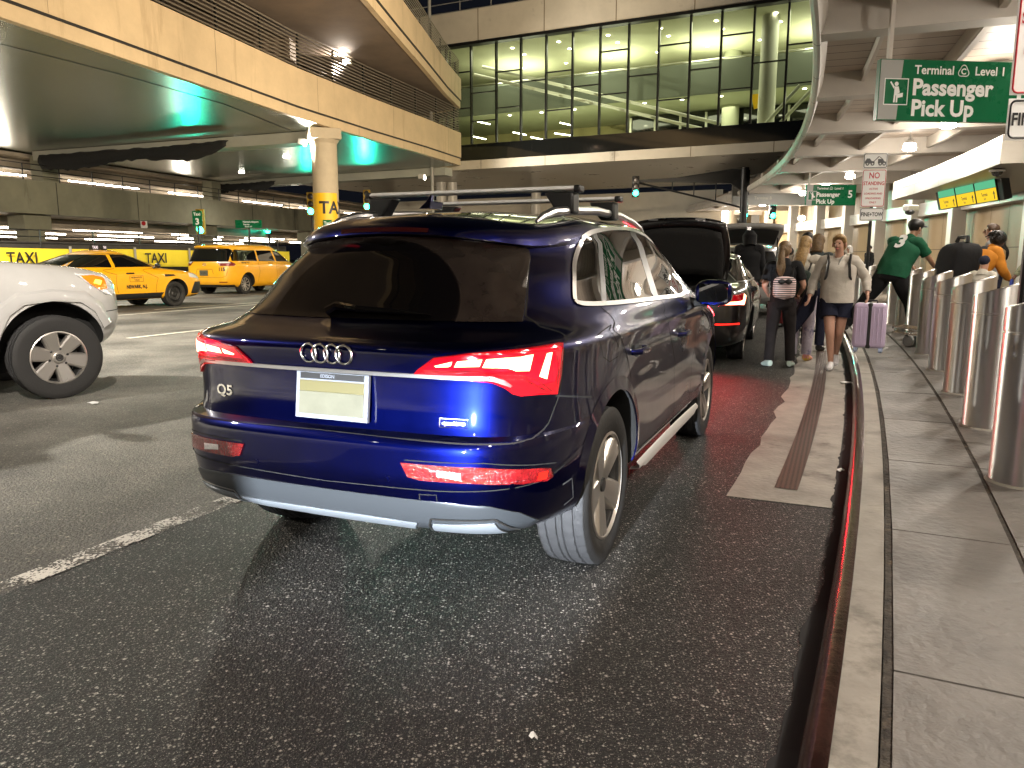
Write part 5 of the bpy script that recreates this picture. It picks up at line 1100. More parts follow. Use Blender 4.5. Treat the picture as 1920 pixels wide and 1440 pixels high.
def runner():
    root, S, body = simple_car('white_suv', 'white off road SUV with alloy wheels cropped by the frame edge, amber side lamp lit', RUN, 1.3, 1.82, .08, M['white_paint'], (-7.23, 6.13), 42, 2.93, .42, 'six', [[(-.7,1.42),(.6,1.40),(.6,1.75),(-.6,1.76)], [(.7,1.40),(1.8,1.39),(1.35,1.74),(.7,1.75)]], [(-.7,1.42),(.7,1.42),(.62,1.75),(-.62,1.75)], [(-.75,1.40),(.75,1.40),(.65,1.77),(-.65,1.77)], N=72, dz=.03, tw=.865, arch=.53, wheel_w=.265, rim_r=.61, flare=.03, archz=.03, doors=[[(1.98,1.35),(2.02,1.0),(2.05,.55)], [(.65,1.38),(.68,.9),(.66,.5)], [(3.28,.84),(3.72,.86)]])
    # broad flat-topped wheel arch flares
    for y0 in (0, 2.93):
        for sg in (1, -1):
            mb = MB(); rows = []
            for (a, r0, r1, dz_) in [(-18,.53,.66,0),(0,.53,.66,0),(25,.54,.68,0),(45,.57,.70,0),(62,.57,.70,0),(90,.53,.655,0),(118,.57,.70,0),(135,.57,.70,0),(155,.54,.68,0),(180,.53,.67,0),(200,.53,.68,0)]:
                t = R(a); p = lambda r, dx: (sg*(S.side(y0 + r*math.cos(t), max(.46, .45 + r*math.sin(t))) + dx), y0 + r*math.cos(t), max(.46, .45 + r*math.sin(t)))
                rows.append([p(r0 - .01, -.10), p(r0, .032), p(r0 + .035, .040), p(r1 - .03, .032), p(r1, -.004)])
            mb.sheet(rows if sg < 0 else [r[::-1] for r in rows]); mb.build('wheel_flare', M['white_paint'], root, angle=40)
    for mir in (False, True):
        h = lay(root, S, 'headlight', [sp(S, [(3.18,1.24),(3.32,1.13),(3.48,1.02),(3.60,1.02),(3.63,1.13),(3.55,1.23)])], M['clearlens'], .012, mir, nr=8, nc=8)
        lay(h, S, 'indicator', [sp(S, [(3.23,1.215),(3.31,1.135),(3.41,1.07),(3.50,1.08),(3.49,1.19),(3.38,1.215)])], M['amber_lens'], .016, mir, nr=6, nc=6, skirt=.004)
        lay(h, S, 'amber_bulb', [sp(S, [(3.35,1.14),(3.42,1.12),(3.45,1.16),(3.38,1.175)])], M['amber'], .019, mir, nr=4, nc=4, skirt=.003)
        lay(root, S, 'side_step', [sp(S, [(.62,.47),(2.3,.47),(2.3,.56),(.62,.56)])], M['black'], .02, mir, nr=3, nc=8)
    for sg in (1, -1):
        mb = MB(); mb.ball((sg*1.08, 1.95, 1.42), (.12, .08, .11), nu=14, nv=8); mb.tube([(sg*.88, 1.95, 1.36), (sg*1.02, 1.95, 1.38)], .04, 6); mb.build('wing_mirror', M['white_paint'], root)
    mb = MB(); mb.box((.62, 1.45, .40), (.5, .9, .12)); mb.build('mud_flap', M['black'], root)
M['amber_lens'] = mat('amber lens', (.7, .16, .01), .12, 0, .6, 1.0, emit=((1, .22, .01), .5))
runner()
def black_sedan():
    root, S, body = simple_car('black_sedan', 'black sedan with its boot lid raised and red lamps lit, ahead of the SUV', SEDAN, 1.3, 1.45, .08, M['black_paint'], (2.46, 11.05), 20, 2.8, .345, 'plain', SW, [(-.6,1.08),(.6,1.08),(.5,1.38),(-.5,1.38)], [(-.66,1.08),(.66,1.08),(.52,1.40),(-.52,1.40)], doors=[[(1.03,1.08),(1.06,.9),(1.08,.42)]], N=64)
    for mir in (False, True): mb = MB(); mb.add(*S.line(sp(S, [(-.22,1.085),(.22,1.285),(.62,1.425),(1.5,1.42),(1.82,1.34),(2.28,1.085),(-.22,1.08)]), .022, .006, mir)); mb.build('window_trim', M['satin'], root)
    for mir in (False, True):
        q1 = S.sy(-.60, .88); q0 = S.sx(.50, .88)
        t = lay(root, S, 'tail_lamp', [[(q0,.80),(q1 - .10,.79),(q1,.90),(q1 - .12,.95),(q0 + .05,.93)]], M['redlens'], .010, mir, nr=8, nc=12)
        lay(t, S, 'light_strip', [[(q0 + .05,.81),(q1 - .14,.80),(q1 - .05,.91),(q1 - .13,.935),(q1 - .17,.86),(q0 + .07,.845)]], M['taillight'], .014, mir, nr=8, nc=12, skirt=.003)
        lay(root, S, 'bumper_reflector', [[(S.sx(.55, .56),.555),(S.sy(-.85, .56),.55),(S.sy(-.85, .58),.572),(S.sx(.55, .58),.575)]], M['taillight_dim'], .006, mir, nr=3, nc=8)  # reflector made to glow: its bright return is emission, no lamp inside
    for sg in (1, -1): l = lamp('tail_light_beam', 'SPOT', (sg*.6, -1.38, .84), 65, (1, .03, .05), .15, aim=(sg*.2, -3.4, -.3), angle=120, blend=1.0); l.parent = root
    lay(root, S, 'boot_opening', [rp(S, [(-.60,.80),(.60,.80),(.64,.95),(.60,1.03),(-.60,1.03),(-.64,.95)])], M['void'], .005, nr=6, nc=12)  # nothing is cut out; a black patch paints the dark inside the boot
    mb = MB(); rows = []; rin = []
    for v in np.linspace(0, 1, 9):      # lid hinged at the rear window, swung up
        y = -.42 - .50*v; z = 1.04 + .86*v - .07*v*v; w = .60 + .06*math.sin(v*3)
        if v > .9: y -= .02
        rows.append([(w*u, y - .05*(1 - u*u) + .02, z + .07*(1 - abs(u)**3)) for u in np.linspace(-1, 1, 15)])
    mb.sheet(rows[::-1]); 
    lid = mb.build('boot_lid', M['black_paint'], root, angle=60); sm = lid.modifiers.new('s', 'SOLIDIFY'); sm.thickness = .05; sm.offset = 0
    mb = MB(); mb.sheet([[(p[0]*.88, p[1] - .045, p[2] - .02) for p in r] for r in rows[1:-1]][::-1]); li = mb.build('lid_lining', M['lining'], lid, angle=60); sm = li.modifiers.new('s', 'SOLIDIFY'); sm.thickness = .02
    mb = MB()
    for x in (-.3, .3): mb.box((x, rows[-1][7][1] - .03, rows[-1][7][2] - .01), (.12, .03, .015))
    mb.build('lid_trim', M['satin'], lid)
    for sg in (1, -1): mb = MB(); mb.tube([(sg*.55, -.52, 1.02), (sg*.57, -.62, 1.5)], .014, 6); mb.build('lid_strut', M['black'], lid)
    mb = MB(); mb.box((.1, -.40, 1.15), (.35, .02, .10)); mb.build('cabin_glow', M['pale_inner'], root, smooth=False)  # pale box colour stands for light showing through the cabin
M['lining'] = mat('felt lining', (.02, .02, .02), .95, bump=(40, .4)); M['pale_inner'] = mat('pale cabin light', (.35, .34, .3), .8)
black_sedan()
SUV = [(.30,.85,-.85,3.45,6,.05),(.40,.93,-.96,3.62,6.5,.06),(.55,.96,-1.0,3.68,6.5,.06),(.80,.965,-1.0,3.66,6.5,.06),(1.0,.96,-.99,3.4,6.5,.06),(1.08,.945,-.98,2.9,6.3,.07),(1.14,.92,-.95,2.7,6,.08),(1.45,.82,-.78,2.15,5.6,.08),(1.62,.75,-.72,1.85,5.4,.08),(1.66,.72,-.66,1.75,5.2,.08)]
SUVW = [[(-.6,1.18),(.5,1.17),(.5,1.55),(-.4,1.55)], [(.6,1.17),(1.5,1.16),(1.42,1.55),(.6,1.56)], [(1.6,1.16),(2.4,1.15),(1.75,1.53),(1.5,1.55)]]
def white_suv_open():
    root, S, body = simple_car('open_suv', 'white SUV with its tailgate lifted open above the crowd, beyond the black sedan', SUV, 1.3, 1.66, .07, M['white_paint'], (5.9, 19.6), 16, 2.8, .36, 'plain', SUVW, None, [(-.7,1.18),(.7,1.18),(.6,1.58),(-.6,1.58)])
    lay(root, S, 'tailgate_opening', [rp(S, [(-.70,.72),(.70,.72),(.74,1.1),(.68,1.40),(.60,1.56),(-.60,1.56),(-.68,1.40),(-.74,1.1)])], M['void'], .004, nr=12, nc=16)  # black patch on the closed shell paints the dark load space
    mb = MB(); rows = []
    for v in np.linspace(0, 1, 9): rows.append([((.68 + .12*v - .25*max(0, v - .8))*u, -.75 - 1.0*v, 1.70 + .52*v - .12*v*v + .05*(1 - abs(u)**2.5)) for u in np.linspace(-1, 1, 15)])
    mb.sheet(rows); g = mb.build('tailgate', M['white_paint'], root, angle=60); sm = g.modifiers.new('s', 'SOLIDIFY'); sm.thickness = .09; sm.offset = 0
    mb = MB(); mb.sheet([[(p[0]*.86, p[1], p[2] - .055) for p in r] for r in rows[1:-1]]); mb.build('tailgate_lining', M['dkgrey'], g, angle=60)
    mb = MB(); q = rows[-1][7]; mb.prism([(-.05, q[1] - .05, q[2] - .05), (.05, q[1] - .05, q[2] - .05), (.04, q[1] - .05, q[2] - .13), (0, q[1] - .05, q[2] - .16), (-.04, q[1] - .05, q[2] - .13)], (0, .01, 0)); mb.build('crest', M['chrome'], g, smooth=False)
    for x in (-.35, .3): mb = MB(); mb.ball((x, -1.1, 1.98), (.06, .06, .03), nu=10, nv=6); mb.build('cargo_lamp', M['down_lamp'], g)
    for sg in (1, -1):
        mb = MB(); mb.tube([(sg*.68, -.72, 1.2), (sg*.66, -1.2, 1.9)], .016, 6); mb.build('gas_strut', M['black'], g)
        lay(root, S, 'tail_light', [sp(S, [(-.9,.92),(-.72,.94),(-.68,1.12),(-.85,1.15)])], M['redlens'], .008, sg < 0, nr=6, nc=6)
    mb = MB(); mb.box((.1, -.5, 1.25), (.5, .3, .35)); mb.build('load', M['garage'], root, bevel=.05)
white_suv_open()
# cars parked inside the garage
def parked(label, kind, pm, d, o, turn, group='cars parked in the garage'):
    p = G(d, o); rings, sw, rw, fw, t, rh = (SEDAN, SW, [(-.6,1.08),(.6,1.08),(.5,1.38),(-.5,1.38)], [(-.66,1.08),(.66,1.08),(.52,1.40),(-.52,1.40)], 1.45, .08) if kind == 's' else (SUV, SUVW, [(-.72,1.16),(.72,1.16),(.65,1.55),(-.65,1.55)], [(-.7,1.18),(.7,1.18),(.6,1.58),(-.6,1.58)], 1.66, .07)
    root, S, body = simple_car('parked_car', label, rings, 1.3, t, rh, pm, (p.x, p.y), -math.degrees(GY) + turn, 2.8, .35, 'plain', sw, rw, fw, group=group, N=44, dz=.08)
    root.location.z = .12
    for mir in (False, True): lay(root, S, 'tail_light', [sp(S, [(-.95,.82),(-.72,.84),(-.70,.94),(-.95,.95)])], M['redlens_off'], .008, mir, nr=4, nc=4)
parked('white pickup sized SUV parked at the far left of the garage floor', 'v', M['white_paint'], -5.5, 7, 90)
parked('grey car with red tail lamps parked beside the garage column', 's', M['red_paint'], -1.5, 9, 260)
parked('dark SUV parked behind the fence above the roof of the yellow sedan', 'v', M['black_paint'], 3.5, 2.8, 12)
parked('dark glossy sedan parked behind the fence right of the dark SUV', 's', M['grey_paint'], 10, 3.0, 8)
parked('black car parked deep in the garage behind the sign for taxi rank three', 's', M['black_paint'], 16.5, 3.2, 10)
# the next car in the queue behind the camera, whose headlights light the blue SUV
def follower():
    c, s = math.cos(-R(22.9)), math.sin(-R(22.9)); w = lambda x, y: Vector((-.40 + x*c - y*s, 3.79 + x*s + y*c, 0))
    o = w(.35, -9.9); root, S, body = simple_car('waiting_sedan', 'grey sedan waiting with headlights on behind the blue SUV', SEDAN, 1.3, 1.45, .08, M['grey_paint'], (o.x, o.y), 22.9, 2.87, .345, 'plain', SW, None, [(-.66,1.08),(.66,1.08),(.52,1.40),(-.52,1.40)], N=44, dz=.07)
    for sg in (1, -1):
        mb = MB(); y = S.poly(.72)[1][-1] - .22; mb.ball((sg*.66, y, .72), (.14, .1, .07), nu=14, nv=8); mb.build('headlight', M['white_lamp'], root)
        # added plates float ahead of the lamp and cut its beam to shape
        c = Vector((sg*.66, y + .20, .70)); l = lamp('headlight_beam', 'SPOT', c, LIGHT['head'] if sg > 0 else LIGHT['head']*.12, (.86, .92, 1), .005, aim=c + Vector((0, 3, -.12)), angle=75, blend=.1); l.parent = root
        k = .3/4.85; xa, xb, za, zb = (-1.36*k, .02*k, -.69*k, .27*k) if sg > 0 else (-1.2*k, -.45*k, -.69*k, -.02*k); f = c + Vector((0, .3, 0)); mb = MB()
        for (x0, x1, z0, z1) in ((-.2, xa, -.16, .16), (xb, .2, -.16, .16), (xa, xb, -.16, za), (xa, xb, zb, .16)): mb.box((f.x + (x0 + x1)/2, f.y, f.z + (z0 + z1)/2), (x1 - x0, .004, z1 - z0))
        for s_ in (-.2, .2): mb.box((f.x + s_, f.y - .15, f.z), (.004, .3, .32))
        for s_ in (-.16, .16): mb.box((f.x, f.y - .15, f.z + s_), (.4, .3, .004))
        mb.build('beam_mask', M['black'], root, smooth=False)
follower()
# ---------------------------------------------------------------- people
def skin_mesh(name, V, Eg, Rr, m, parent, root=0, sub=2):
    me = bpy.data.meshes.new(name); me.from_pydata([tuple(v) for v in V], Eg, []); o = bpy.data.objects.new(name, me); C.objects.link(o)
    o.modifiers.new('skin', 'SKIN'); o.modifiers['skin'].use_smooth_shade = True; o.modifiers['skin'].branch_smoothing = .6
    for i, d in enumerate(me.skin_vertices[0].data):
        r = Rr[i]; d.radius = r if isinstance(r, tuple) else (r, r); d.use_root = (i == root)
    s = o.modifiers.new('sub', 'SUBSURF'); s.levels = sub; s.render_levels = sub
    bpy.context.view_layer.update()
    nm = bpy.data.meshes.new_from_object(o.evaluated_get(bpy.context.evaluated_depsgraph_get())); o.modifiers.clear(); o.data = nm; bpy.data.meshes.remove(me)
    nm.materials.clear(); nm.materials.append(m); nm.polygons.foreach_set('use_smooth', [True]*len(nm.polygons)); nm.name = name
    if parent is not None: o.parent = parent
    return o
STAND = dict(pel=(0,0,.95), sp=(0,.01,1.13), ch=(0,0,1.33), nk=(0,-.01,1.49), hb=(0,.015,1.56), hd=(0,.02,1.645), cr=(0,.01,1.715),
             RS=(.175,-.005,1.42), RE=(.225,-.03,1.14), RW=(.235,.05,.90), LS=(-.175,-.005,1.42), LE=(-.225,-.03,1.14), LW=(-.235,.05,.90),
             RH=(.09,0,.90), RK=(.10,.03,.50), RA=(.10,-.02,.09), RT=(.12,.13,.035), LH=(-.09,0,.90), LK=(-.10,.03,.50), LA=(-.10,-.02,.09), LT=(-.12,.13,.035))
def fabric(name, col, n=.12, rough=.85, wear=None): return mat(name, col, rough, 0, .25, noise=(7, n), bump=(11, .5), wear=wear)
SKIN = {k: mat('skin ' + k, c, .5, 0, .4, noise=(9, .06)) for k, c in (('fair', (.48, .27, .19)), ('tan', (.33, .19, .12)), ('brown', (.12, .06, .04)))}
HAIRM = {k: mat('hair ' + k, c, .5, 0, .4, noise=(30, .35), bump=(40, .5)) for k, c in (('blond', (.32, .21, .09)), ('lightbrown', (.15, .095, .045)), ('brown', (.055, .03, .017)), ('black', (.008, .007, .006)), ('white', (.6, .58, .55)))}
def loft(mb, cen, rx, ry, n=16, mi=0, xax=Vector((1, 0, 0)), caps=True):
    P = [Vector(c) for c in cen]; V = []; F = []
    for i, p in enumerate(P):
        t = (P[min(i+1, len(P)-1)] - P[max(i-1, 0)]).normalized(); x = (xax - t*xax.dot(t)).normalized(); y = t.cross(x)
        for k in range(n): a = 2*math.pi*k/n; V.append(p + x*math.cos(a)*rx[i] + y*math.sin(a)*ry[i])
    for i in range(len(P)-1):
        for k in range(n): F.append((i*n+k, i*n+(k+1)%n, (i+1)*n+(k+1)%n, (i+1)*n+k))
    if caps: F.append(tuple(range(n-1,-1,-1))); F.append(tuple((len(P)-1)*n+k for k in range(n)))
    mb.add(V, F, mi)
def cv(pts, k=4):      # smooth curve through points
    P = [Vector(p) for p in pts]; out = []
    for i in range(len(P)-1):
        a, b, c, d = P[max(i-1,0)], P[i], P[i+1], P[min(i+2, len(P)-1)]
        for j in range(k):
            t = j/k; out.append(.5*((2*b) + (c-a)*t + (2*a-5*b+4*c-d)*t*t + (3*b-a-3*c+d)*t**3))
    return out + [P[-1]]
def lr(vals, n): return list(np.interp(np.linspace(0, len(vals)-1, n), range(len(vals)), vals))
def person(label, loc, rz, skin, top, bottom, hair, h=1.72, pose={}, sleeve='long', legs='long', shoes=None, hairstyle='short', fat=1.0, group=None, face=True, sole=None, toph=.0, hood=None, fingers=True, seethrough=False):
    J = {k: Vector(v) for k, v in STAND.items()}; J.update({k: Vector(v) for k, v in pose.items()})
    root = thing('person', label, 'person', loc, rz, group); sc = h/1.75; root.scale = (sc, sc, sc)
    V = []; E = []; Rr = []; ix = {}
    def add(k, p, r, par=None):
        ix[k] = len(V); V.append(Vector(p)); Rr.append(r)
        if par is not None: E.append((ix[par], ix[k]))
    up = (J['cr'] - J['hb']).normalized(); fw = Vector((0, 1, 0)) if 'face' not in pose else Vector(pose['face']).normalized(); fw = (fw - up*fw.dot(up)).normalized(); sd = up.cross(fw)*-1
    add('pel', J['pel'], .125*fat); add('sp', J['sp'], .115*fat, 'pel'); add('ch', J['ch'], .125, 'sp'); add('nk', J['nk'], .056, 'ch'); add('hb', J['hb'], (.068, .070), 'nk'); add('hd', J['hd'] + fw*.005, (.078, .092), 'hb'); add('cr', J['cr'] - fw*.005, (.062, .075), 'hd')
    if face: add('nose', J['hd'] + fw*.108 - up*.012, .010, 'hd')
    for s in 'RL':
        add(s+'S', J[s+'S'], .058, 'ch'); add(s+'E', J[s+'E'], .042, s+'S'); add(s+'W', J[s+'W'], .028, s+'E')
        d = (J[s+'W'] - J[s+'E']).normalized(); sx = 1 if s == 'R' else -1
        side = d.cross(Vector((sx, 0, 0))); side = side.normalized() if side.length > .2 else Vector((0, 1, 0)); nrm = d.cross(side).normalized()
        add(s+'P', J[s+'W'] + d*.065, (.030, .020), s+'W')
        if fingers:
            for f in range(4):
                b = J[s+'W'] + d*.095 + side*(.026 - .0175*f); L = (.036, .042, .039, .03)[f]; cl = nrm*(-sx)*.014
                add(s+'f%da' % f, b, .0095, s+'P'); add(s+'f%db' % f, b + d*L + cl, .0085, s+'f%da' % f); add(s+'f%dc' % f, b + d*(L*1.55) + cl*2.6, .007, s+'f%db' % f)
            add(s+'ta', J[s+'W'] + d*.04 + side*.036, .0105, s+'P'); add(s+'tb', J[s+'W'] + d*.085 + side*.05 + nrm*(-sx)*.012, .008, s+'ta')
        add(s+'H', J[s+'H'], .088*fat, 'pel'); add(s+'K', J[s+'K'], .058*(.5 + .5*fat), s+'H'); mid = J[s+'K'].lerp(J[s+'A'], .3) - Vector((0, .012, 0)); add(s+'C', mid, .052*(.5 + .5*fat), s+'K'); add(s+'A', J[s+'A'], .036, s+'C'); add(s+'T', J[s+'T'], .030, s+'A')
    body = skin_mesh('body', V, E, Rr, SKIN[skin], root)
    # top
    mb = MB(); sh = J['RS'] - J['LS']; xa = sh.normalized(); tf = 1.0 + toph
    sp = cv([J['pel'] - Vector((0, 0, .06)), J['pel'].lerp(J['sp'], .5), J['sp'], J['ch'], J['ch'].lerp(J['nk'], .55), J['nk'] + (J['nk'] - J['ch']).normalized()*.005], 4)
    rx = lr([.168*fat*tf, .165*fat*tf, .16*fat*tf, .195*(.6+.4*fat)*tf, .165, .062], len(sp)); ry = lr([.135*fat*tf, .13*fat*tf, .122*fat*tf, .135*(.6+.4*fat)*tf, .09, .062], len(sp))
    loft(mb, sp, rx, ry, 22, 0, xa)
    for s in 'RL':
        a, b, c = J[s+'S'], J[s+'E'], J[s+'W']; inn = J['ch'].lerp(a, .55) + Vector((0, 0, .02))
        if sleeve == 'long': pts = cv([inn, a, a.lerp(b, .5), b, b.lerp(c, .5), c.lerp(b, .06)], 4); r = lr([.085*tf, .074*tf, .062*tf, .055*tf, .047*tf, .040*tf], len(pts))
        elif sleeve == 'short': pts = cv([inn, a, a.lerp(b, .4), a.lerp(b, .72)], 4); r = lr([.085*tf, .076*tf, .07*tf, .072*tf], len(pts))
        else: pts = cv([inn, a], 3); r = lr([.08, .06], len(pts))
        mb.tube(pts, [x*(1 + .05*math.sin(i*2.1)) for i, x in enumerate(r)], 12)
    if hood:
        loft(mb, cv([J['nk'] - Vector((0, .03, .02)), J['hb'] - fw*.02, J['hd'] - fw*.01 + up*.02, J['cr'] + up*.035], 4), lr([.11, .12, .125, .05], 13), lr([.11, .12, .13, .06], 13), 16, 0, xa)
    else: loft(mb, [J['nk'] - Vector((0, 0, .05)), J['nk'] - Vector((0, 0, .0)), J['nk'] + (J['hb'] - J['nk'])*.3], [.12, .085, .073], [.1, .08, .072], 14, 0, xa, False)
    t = mb.build('top', top, root, angle=70)
    # bottom
    mb = MB(); pv = J['pel']
    loft(mb, [pv + Vector((0, 0, .07)), pv + Vector((0, 0, 0)), pv - Vector((0, 0, .07)), pv - Vector((0, 0, .13))], [.150*fat, .165*fat, .168*fat, .12*fat], [.118*fat, .135*fat, .138*fat, .1*fat], 18, 0, (J['RH'] - J['LH']).normalized())
    for s in 'RL':
        a, b, c = J[s+'H'], J[s+'K'], J[s+'A']
        if legs == 'long': pts = cv([a + Vector((0, 0, .03)), a.lerp(b, .5), b, b.lerp(c, .5), c + (b - c)*.03], 4); r = lr([.105*fat, .092*fat, .076*(.5+.5*fat), .07*(.5+.5*fat), .068], len(pts))
        else: pts = cv([a + Vector((0, 0, .03)), a.lerp(b, .25), a.lerp(b, .52)], 4); r = lr([.108*fat, .105*fat, .108*fat], len(pts))
        mb.tube(pts, r, 14)
    mb.build('trousers' if legs == 'long' else 'shorts', bottom, root, angle=70)
    # shoes
    if shoes:
        for s in 'RL':
            A, T = J[s+'A'], J[s+'T']; d = (T - A); d.z = 0; L = d.length; d.normalize(); mb = MB()
            z0 = min(A.z - .085, T.z - .03)
            pts = [A - d*.055 + Vector((0, 0, -.02)), A + Vector((0, 0, -.022)), A.lerp(T, .55) + Vector((0, 0, -.008)), T + Vector((0, 0, .004)), T + d*.055]
            loft(mb, cv(pts, 3), lr([.036, .044, .046, .047, .026], 13), lr([.045, .052, .042, .032, .018], 13), 12, 0, Vector((d.y, -d.x, 0)))
            mb.build('shoe', shoes, root, angle=70)
    # hair
    mb = MB(); c = J['hd'] + up*.035 - fw*.014; B3 = Matrix((sd, fw, up)).transposed().to_4x4()
    def ballm(cc, r): mb.ball((0, 0, 0), r, 0, Matrix.Translation(cc) @ B3, 18, 12)
    o0 = len(mb.v); ballm(c, (.088, .106, .092))
    if hairstyle in ('short', 'cap', 'buzz'):
        pass
    if hairstyle in ('long', 'bob', 'pony', 'pulled'):
        ballm(c - fw*.035 - up*.045, (.086, .085, .10))
    if hairstyle == 'long': loft(mb, cv([c - fw*.02, J['hb'] - fw*.075, J['nk'] - fw*.13 - Vector((0, 0, .04)), J['ch'] - fw*.155 + Vector((0, 0, .02)), J['ch'] - fw*.15 - Vector((0, 0, .08))], 4), lr([.075, .085, .10, .085, .03], 17), lr([.07, .07, .05, .04, .02], 17), 14, 0, sd)
    if hairstyle == 'bob': loft(mb, cv([c, J['hb'] - fw*.05, J['nk'] - fw*.06], 4), lr([.098, .115, .10], 9), lr([.10, .085, .06], 9), 14, 0, sd)
    if hairstyle == 'pony': ballm(c - fw*.11 - up*.02, (.05, .05, .05)); loft(mb, cv([c - fw*.12 - up*.03, c - fw*.17 - up*.14, J['nk'] - fw*.17 - up*.08, J['ch'] - fw*.165 + up*.03, J['ch'] - fw*.15 - up*.06], 4), lr([.035, .055, .062, .055, .015], 17), lr([.035, .05, .05, .04, .012], 17), 12, 0, sd)
    if hairstyle == 'locs':
        ballm(c - fw*.04, (.115, .12, .12))
        for k in range(9): a = k*.7; p = c - fw*.09 + sd*.07*math.sin(a) + up*.05*math.cos(a); mb.tube([p, p - fw*.07 + up*.01, p - fw*.12 - up*.05 + sd*.02*math.sin(k*2)], [.018, .014, .007], 6)
    # pull the hair back from the face
    q0 = J['hd'] + fw*.055
    for i in range(len(mb.v)):
        p = Vector(mb.v[i]); dd = (p - q0).dot(fw); uu = (p - J['hd']).dot(up)
        lim = (.0 if hairstyle == 'pulled' else .03) + max(0, uu - .045)*1.1 - (0.05 if uu < -.0 else 0)
        if (p - J['hd']).dot(fw) > lim and uu < .09: p = p - fw*((p - J['hd']).dot(fw) - lim); 
        mb.v[i] = tuple(p)
    if not hood: mb.build('hair', hair, root, angle=80)
    if hairstyle == 'cap' or toph == 99: pass
    if face:
        for sx in (1, -1):
            mb = MB(); mb.ball(J['hd'] + fw*.077 + sd*.031*sx + up*.012, (.013, .010, .0065), nu=8, nv=6); mb.build('eye', M['eye'], root)
            mb = MB(); mb.ball(J['hd'] + sd*.082*sx - up*.012 - fw*.01, (.012, .022, .032), nu=8, nv=6); mb.build('ear', SKIN[skin], root)
            mb = MB(); mb.tube([J['hd'] + fw*.086 + sd*.048*sx + up*.028, J['hd'] + fw*.092 + sd*.03*sx + up*.033, J['hd'] + fw*.092 + sd*.014*sx + up*.029], .0045, 6); mb.build('eyebrow', hair, root)
        mb = MB(); mb.tube([J['hd'] + fw*.072 + sd*.026 - up*.058, J['hd'] + fw*.082 - up*.056, J['hd'] + fw*.072 - sd*.026 - up*.058], [.004, .008, .004], 8); mb.build('mouth', M['lip'], root)
    root['_j'] = 0
    del root['_j']
    return root, J, fw, sd, up
M['eye'] = mat('eye', (.03, .025, .02), .2); M['lip'] = mat('lips', (.35, .09, .08), .45)
def facing(dx, dy): return math.atan2(-dx, dy)
# the woman walking with the lavender suitcase
FB = dict(cream=fabric('oat fleece', (.50, .46, .40), .08), navy=fabric('navy cloth', (.012, .014, .03)), black=fabric('black cloth', (.010, .010, .011)), plaid=fabric('dark plaid', (.016, .013, .013), .3), offwhite=fabric('off white cotton', (.52, .49, .42), .08),
          tie=fabric('tie dyed cloth', (.42, .38, .44), .2, .85, (6, (.12, .11, .2), .52)), slate=fabric('slate jacket', (.045, .055, .055)), green=fabric('green jersey', (.008, .075, .035), .12), grey=fabric('grey marl', (.22, .215, .21), .1), orange=fabric('orange knit', (.50, .19, .02), .1), tan=fabric('tan jacket', (.30, .21, .11)), camo=fabric('camouflage cloth', (.18, .19, .12), .1, .85, (14, (.05, .055, .03), .5)), dgreen=fabric('dark green canvas', (.035, .05, .042)), red=fabric('dark red cloth', (.13, .02, .02)))
SHOE = dict(white=mat('pale trainers', (.55, .53, .52), .6, noise=(20, .15)), mint=mat('mint clogs', (.55, .68, .62), .5), pink=mat('pink slippers', (.7, .25, .3), .6, wear=(12, (.7, .5, .05), .5)), black=mat('black shoes', (.012, .012, .012), .5))
p = at(1563, 694); w1 = (p.x + .02, p.y + .10, 0)
wr, J, fw, sd, up = person('woman in pale half zip hoodie and navy shorts walking in the gutter with a suitcase', w1, facing(-.40, -.92), 'fair', FB['cream'], FB['navy'], HAIRM['blond'], 1.68,
    dict(RS=(.185,0,1.41), RE=(.30,-.03,1.16), RW=(.33,.10,.97), LS=(-.185,0,1.41), LE=(-.335,-.07,1.20), LW=(-.36,.06,1.02), RH=(.09,.01,.90), RK=(.055,.15,.50), RA=(.02,.10,.10), RT=(.03,.24,.035), LH=(-.09,0,.90), LK=(-.06,.03,.50), LA=(-.03,-.20,.17), LT=(-.03,-.08,.06),
         hb=(.005,.03,1.555), hd=(.015,.055,1.64), cr=(.012,.05,1.71), face=(.30, 1, -.35)), 'long', 'short', SHOE['white'], 'pulled', 1.12, toph=.12)
mb = MB()
for sx in (1, -1): mb.tube([J['ch'] + Vector((sx*.12, -.10, .10)), J['ch'] + Vector((sx*.135, .02, .17)), J['ch'] + Vector((sx*.125, .165, .06)), J['ch'] + Vector((sx*.14, .155, -.10)), J['ch'] + Vector((sx*.17, .02, -.20))], .017, 6)
tag(mb.build('backpack_strap', M['black'], wr))
mb = MB(); mb.tube([J['nk'] + Vector((-.04, .09, -.01)), J['nk'] + Vector((0, .135, -.10)), J['nk'] + Vector((.0, .168, -.20))], [.010, .007, .004], 6); mb.build('zip_placket', M['sign_grey'], wr)
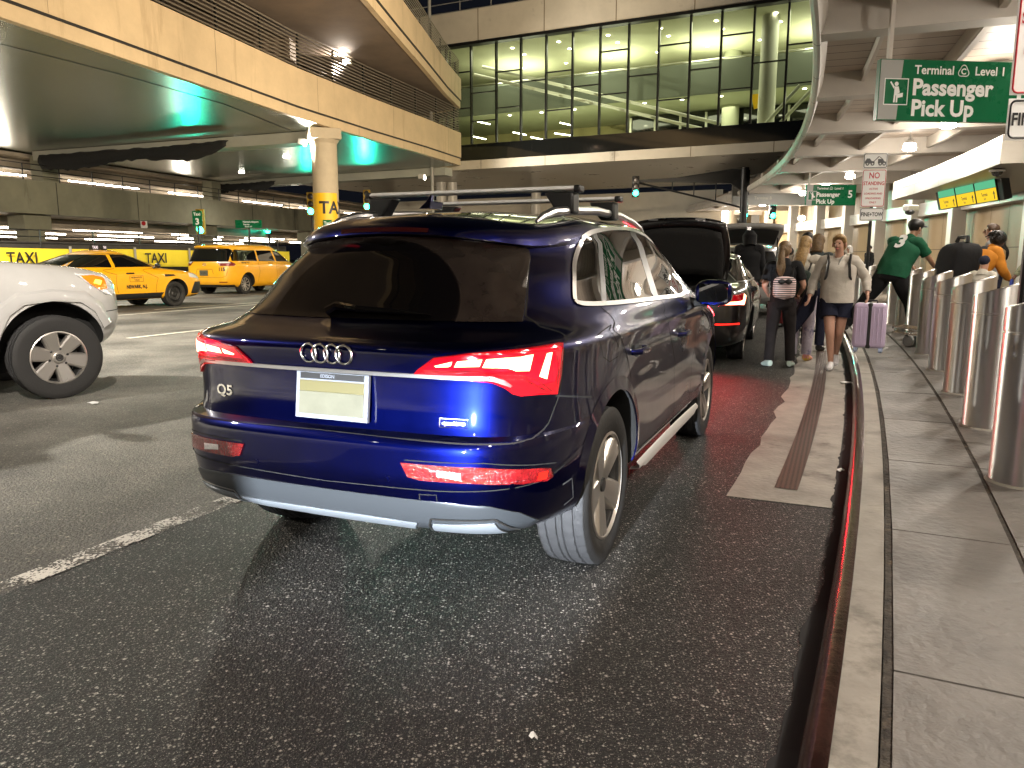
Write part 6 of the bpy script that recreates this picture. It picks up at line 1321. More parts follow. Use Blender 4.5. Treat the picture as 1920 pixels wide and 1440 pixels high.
# lavender suitcase in her left hand
def suitcase(name, label, loc, rz, w, d, h, m, band=None, tilt=0):
    t = thing(name, label, 'suitcase', loc, rz); t.rotation_euler = Euler((tilt, 0, rz), 'XYZ')
    mb = MB(); mb.box((0, 0, h/2), (w, d, h)); s = mb.build('shell', m, t, bevel=.045, seg=4)
    if band: mb = MB(); mb.box((0, 0, h/2), (w*.085*2, d + .006, h + .006)) if band == 'x' else mb.box((0, 0, h/2), (w + .006, d*.17, h + .006)); mb.build('zip_band', M['black'], t, bevel=.02)
    mb = MB()
    for k in range(-3, 4):
        if abs(k) > 0: mb.box((w*.13*k, -d/2, h/2), (.012, .012, h*.78))
    mb.build('rib', m, s, bevel=.004)
    mb = MB(); mb.tube([(-.07, 0, h), (-.065, 0, h + .03), (.065, 0, h + .03), (.07, 0, h)], .012, 8); mb.build('handle', M['black'], t)
    for sx in (1, -1):
        for sy in (1, -1): mb = MB(); mb.lathe([(.005, -.02), (.03, -.02), (.03, .02), (.005, .02)], 14, 0, Matrix.Translation((sx*w*.38, sy*d*.36, -.025)) @ Matrix.Rotation(R(90), 4, 'Y')); mb.build('wheel', M['lav_wheel'], t)
    return t
M['lav_wheel'] = mat('pale blue wheel', (.35, .42, .6), .4); M['lavender'] = mat('lavender shell', (.52, .42, .58), .32, 0, .5, noise=(5, .06), bump=(60, .08))
sc_ = wr.scale[0]; hand = Matrix.Translation(w1) @ Matrix.Rotation(facing(-.40, -.92), 4, 'Z') @ (Vector(J['LW'])*sc_ + Vector((-.02, .02, -.09)))
suitcase('suitcase', 'lavender hard shell suitcase lifted over the kerb in the hand of the walking woman', (hand.x + .035, hand.y, hand.z - .585), R(-28), .37, .25, .55, M['lavender'], 'x')
p = at(1519, 640, .0); mb = MB(); h2 = Matrix.Translation(w1) @ Matrix.Rotation(facing(-.40, -.92), 4, 'Z') @ (Vector(J['RW'])*sc_)
mb.prism([(h2.x + .06, h2.y + .22, h2.z + .06), (h2.x - .20, h2.y + .22, h2.z - .52), (h2.x - .10, h2.y + .22, h2.z - .56), (h2.x + .16, h2.y + .22, h2.z - .20), (h2.x + .20, h2.y + .22, h2.z + .06)], (.05, .22, 0)); o = mb.build('garment_bag', FB['navy'], bevel=.03, fix=True); tag(o, 'dark navy bag slung at a slant beside the walking woman', 'bag')
# girl with the striped backpack
p = at(1462, 690); g1 = (p.x, p.y + .05, 0)
gr, J, fw, sd, up = person('girl with brown ponytail, black tee and dark plaid trousers, standing with a striped backpack', g1, R(-14), 'fair', FB['black'], FB['plaid'], HAIRM['lightbrown'], 1.60, dict(RE=(.27,-.05,1.15), RW=(.24,.12,1.05), LE=(-.25,.0,1.15), LW=(-.2,.16,1.06), RA=(.15,.0,.09), RT=(.19,.14,.035), LA=(-.14,-.02,.09), LT=(-.19,.11,.035), RK=(.13,.03,.5), LK=(-.12,.03,.5), face=(.35, 1, -.1)), 'short', 'long', SHOE['mint'], 'pony', 1.0, face=True)
def backpack(root, J, m, w, d, h, dz=-.18, name='backpack', m2=None, stripes=None):
    mb = MB(); c = J['ch'] + Vector((0, -.155 - d/2, dz)); rows = []
    for v in np.linspace(0, 1, 11):
        k = math.sin(math.pi*min(max(v*.92 + .05, 0), 1))**.35; rows.append([(c.x + w/2*k*(abs(math.cos(a))**.6)*math.copysign(1, math.cos(a)), c.y + d/2*k*(abs(math.sin(a))**.7)*math.copysign(1, math.sin(a)), c.z - h/2 + h*v) for a in np.linspace(0, 2*math.pi, 25)])
    mb.sheet(rows); return c
    # never reached
def pack(label, root_o, J, m, w, d, h, dz, loc, rz, sc, name='backpack'):
    t = thing(name, label, 'backpack', loc, rz); t.scale = (sc, sc, sc); c = J['ch'] + Vector((0, -.14 - d/2, dz)); mb = MB(); rows = []
    for v in np.linspace(0, 1, 15):
        k = (1 - abs(2*v - 1)**5)**.45; rows.append([(c.x + w/2*k*(abs(math.cos(a))**.6)*math.copysign(1, math.cos(a)), c.y + d/2*k*(abs(math.sin(a))**.7)*math.copysign(1, math.sin(a)), c.z - h/2 + h*v) for a in np.linspace(0, 2*math.pi, 29)])
    mb.sheet(rows); mb.build('bag', m, t, angle=70)
    for sx in (1, -1): mb = MB(); mb.tube(cv([(sx*w*.32, c.y + d*.4, c.z + h*.42), (sx*.13, J['ch'].y + .0, J['ch'].z + .155), (sx*.13, J['ch'].y + .13, J['ch'].z + .06), (sx*.16, J['ch'].y + .06, J['ch'].z - .18), (sx*w*.4, c.y + d*.45, c.z - h*.35)], 4), .016, 6); mb.build('strap', M['black'], t)
    return t, c
def stripes_mat():
    m = mat('striped canvas', (.75, .55, .52), .8); nt = m.node_tree; N = nt.nodes; L = nt.links; tc = N.new('ShaderNodeTexCoord'); s = N.new('ShaderNodeSeparateXYZ'); L.new(tc.outputs['Object'], s.inputs[0])
    a = N.new('ShaderNodeMath'); a.operation = 'MULTIPLY'; a.inputs[1].default_value = 34; L.new(s.outputs[2], a.inputs[0]); f = N.new('ShaderNodeMath'); f.operation = 'FRACT'; L.new(a.outputs[0], f.inputs[0])
    g = N.new('ShaderNodeMath'); g.operation = 'GREATER_THAN'; g.inputs[1].default_value = .62; L.new(f.outputs[0], g.inputs[0]); x = N.new('ShaderNodeMix'); x.data_type = 'RGBA'; L.new(g.outputs[0], x.inputs['Factor']); x.inputs['A'].default_value = (.78, .60, .58, 1); x.inputs['B'].default_value = (.015, .013, .014, 1); L.new(x.outputs['Result'], N['Principled BSDF'].inputs['Base Color']); return m
t, c = pack('small striped backpack with a black bow on the girl with the ponytail', gr, J, stripes_mat(), .30, .13, .32, -.20, g1, R(-14), gr.scale[0])
for sx in (1, -1):
    mb = MB(); mb.ball((c.x + sx*.045, c.y - .075, c.z + .085), (.048, .02, .036), nu=12, nv=8); mb.build('bow', M['black'], t)
mb = MB(); mb.box((c.x, c.y - .07, c.z - .06), (.2, .012, .10)); mb.build('pocket', t.children[0].data.materials[0], t, bevel=.008)
# the blond girl
p = at(1499, 679); b1 = (p.x + .03, p.y + .12, 0)
br, J, fw, sd, up = person('girl with long blond hair in an off white sweatshirt and tie dyed trousers', b1, R(-32), 'fair', FB['offwhite'], FB['tie'], HAIRM['blond'], 1.68, dict(RE=(.28,-.02,1.16), RW=(.24,.2,1.08), LE=(-.26,.02,1.15), LW=(-.2,.2,1.05), face=(.3, 1, 0)), 'long', 'long', SHOE['pink'], 'long', 1.05, toph=.12)
pack('dark green canvas backpack worn by the blond girl', br, J, FB['dgreen'], .29, .15, .40, -.22, b1, R(-32), br.scale[0])
def simple(label, px, Y, rz, **kw):
    r = ray(px, 484); t = Y/r.y; loc = (r.x*t, Y, kw.pop('z', 0.0)); args = dict(skin='fair', top=FB['black'], bottom=FB['navy'], hair=HAIRM['brown'], shoes=SHOE['black']); args.update(kw)
    return person(label, loc, rz, fingers=False, **args), loc
simple('woman with shoulder length hair in a slate jacket, back turned, beyond the blond girl', 1533, 11.6, R(-30), top=FB['slate'], hair=HAIRM['lightbrown'], hairstyle='bob', h=1.74, pose=dict(face=(.5, 1, 0)))
simple('man with short dark hair and a dark top looking right, behind the slate jacketed woman', 1512, 14.6, R(-70), skin='tan', top=FB['black'], hair=HAIRM['black'], h=1.86)
simple('figure in a black hood standing at the open white tailgate', 1404, 15.2, R(-10), top=FB['black'], bottom=FB['black'], hood=True, h=1.93, fat=1.15, toph=.15)
simple('person in dark blue and red bending at the open tailgate beside the hooded figure', 1480, 15.6, R(10), top=FB['navy'], bottom=FB['red'], hair=HAIRM['black'], h=1.6, fat=1.1)
simple('small distant man in a dark coat standing by the terminal columns', 1629, 30, R(100), skin='tan', top=FB['black'], hair=HAIRM['black'], h=1.72, z=.15)
simple('distant person in a white headscarf by the column left of the tow sign', 1592, 27, R(60), top=FB['offwhite'], hair=HAIRM['white'], h=1.66, z=.15, hairstyle='bob')
# man in the green jersey, legs wide apart, leaning on a bollard
mloc = atY(1668, 560, 13.0); ml = (mloc.x, mloc.y, .15)
mr, J, fw, sd, up = person('big man in a green jersey numbered 3 and black trousers leaning over the bollards', ml, R(-38), 'tan', FB['green'], FB['black'], HAIRM['black'], 2.0,
    dict(pel=(.0,0,.88), sp=(.05,.06,1.05), ch=(.12,.13,1.23), nk=(.18,.20,1.38), hb=(.21,.25,1.44), hd=(.22,.27,1.52), cr=(.22,.27,1.59), RS=(.30,.12,1.31), RE=(.44,.24,1.08), RW=(.50,.42,.94), LS=(-.05,.18,1.33), LE=(.0,.40,1.14), LW=(.15,.50,.98), RH=(.10,0,.84), RK=(.26,.05,.45), RA=(.36,-.02,.09), RT=(.44,.10,.035), LH=(-.09,0,.84), LK=(-.34,-.02,.46), LA=(-.56,-.10,.09), LT=(-.62,.03,.035), face=(.6, 1, -.2)), 'short', 'long', SHOE['black'], 'short', 1.28, fingers=True, toph=.1)
mb = MB(); v, f = text_geo('3', .27, .012); cN = J['ch'].lerp(J['nk'], .25); bx = (J['RS'] - J['LS']).normalized(); sz = (J['nk'] - J['sp']).normalized(); bn = bx.cross(sz)
mb.add([tuple(cN + bx*(q[0]) + sz*(q[1] - .11) + bn*(.20 - .9*q[0]**2)) for q in v], f); mb.build('number', M['sign_white'], mr, smooth=False)
mb = MB(); B3 = Matrix((sd, fw, up)).transposed().to_4x4(); mb.ball((0, 0, 0), (.105, .12, .085), 0, Matrix.Translation(J['hd'] + up*.055 - fw*.01) @ B3, 16, 10); mb.ball((0, 0, 0), (.07, .075, .012), 0, Matrix.Translation(J['hd'] + up*.05 + fw*.13) @ B3, 12, 6); mb.build('cap', M['black'], mr)
# person with orange sleeves and a big black backpack, bending
oloc = atY(1826, 560, 11.8); ol = (oloc.x, oloc.y, .15)
orr, J, fw, sd, up = person('person with dark hair in a black vest over orange sleeves, bending behind the bollards', ol, R(-75), 'brown', FB['orange'], FB['black'], HAIRM['black'], 1.74, dict(pel=(0,-.12,.93), sp=(0,-.02,1.10), ch=(0,.12,1.27), nk=(0,.24,1.40), hb=(0,.31,1.44), hd=(0,.37,1.50), cr=(0,.38,1.57), RS=(.17,.16,1.34), RE=(.27,.20,1.08), RW=(.2,.40,.95), LS=(-.17,.16,1.34), LE=(-.24,.2,1.08), LW=(-.2,.4,.95), face=(-.15, 1, -.7)), 'long', 'long', SHOE['black'], 'locs', 1.15, fingers=False, toph=.25)
mb = MB(); loft(mb, cv([J['pel'], J['sp'], J['ch'], J['ch'].lerp(J['nk'], .7)], 4), lr([.2, .2, .21, .13], 13), lr([.17, .17, .175, .12], 13), 18, 0, Vector((1, 0, 0))); mb.build('vest', FB['black'], orr, angle=70)
t = thing('backpack', 'huge black backpack with rounded top on the back of the orange sleeved person', 'backpack', ol, R(-75)); mb = MB(); c = Vector((-.02, -.34, 1.20)); rows = []
for v in np.linspace(0, 1, 15):
    k = (1 - abs(2*v - 1)**4)**.45; rows.append([(c.x + .26*k*(abs(math.cos(a))**.6)*math.copysign(1, math.cos(a)), c.y + .25*(v - .5)*.5 + .26*k*(abs(math.sin(a))**.7)*math.copysign(1, math.sin(a)), c.z - .32 + .62*v) for a in np.linspace(0, 2*math.pi, 29)])
mb.sheet(rows); mb.build('bag', M['black_cloth'] if 'black_cloth' in M else FB['black'], t, angle=70); mb = MB(); mb.tube([(-.1, -.32, 1.48), (-.08, -.3, 1.56), (.08, -.3, 1.56), (.1, -.32, 1.48)], .03, 8); mb.build('grab_handle', M['black'], t)
simple('person with short brown hair in a grey hoodie, right of the orange sleeved person', 1856, 12.6, R(60), top=FB['grey'], hair=HAIRM['brown'], h=1.78, z=.15, pose=dict(face=(.1, 1, -.4)), toph=.1)
simple('woman with long black hair in a tan jacket near the terminal door', 1873, 18.0, R(75), skin='tan', top=FB['tan'], hair=HAIRM['black'], hairstyle='long', h=1.7, z=.15)
simple('child in a navy cap and white top, mostly hidden behind the bollards', 1846, 10.2, R(-60), top=FB['offwhite'], hair=M['navy_cap'] if 'navy_cap' in M else FB['navy'], h=1.27, z=.15, hairstyle='cap', face=False)
(er, J, fw, sd, up), el = simple('person in a camouflage jacket holding a blue paper, cut off by the right frame edge', 1934, 13.0, R(40), skin='brown', top=FB['camo'], hair=HAIRM['black'], h=1.76, z=.15, pose=dict(LE=(-.26,.0,1.16), LW=(-.36,.1,.95)))
mb = MB(); mb.box((-.40, .13, .83), (.12, .02, .14)); mb.build('blue_paper', M['blue_paper'], er)
# brown and white dog
dl = at(1655, 598, .15); dg = thing('dog', 'brown and white dog nosing the pavement between the bollards and the suitcase', 'dog', dl, R(75))
dv = [(0,-.22,.42),(0,0,.41),(0,.22,.42),(0,.34,.44),(0,.43,.36),(0,.52,.27),(0,-.32,.45),(0,-.42,.36)]; de = [(0,1),(1,2),(2,3),(3,4),(4,5),(0,6),(6,7)]; dr = [.10,.105,.115,.075,.07,.032,.03,.018]
for x in (.075, -.075):
    for (y, ky, hy, b) in ((.22,.20,.23,2), (-.24,-.18,-.30,0)):
        i = len(dv); dv += [(x, y, .32), (x, ky if b == 2 else -.17, .22), (x, hy, .12), (x, hy + .02, .03), (x, hy + .06, .02)]; dr += [.06 if b == 0 else .055, .042, .027, .024, .026]; de += [(b, i), (i, i+1), (i+1, i+2), (i+2, i+3), (i+3, i+4)]
o = skin_mesh('coat', dv, de, dr, mat('dog coat', (.5, .45, .38), .9, noise=(25, .25), bump=(60, .6), wear=(3.2, (.09, .05, .03), .5)), dg, 1)
for x in (.05, -.05): mb = MB(); mb.ball((x*1.2, .40, .38), (.012, .04, .055), nu=8, nv=6); mb.build('ear', HAIRM['brown'], dg)
mb = MB(); mb.lathe([(.08, -.012), (.085, 0), (.08, .012)], 20, 0, Matrix.Translation((0, .37, .42)) @ Matrix.Rotation(R(60), 4, 'X')); mb.build('collar', FB['red'], dg)
# ---------------------------------------------------------------- bollards, cart, signs, screens
BOLL = [('nearest steel bollard of the row, cut by the right frame edge'), ('second steel bollard of the row, with an orange reflection'), ('third steel bollard of the row, red streak on its left side'), ('fourth steel bollard of the row, red streak on its left side, navy cap above it'), ('fifth steel bollard of the row, its foot just clear of the trolley'), ('sixth steel bollard of the row, behind the trolley wheels'), ('seventh steel bollard of the row, hiding the leg of the man in green')]
def bollard(label):
    t = thing('bollard', label, 'bollard', (0, 0, 0), 0, 'steel bollards along the kerb'); n = 48; r = .178
    def zt(a): return 1.03 + .055*math.cos(a - R(-15))
    V = []; F = []
    prof = [(r, 0, 0), (r, .84, 0), (r - .004, .845, 0), (r - .004, .853, 0), (r, .858, 0), (r, 0, 1), (r - .006, .006, 1), (r - .03, .006, 1)]
    for rr, z, topf in prof:
        for k in range(n): a = 2*math.pi*k/n; V.append((rr*math.cos(a), rr*math.sin(a), (zt(a) + z) if topf else z))
    for j in range(len(prof) - 1):
        for k in range(n): F.append((j*n+k, j*n+(k+1)%n, (j+1)*n+(k+1)%n, (j+1)*n+k))
    mb = MB(); mb.add(V, F, 0); mb.build('post', M['steel'], t, angle=15)
    mb = MB(); mb.add([V[(len(prof)-1)*n+k] for k in range(n)], [tuple(range(n))]); mb.build('cap', M['steel_top'], t, smooth=False)
    mb = MB(); mb.lathe([(r + .02, -.002), (r + .012, .008), (r, .012)], 32); mb.build('base_ring', M['concrete'], t)
    return t
b0 = bollard('x')
for i in range(34):
    s = 3.17 + 1.6*i
    if i == 18: continue
    t = b0 if i == 0 else dup(b0)
    p = K(s, .875 + .013*min(s, 16), .15); t.location = p; t.rotation_euler = (0, 0, kyaw(s))
    t['label'] = BOLL[i] if i < len(BOLL) else 'steel bollard far along the kerb row' if i > 12 else 'steel bollard half hidden behind the man in green'
# folded luggage trolley lying behind the bollards
cl_ = at(1707, 650, .15); ct = thing('luggage_trolley', 'chrome luggage trolley with grey wheels poking out between two bollards', 'trolley', cl_, R(-62))
for y in (-.055, .055):
    mb = MB(); mb.lathe([(.02, -.018), (.075, -.02), (.085, -.012), (.085, .012), (.075, .02), (.02, .018)], 24, 0, Matrix.Translation((0, y, .085)) @ Matrix.Rotation(R(90), 4, 'X')); mb.build('wheel', M['trolley_wheel'], ct)
mb = MB(); mb.box((0, 0, .17), (.06, .2, .06)); mb.tube([(0, 0, .12), (0, 0, .2)], .02, 8); mb.build('castor', M['chrome'], ct, bevel=.01)
mb = MB()
for y in (-.12, -.06, 0, .06, .12): mb.tube([(-.22, y, .27 + abs(y)*.1), (.9, y, .22 + abs(y)*.1)], .014, 8)
for x in (-.2, .2, .6): mb.tube([(x, -.14, .255 - x*.04), (x, .14, .255 - x*.04)], .014, 8)
mb.tube([(-.2, -.13, .20), (.9, -.13, .16)], .013, 8); mb.tube([(-.2, .13, .20), (.9, .13, .16)], .013, 8); mb.build('frame', M['chrome'], ct)

# big green pick up signs
def pickup_sign(label, loc, rz, w, h, num, hang, ts=1.0):
    t = thing('direction_sign', label, 'sign', loc, rz, 'green pick up signs'); T = upright((0, -.055, 0)); mb = MB(); mb.box((0, 0, 0), (w, .1, h)); b = mb.build('panel', M['green_sign'], t, bevel=.006)
    mb = MB(); mb.add([(-w/2 + .008, -.0525, -h/2 + .012), (-w*.385, -.0525, -h/2 + .012), (-w*.365, -.0525, h/2 - .012), (-w/2 + .008, -.0525, h/2 - .012)], [(0, 1, 2, 3)]); mb.build('grey_end', M['sign_grey'], t, smooth=False)
    mb = MB(); k = h/1.0
    def tx(s, size, x, y, bold): mtext(mb, s, size*k*ts, upright((x if s == num else -w/2 + (x + w/2)*ts + .10*(1 - ts), -.054, y)), 0, bold*k*ts, 'LEFT')
    tx('Terminal', .20, -w/2 + .62*k, h*.27, .004); tx('Level 1', .20, -w/2 + 1.72*k, h*.27, .004); tx('Passenger', .37, -w/2 + .60*k, -h*.07, .012); tx('Pick Up', .37, -w/2 + .60*k, -h*.41, .012); tx(num, .5/ts, w/2 - (.63 if ts == 1 else .42)*k, -h*.12, .014)
    tx('C', .135, -w/2 + 1.465*k, h*.28, .004)
    pts = []; cx, cz, rr = -w/2 + 1.515*k*ts + .10*(1 - ts), h*.325, .085*k*ts
    for i in range(37): a = 2*math.pi*i/36; q = rr*(1.0 + .16*math.cos(3*(a - R(90)))); pts.append((cx + q*math.cos(a)*1.05, -.054, cz + q*math.sin(a)*1.05))
    mb.tube(pts, .008*k, 4, caps=False)
    # pictogram: a person hailing with a bag, in a square frame
    x0, z0 = -w/2 + .10*k, -h*.24; s_ = .42*k
    sq = [(x0, z0), (x0 + s_, z0), (x0 + s_, z0 + s_), (x0, z0 + s_), (x0, z0)]; 
    for a, b_ in zip(sq, sq[1:]): mb.box(((a[0] + b_[0])/2, -.056, (a[1] + b_[1])/2), (abs(a[0] - b_[0]) + .014*k, .004, abs(a[1] - b_[1]) + .014*k))
    g = lambda x, z: (x0 + s_*x, -.0575, z0 + s_*z)
    mb.ball(g(.50, .80), (.036*k, .002, .036*k), nu=14, nv=6)
    for poly in ([(.42,.70),(.60,.70),(.62,.44),(.58,.44),(.58,.08),(.51,.08),(.51,.36),(.49,.36),(.47,.08),(.40,.08),(.42,.44)], [(.42,.70),(.26,.90),(.22,.86),(.40,.60)], [(.60,.68),(.66,.48),(.62,.42),(.57,.60)], [(.58,.26),(.80,.30),(.80,.46),(.58,.42)]):
        mb.add([g(*q) for q in poly], [tuple(range(len(poly)))])
    o = mb.build('lettering', M['sign_white'], t, smooth=False)
    mb = MB(); mb.add([(x0, -.0535, z0), (x0 + s_, -.0535, z0), (x0 + s_, -.0535, z0 + s_), (x0, -.0535, z0 + s_)], [(0, 1, 2, 3)]); mb.build('pictogram_ground', M['green_sign'], t, smooth=False)
    for x in (-w*.44, w*.44): mb = MB(); mb.box((x, 0, h/2 + hang/2), (.06, .05, hang)); mb.build('hanger', M['canopy'], t, smooth=False)
    return t

q = atY(1643, 171, 11.6); sgn_w = 2.55
pickup_sign('big green sign reading Terminal C Level 1 Passenger Pick Up 4, hung under the canopy', (q.x + sgn_w/2*math.cos(R(6)), q.y + .12, 3.78), R(6), sgn_w, .84, '4', .85)
q = atY(1510, 366, 31.3)
pickup_sign('small distant green sign reading Passenger Pick Up 5, hung over the kerb', (q.x + 1.0, q.y, q.z), R(2), 2.0, .80, '5', .9, .80)
def tow_sign(label, loc, rz, post_h=2.7):
    t = thing('tow_sign', label, 'sign', loc, rz, 'no standing signs on posts'); w = .46
    mb = MB(); mb.tube([(0, .03, 0), (0, .03, 2.55)], .032, 10); mb.build('post', M['pole_dark'], t)
    def plate(name, z0, z1, edge, inset=.014):
        mb = MB(); mb.box((0, 0, (z0 + z1)/2), (w, .008, z1 - z0)); p = mb.build(name, M['sign_white'], t, bevel=.003); rr = .03
        a, b, c, d = -w/2 + inset, w/2 - inset, z0 + inset, z1 - inset; pts = []
        for (cx, cz, s) in ((b - rr, d - rr, 0), (a + rr, d - rr, 90), (a + rr, c + rr, 180), (b - rr, c + rr, 270)):
            for k in range(5): an = R(s + 22.5*k); pts.append((cx + rr*math.cos(an), -.006, cz + rr*math.sin(an)))
        pts.append(pts[0]); mb = MB(); mb.tube(pts, .006, 4, caps=False); mb.build('border', edge, p); return p
    p = plate('tow_plate', 2.61, 2.90, M['sign_black']); mb = MB()
    g = lambda x, z: (-w/2 + w*x, -.0075, 2.62 + .27*z)
    for poly in ([(.06,.30),(.06,.45),(.14,.66),(.26,.66),(.34,.48),(.46,.46),(.46,.30)], [(.60,.30),(.60,.62),(.80,.62),(.86,.46),(.94,.42),(.94,.30)], [(.42,.46),(.46,.46),(.66,.80),(.62,.82)], [(.62,.82),(.66,.80),(.80,.62),(.76,.60)]): mb.add([g(*q) for q in poly], [tuple(range(len(poly)))])
    for x in (.17, .38, .70, .86): mb.lathe([(.035, 0), (.035, .003)], 16, 0, Matrix.Translation(g(x, .28)) @ Matrix.Rotation(R(90), 4, 'X'))
    for x in (.17, .38, .70, .86): mb.lathe([(.015, 0), (.015, .004)], 12, 1, Matrix.Translation(g(x, .28)) @ Matrix.Rotation(R(90), 4, 'X'))
    mb.build('pictogram', [M['sign_black'], M['sign_white']], p, smooth=False)
    p = plate('standing_plate', 1.87, 2.59, M['sign_red']); mb = MB()
    for tx, sz, z in (('NO', .16, 2.42), ('STANDING', .098, 2.29), ('ACTIVE', .05, 2.20), ('LOADING AND', .05, 2.11), ('UNLOADING', .05, 2.02), ('ONLY', .05, 1.94)): mtext(mb, tx, sz, upright((0, -.0075, z)), 0, sz*.02, 'CENTER', .82 if sz > .09 else 1.0)
    mb.build('lettering', M['sign_red'], p, smooth=False)
    p = plate('fine_plate', 1.60, 1.85, M['sign_black']); mb = MB(); mtext(mb, 'FINE+TOW', .105, upright((0, -.0075, 1.69)), 0, .003, 'CENTER', .78); mb.build('lettering', M['sign_black'], p, smooth=False); return t
# posts stand in the bollard row
q = atY(1628, 484, 15.6); tow_sign('no standing tow away sign on a dark post beyond the walking woman', (q.x, q.y, .15 + .38), R(-4))
tow_sign('no standing tow away sign cut off by the top right frame corner', (3.325, 5.0, .15 + .38), R(-4))
for o in [x for x in bpy.data.objects if x.name.startswith('tow_sign')]:
    for ch in o.children:
        if ch.name.startswith('post'): ch.location.z = -.38; ch.scale.z = 1.15
# three angled information screens under the box beam
q0, q1 = atY(1760, 372, 24.5), atY(1868, 362, 20.5); d = (q1 - q0); d.z = 0; rz = math.atan2(d.y, d.x); L_ = d.length
sc = thing('information_screens', 'row of three green and yellow information screens hung under the white box beam', 'screen', (q0 + d/2 + Vector((0, 0, 0))), rz); sc.rotation_euler = Euler((R(14), 0, rz), 'XYZ')
mb = MB(); mb.box((0, .12, .02), (L_ + .5, .2, .78)); mb.build('casing', M['dkgrey'], sc, bevel=.02)
for i in range(3):
    x = -L_/2 + L_*(i + .5)/3; mb = MB(); mb.box((x, 0, .0), (L_/3 - .03, .02, .74)); mb.build('screen_frame', M['black'], sc, smooth=False)
    mb = MB(); w_ = L_/3 - .09; mb.add([(x - w_/2, -.013, .0), (x + w_/2, -.013, .0), (x + w_/2, -.013, .34), (x - w_/2, -.013, .34)], [(0, 1, 2, 3)], 0); mb.add([(x - w_/2, -.013, -.34), (x + w_/2, -.013, -.34), (x + w_/2, -.013, -.01), (x - w_/2, -.013, -.01)], [(0, 1, 2, 3)], 1)
    mtext(mb, 'Terminal', .13, upright((x - .1, -.016, -.19)), 2, .002, 'CENTER', .8); mtext(mb, 'Exit', .09, upright((x - .1, -.016, -.29)), 2, .001); 
    mb.add([(x + w_*.36, -.016, -.30), (x + w_*.40, -.016, -.30), (x + w_*.40, -.016, -.16), (x + w_*.44, -.016, -.18), (x + w_*.38, -.016, -.08), (x + w_*.32, -.016, -.18), (x + w_*.36, -.016, -.16)], [tuple(range(7))], 2)
    mb.build('screen', [M['scr_green'], M['scr_yellow'], M['sign_black']], sc, smooth=False)
# small cameras
q = atY(1868, 338, 18.2); cm = thing('dome_camera', 'dark dome camera under the end of the white box beam', 'camera', (q.x, q.y, 3.40)); mb = MB(); mb.lathe([(.16, .0), (.17, -.04), (.13, -.05)], 20); mb.build('mount', M['sign_white'], cm); mb = MB(); mb.ball((0, 0, -.05), (.12, .12, .11), nu=16, nv=8); mb.build('dome', M['carglass'], cm)
q = atY(1708, 390, 24); cm = thing('box_camera', 'white bullet camera on the terminal column below the box beam', 'camera', q, R(30)); mb = MB(); mb.box((0, 0, 0), (.55, .2, .18)); mb.build('casing', M['sign_white'], cm, bevel=.03); mb = MB(); mb.ball((-.12, -.05, -.13), (.14, .14, .09), nu=12, nv=8); mb.build('dome', M['dkgrey'], cm)
# grey kiosk panel and dark opening at the terminal door
q = K(21.5, 5.6); kz = kyaw(21.5); ks = thing('door_bay', 'lit terminal doorway with a grey panel at the right edge of the tan wall', 'door', q, kz - R(90)); mb = MB(); mb.box((0, .3, 1.3), (2.4, .1, 2.3)); mb.build('lit_panel', M['door_light'], ks); mb = MB(); mb.box((0, .2, 2.55), (2.6, .3, .22)); mb.build('door_head', M['satin'], ks); mb = MB(); mb.box((-.2, .22, 1.75), (.5, .04, .6)); mb.build('notice', M['sign_grey'], ks)
# signs on the left
def small_sign(label, px, py, Y, w, h, m, lines, rz=0, pole=True, cat='sign', name='rank_sign'):
    q = atY(px, py, Y); t = thing(name, label, cat, (q.x, q.y, 0), rz); mb = MB(); mb.box((0, 0, q.z), (w, .05, h)); mb.build('panel', m, t, bevel=.008)
    mb = MB()
    for tx, sz, dz, dx in lines: mtext(mb, tx, sz, upright((dx, -.028, q.z + dz)), 0, sz*.03)
    mb.build('lettering', M['sign_white'], t, smooth=False)
    if pole: mb = MB(); mb.tube([(0, .06, 0), (0, .06, q.z + h/2)], .05, 8); mb.build('pole', M['pole_dark'], t)
    return t
small_sign('small green sign reading Taxi 3 beside a yellow signal box', 370, 410, 33, .40, .62, M['green_sign'], [('Taxi', .17, .13, 0), ('3', .36, -.24, 0)])
small_sign('tiny green sign reading Taxi at the foot of the round column notice', 614, 418, 31, .34, .24, M['green_sign'], [('Taxi', .15, -.05, 0)], pole=False)
small_sign('green bus sign on a grey pole above the yellow minivan', 466, 420, 40, 1.35, .40, M['green_sign'], [('Newark Airport', .12, .07, .12), ('Express', .10, -.05, -.1), ('62 67 107', .09, -.16, 0)], name='bus_sign')
q = atY(376, 432, 40); signal(q, 0, 'green traffic signal in a yellow housing just right of the small Taxi 3 sign', s=1.2, power=650, yellow=True)
t = small_sign('white no entry notice hung at the garage opening', 270, 421, 41, .34, .36, M['sign_white'], [], pole=False, name='garage_notice'); q = atY(270, 421, 41); mb = MB(); mb.lathe([(.11, 0), (.11, .01)], 20, 0, Matrix.Translation((0, -.03, q.z + .06)) @ Matrix.Rotation(R(90), 4, 'X')); mb.build('red_disc', M['sign_red'], t)
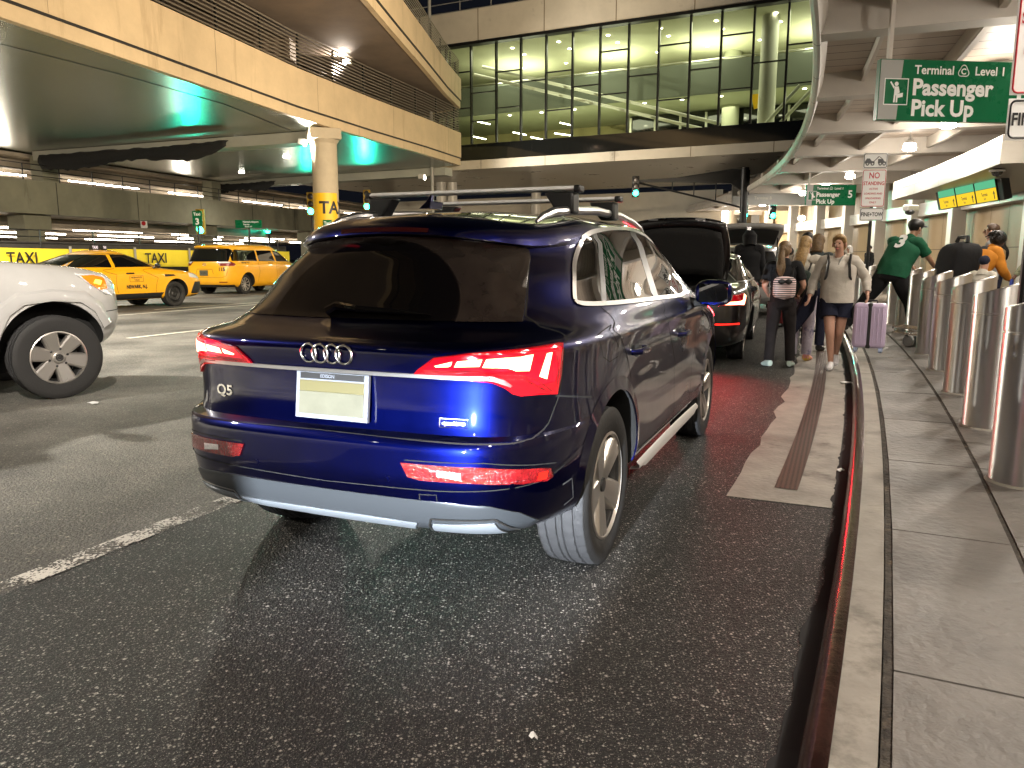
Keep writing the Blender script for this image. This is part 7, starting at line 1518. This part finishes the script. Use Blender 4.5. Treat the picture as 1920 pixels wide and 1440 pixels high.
# far canopy with a row of globes over the road beyond the black sedan, and a big grey board
fc = thing('far_canopy', 'distant low canopy roof with many white globe lamps beyond the mast arm', 'canopy')
mb = MB(); a, b = atY(1250, 410, 60), atY(1530, 396, 55); mb.prism([(a.x, a.y, 4.3), (a.x + 6, a.y - 6, 5.7), (b.x + 6, b.y, 5.7), (b.x, b.y + 25, 4.6)], (0, 0, .5)); mb.build('roof', M['canopy'], fc, smooth=False, fix=True)
mb = MB(); mb.prism([(a.x + 2, 95, 0), (b.x + 16, 80, 0), (b.x + 16, 80, 5), (a.x + 2, 95, 5)], (0, .4, 0)); mb.build('back_wall', M['whitepanel'], fc, smooth=False)
for i, (px, py, Y) in enumerate(((1262, 418, 62), (1296, 412, 66), (1326, 407, 58), (1360, 404, 60), (1334, 416, 75), (1375, 412, 72), (1392, 398, 57), (1503, 409, 50), (1240, 425, 80), (1290, 424, 84))):
    q = atY(px, py, Y); mb = MB(); mb.ball(q, (.22, .22, .16), nu=12, nv=8); mb.build('globe', M['white_lamp'], fc)
    if i % 3 == 0: o_ = lamp('far_light', 'POINT', q - Vector((0, 0, .5)), 900, (1, .85, .65), .2); o_.parent = fc
q = atY(1440, 365, 43); bd = thing('grey_board', 'big grey overhead board with faded lettering left of the small green sign', 'sign', q, R(4)); mb = MB(); mb.box((.3, 0, 0), (4.6, .12, 1.1)); mb.build('panel', M['sign_grey'], bd); mb = MB(); mtext(mb, 'Buses', .3, upright((-.3, -.07, .1)), 0, .006); mtext(mb, 'Terminal B', .22, upright((-.3, -.07, -.25)), 0, .004); mb.build('lettering', M['canopy'], bd, smooth=False)
# ---------------------------------------------------------------- floodlights on the canopy roof that light the roadways
for i, s in enumerate((1, 7, 13, 20)):
    t = flood('roof_floodlight', K(s, .2, 6.1), ['roof floodlight standing on the canopy edge nearest the camera', 'roof floodlight on the canopy edge above the blue SUV', 'roof floodlight on the canopy edge above the big green sign', 'farthest roof floodlight on the canopy edge'][i], (-8, 18 + i*8, 8.5), LIGHT['flood'], (1, .82, .58), ang=95)
    t['group'] = 'floodlights on the canopy roof'
t = flood('roof_floodlight', K(-3.5, .2, 6.1), 'roof floodlight behind the camera aimed at the left lane', (-5.5, 8, 0), 6000, (1, .91, .80), ang=75); t['group'] = 'floodlights on the canopy roof'
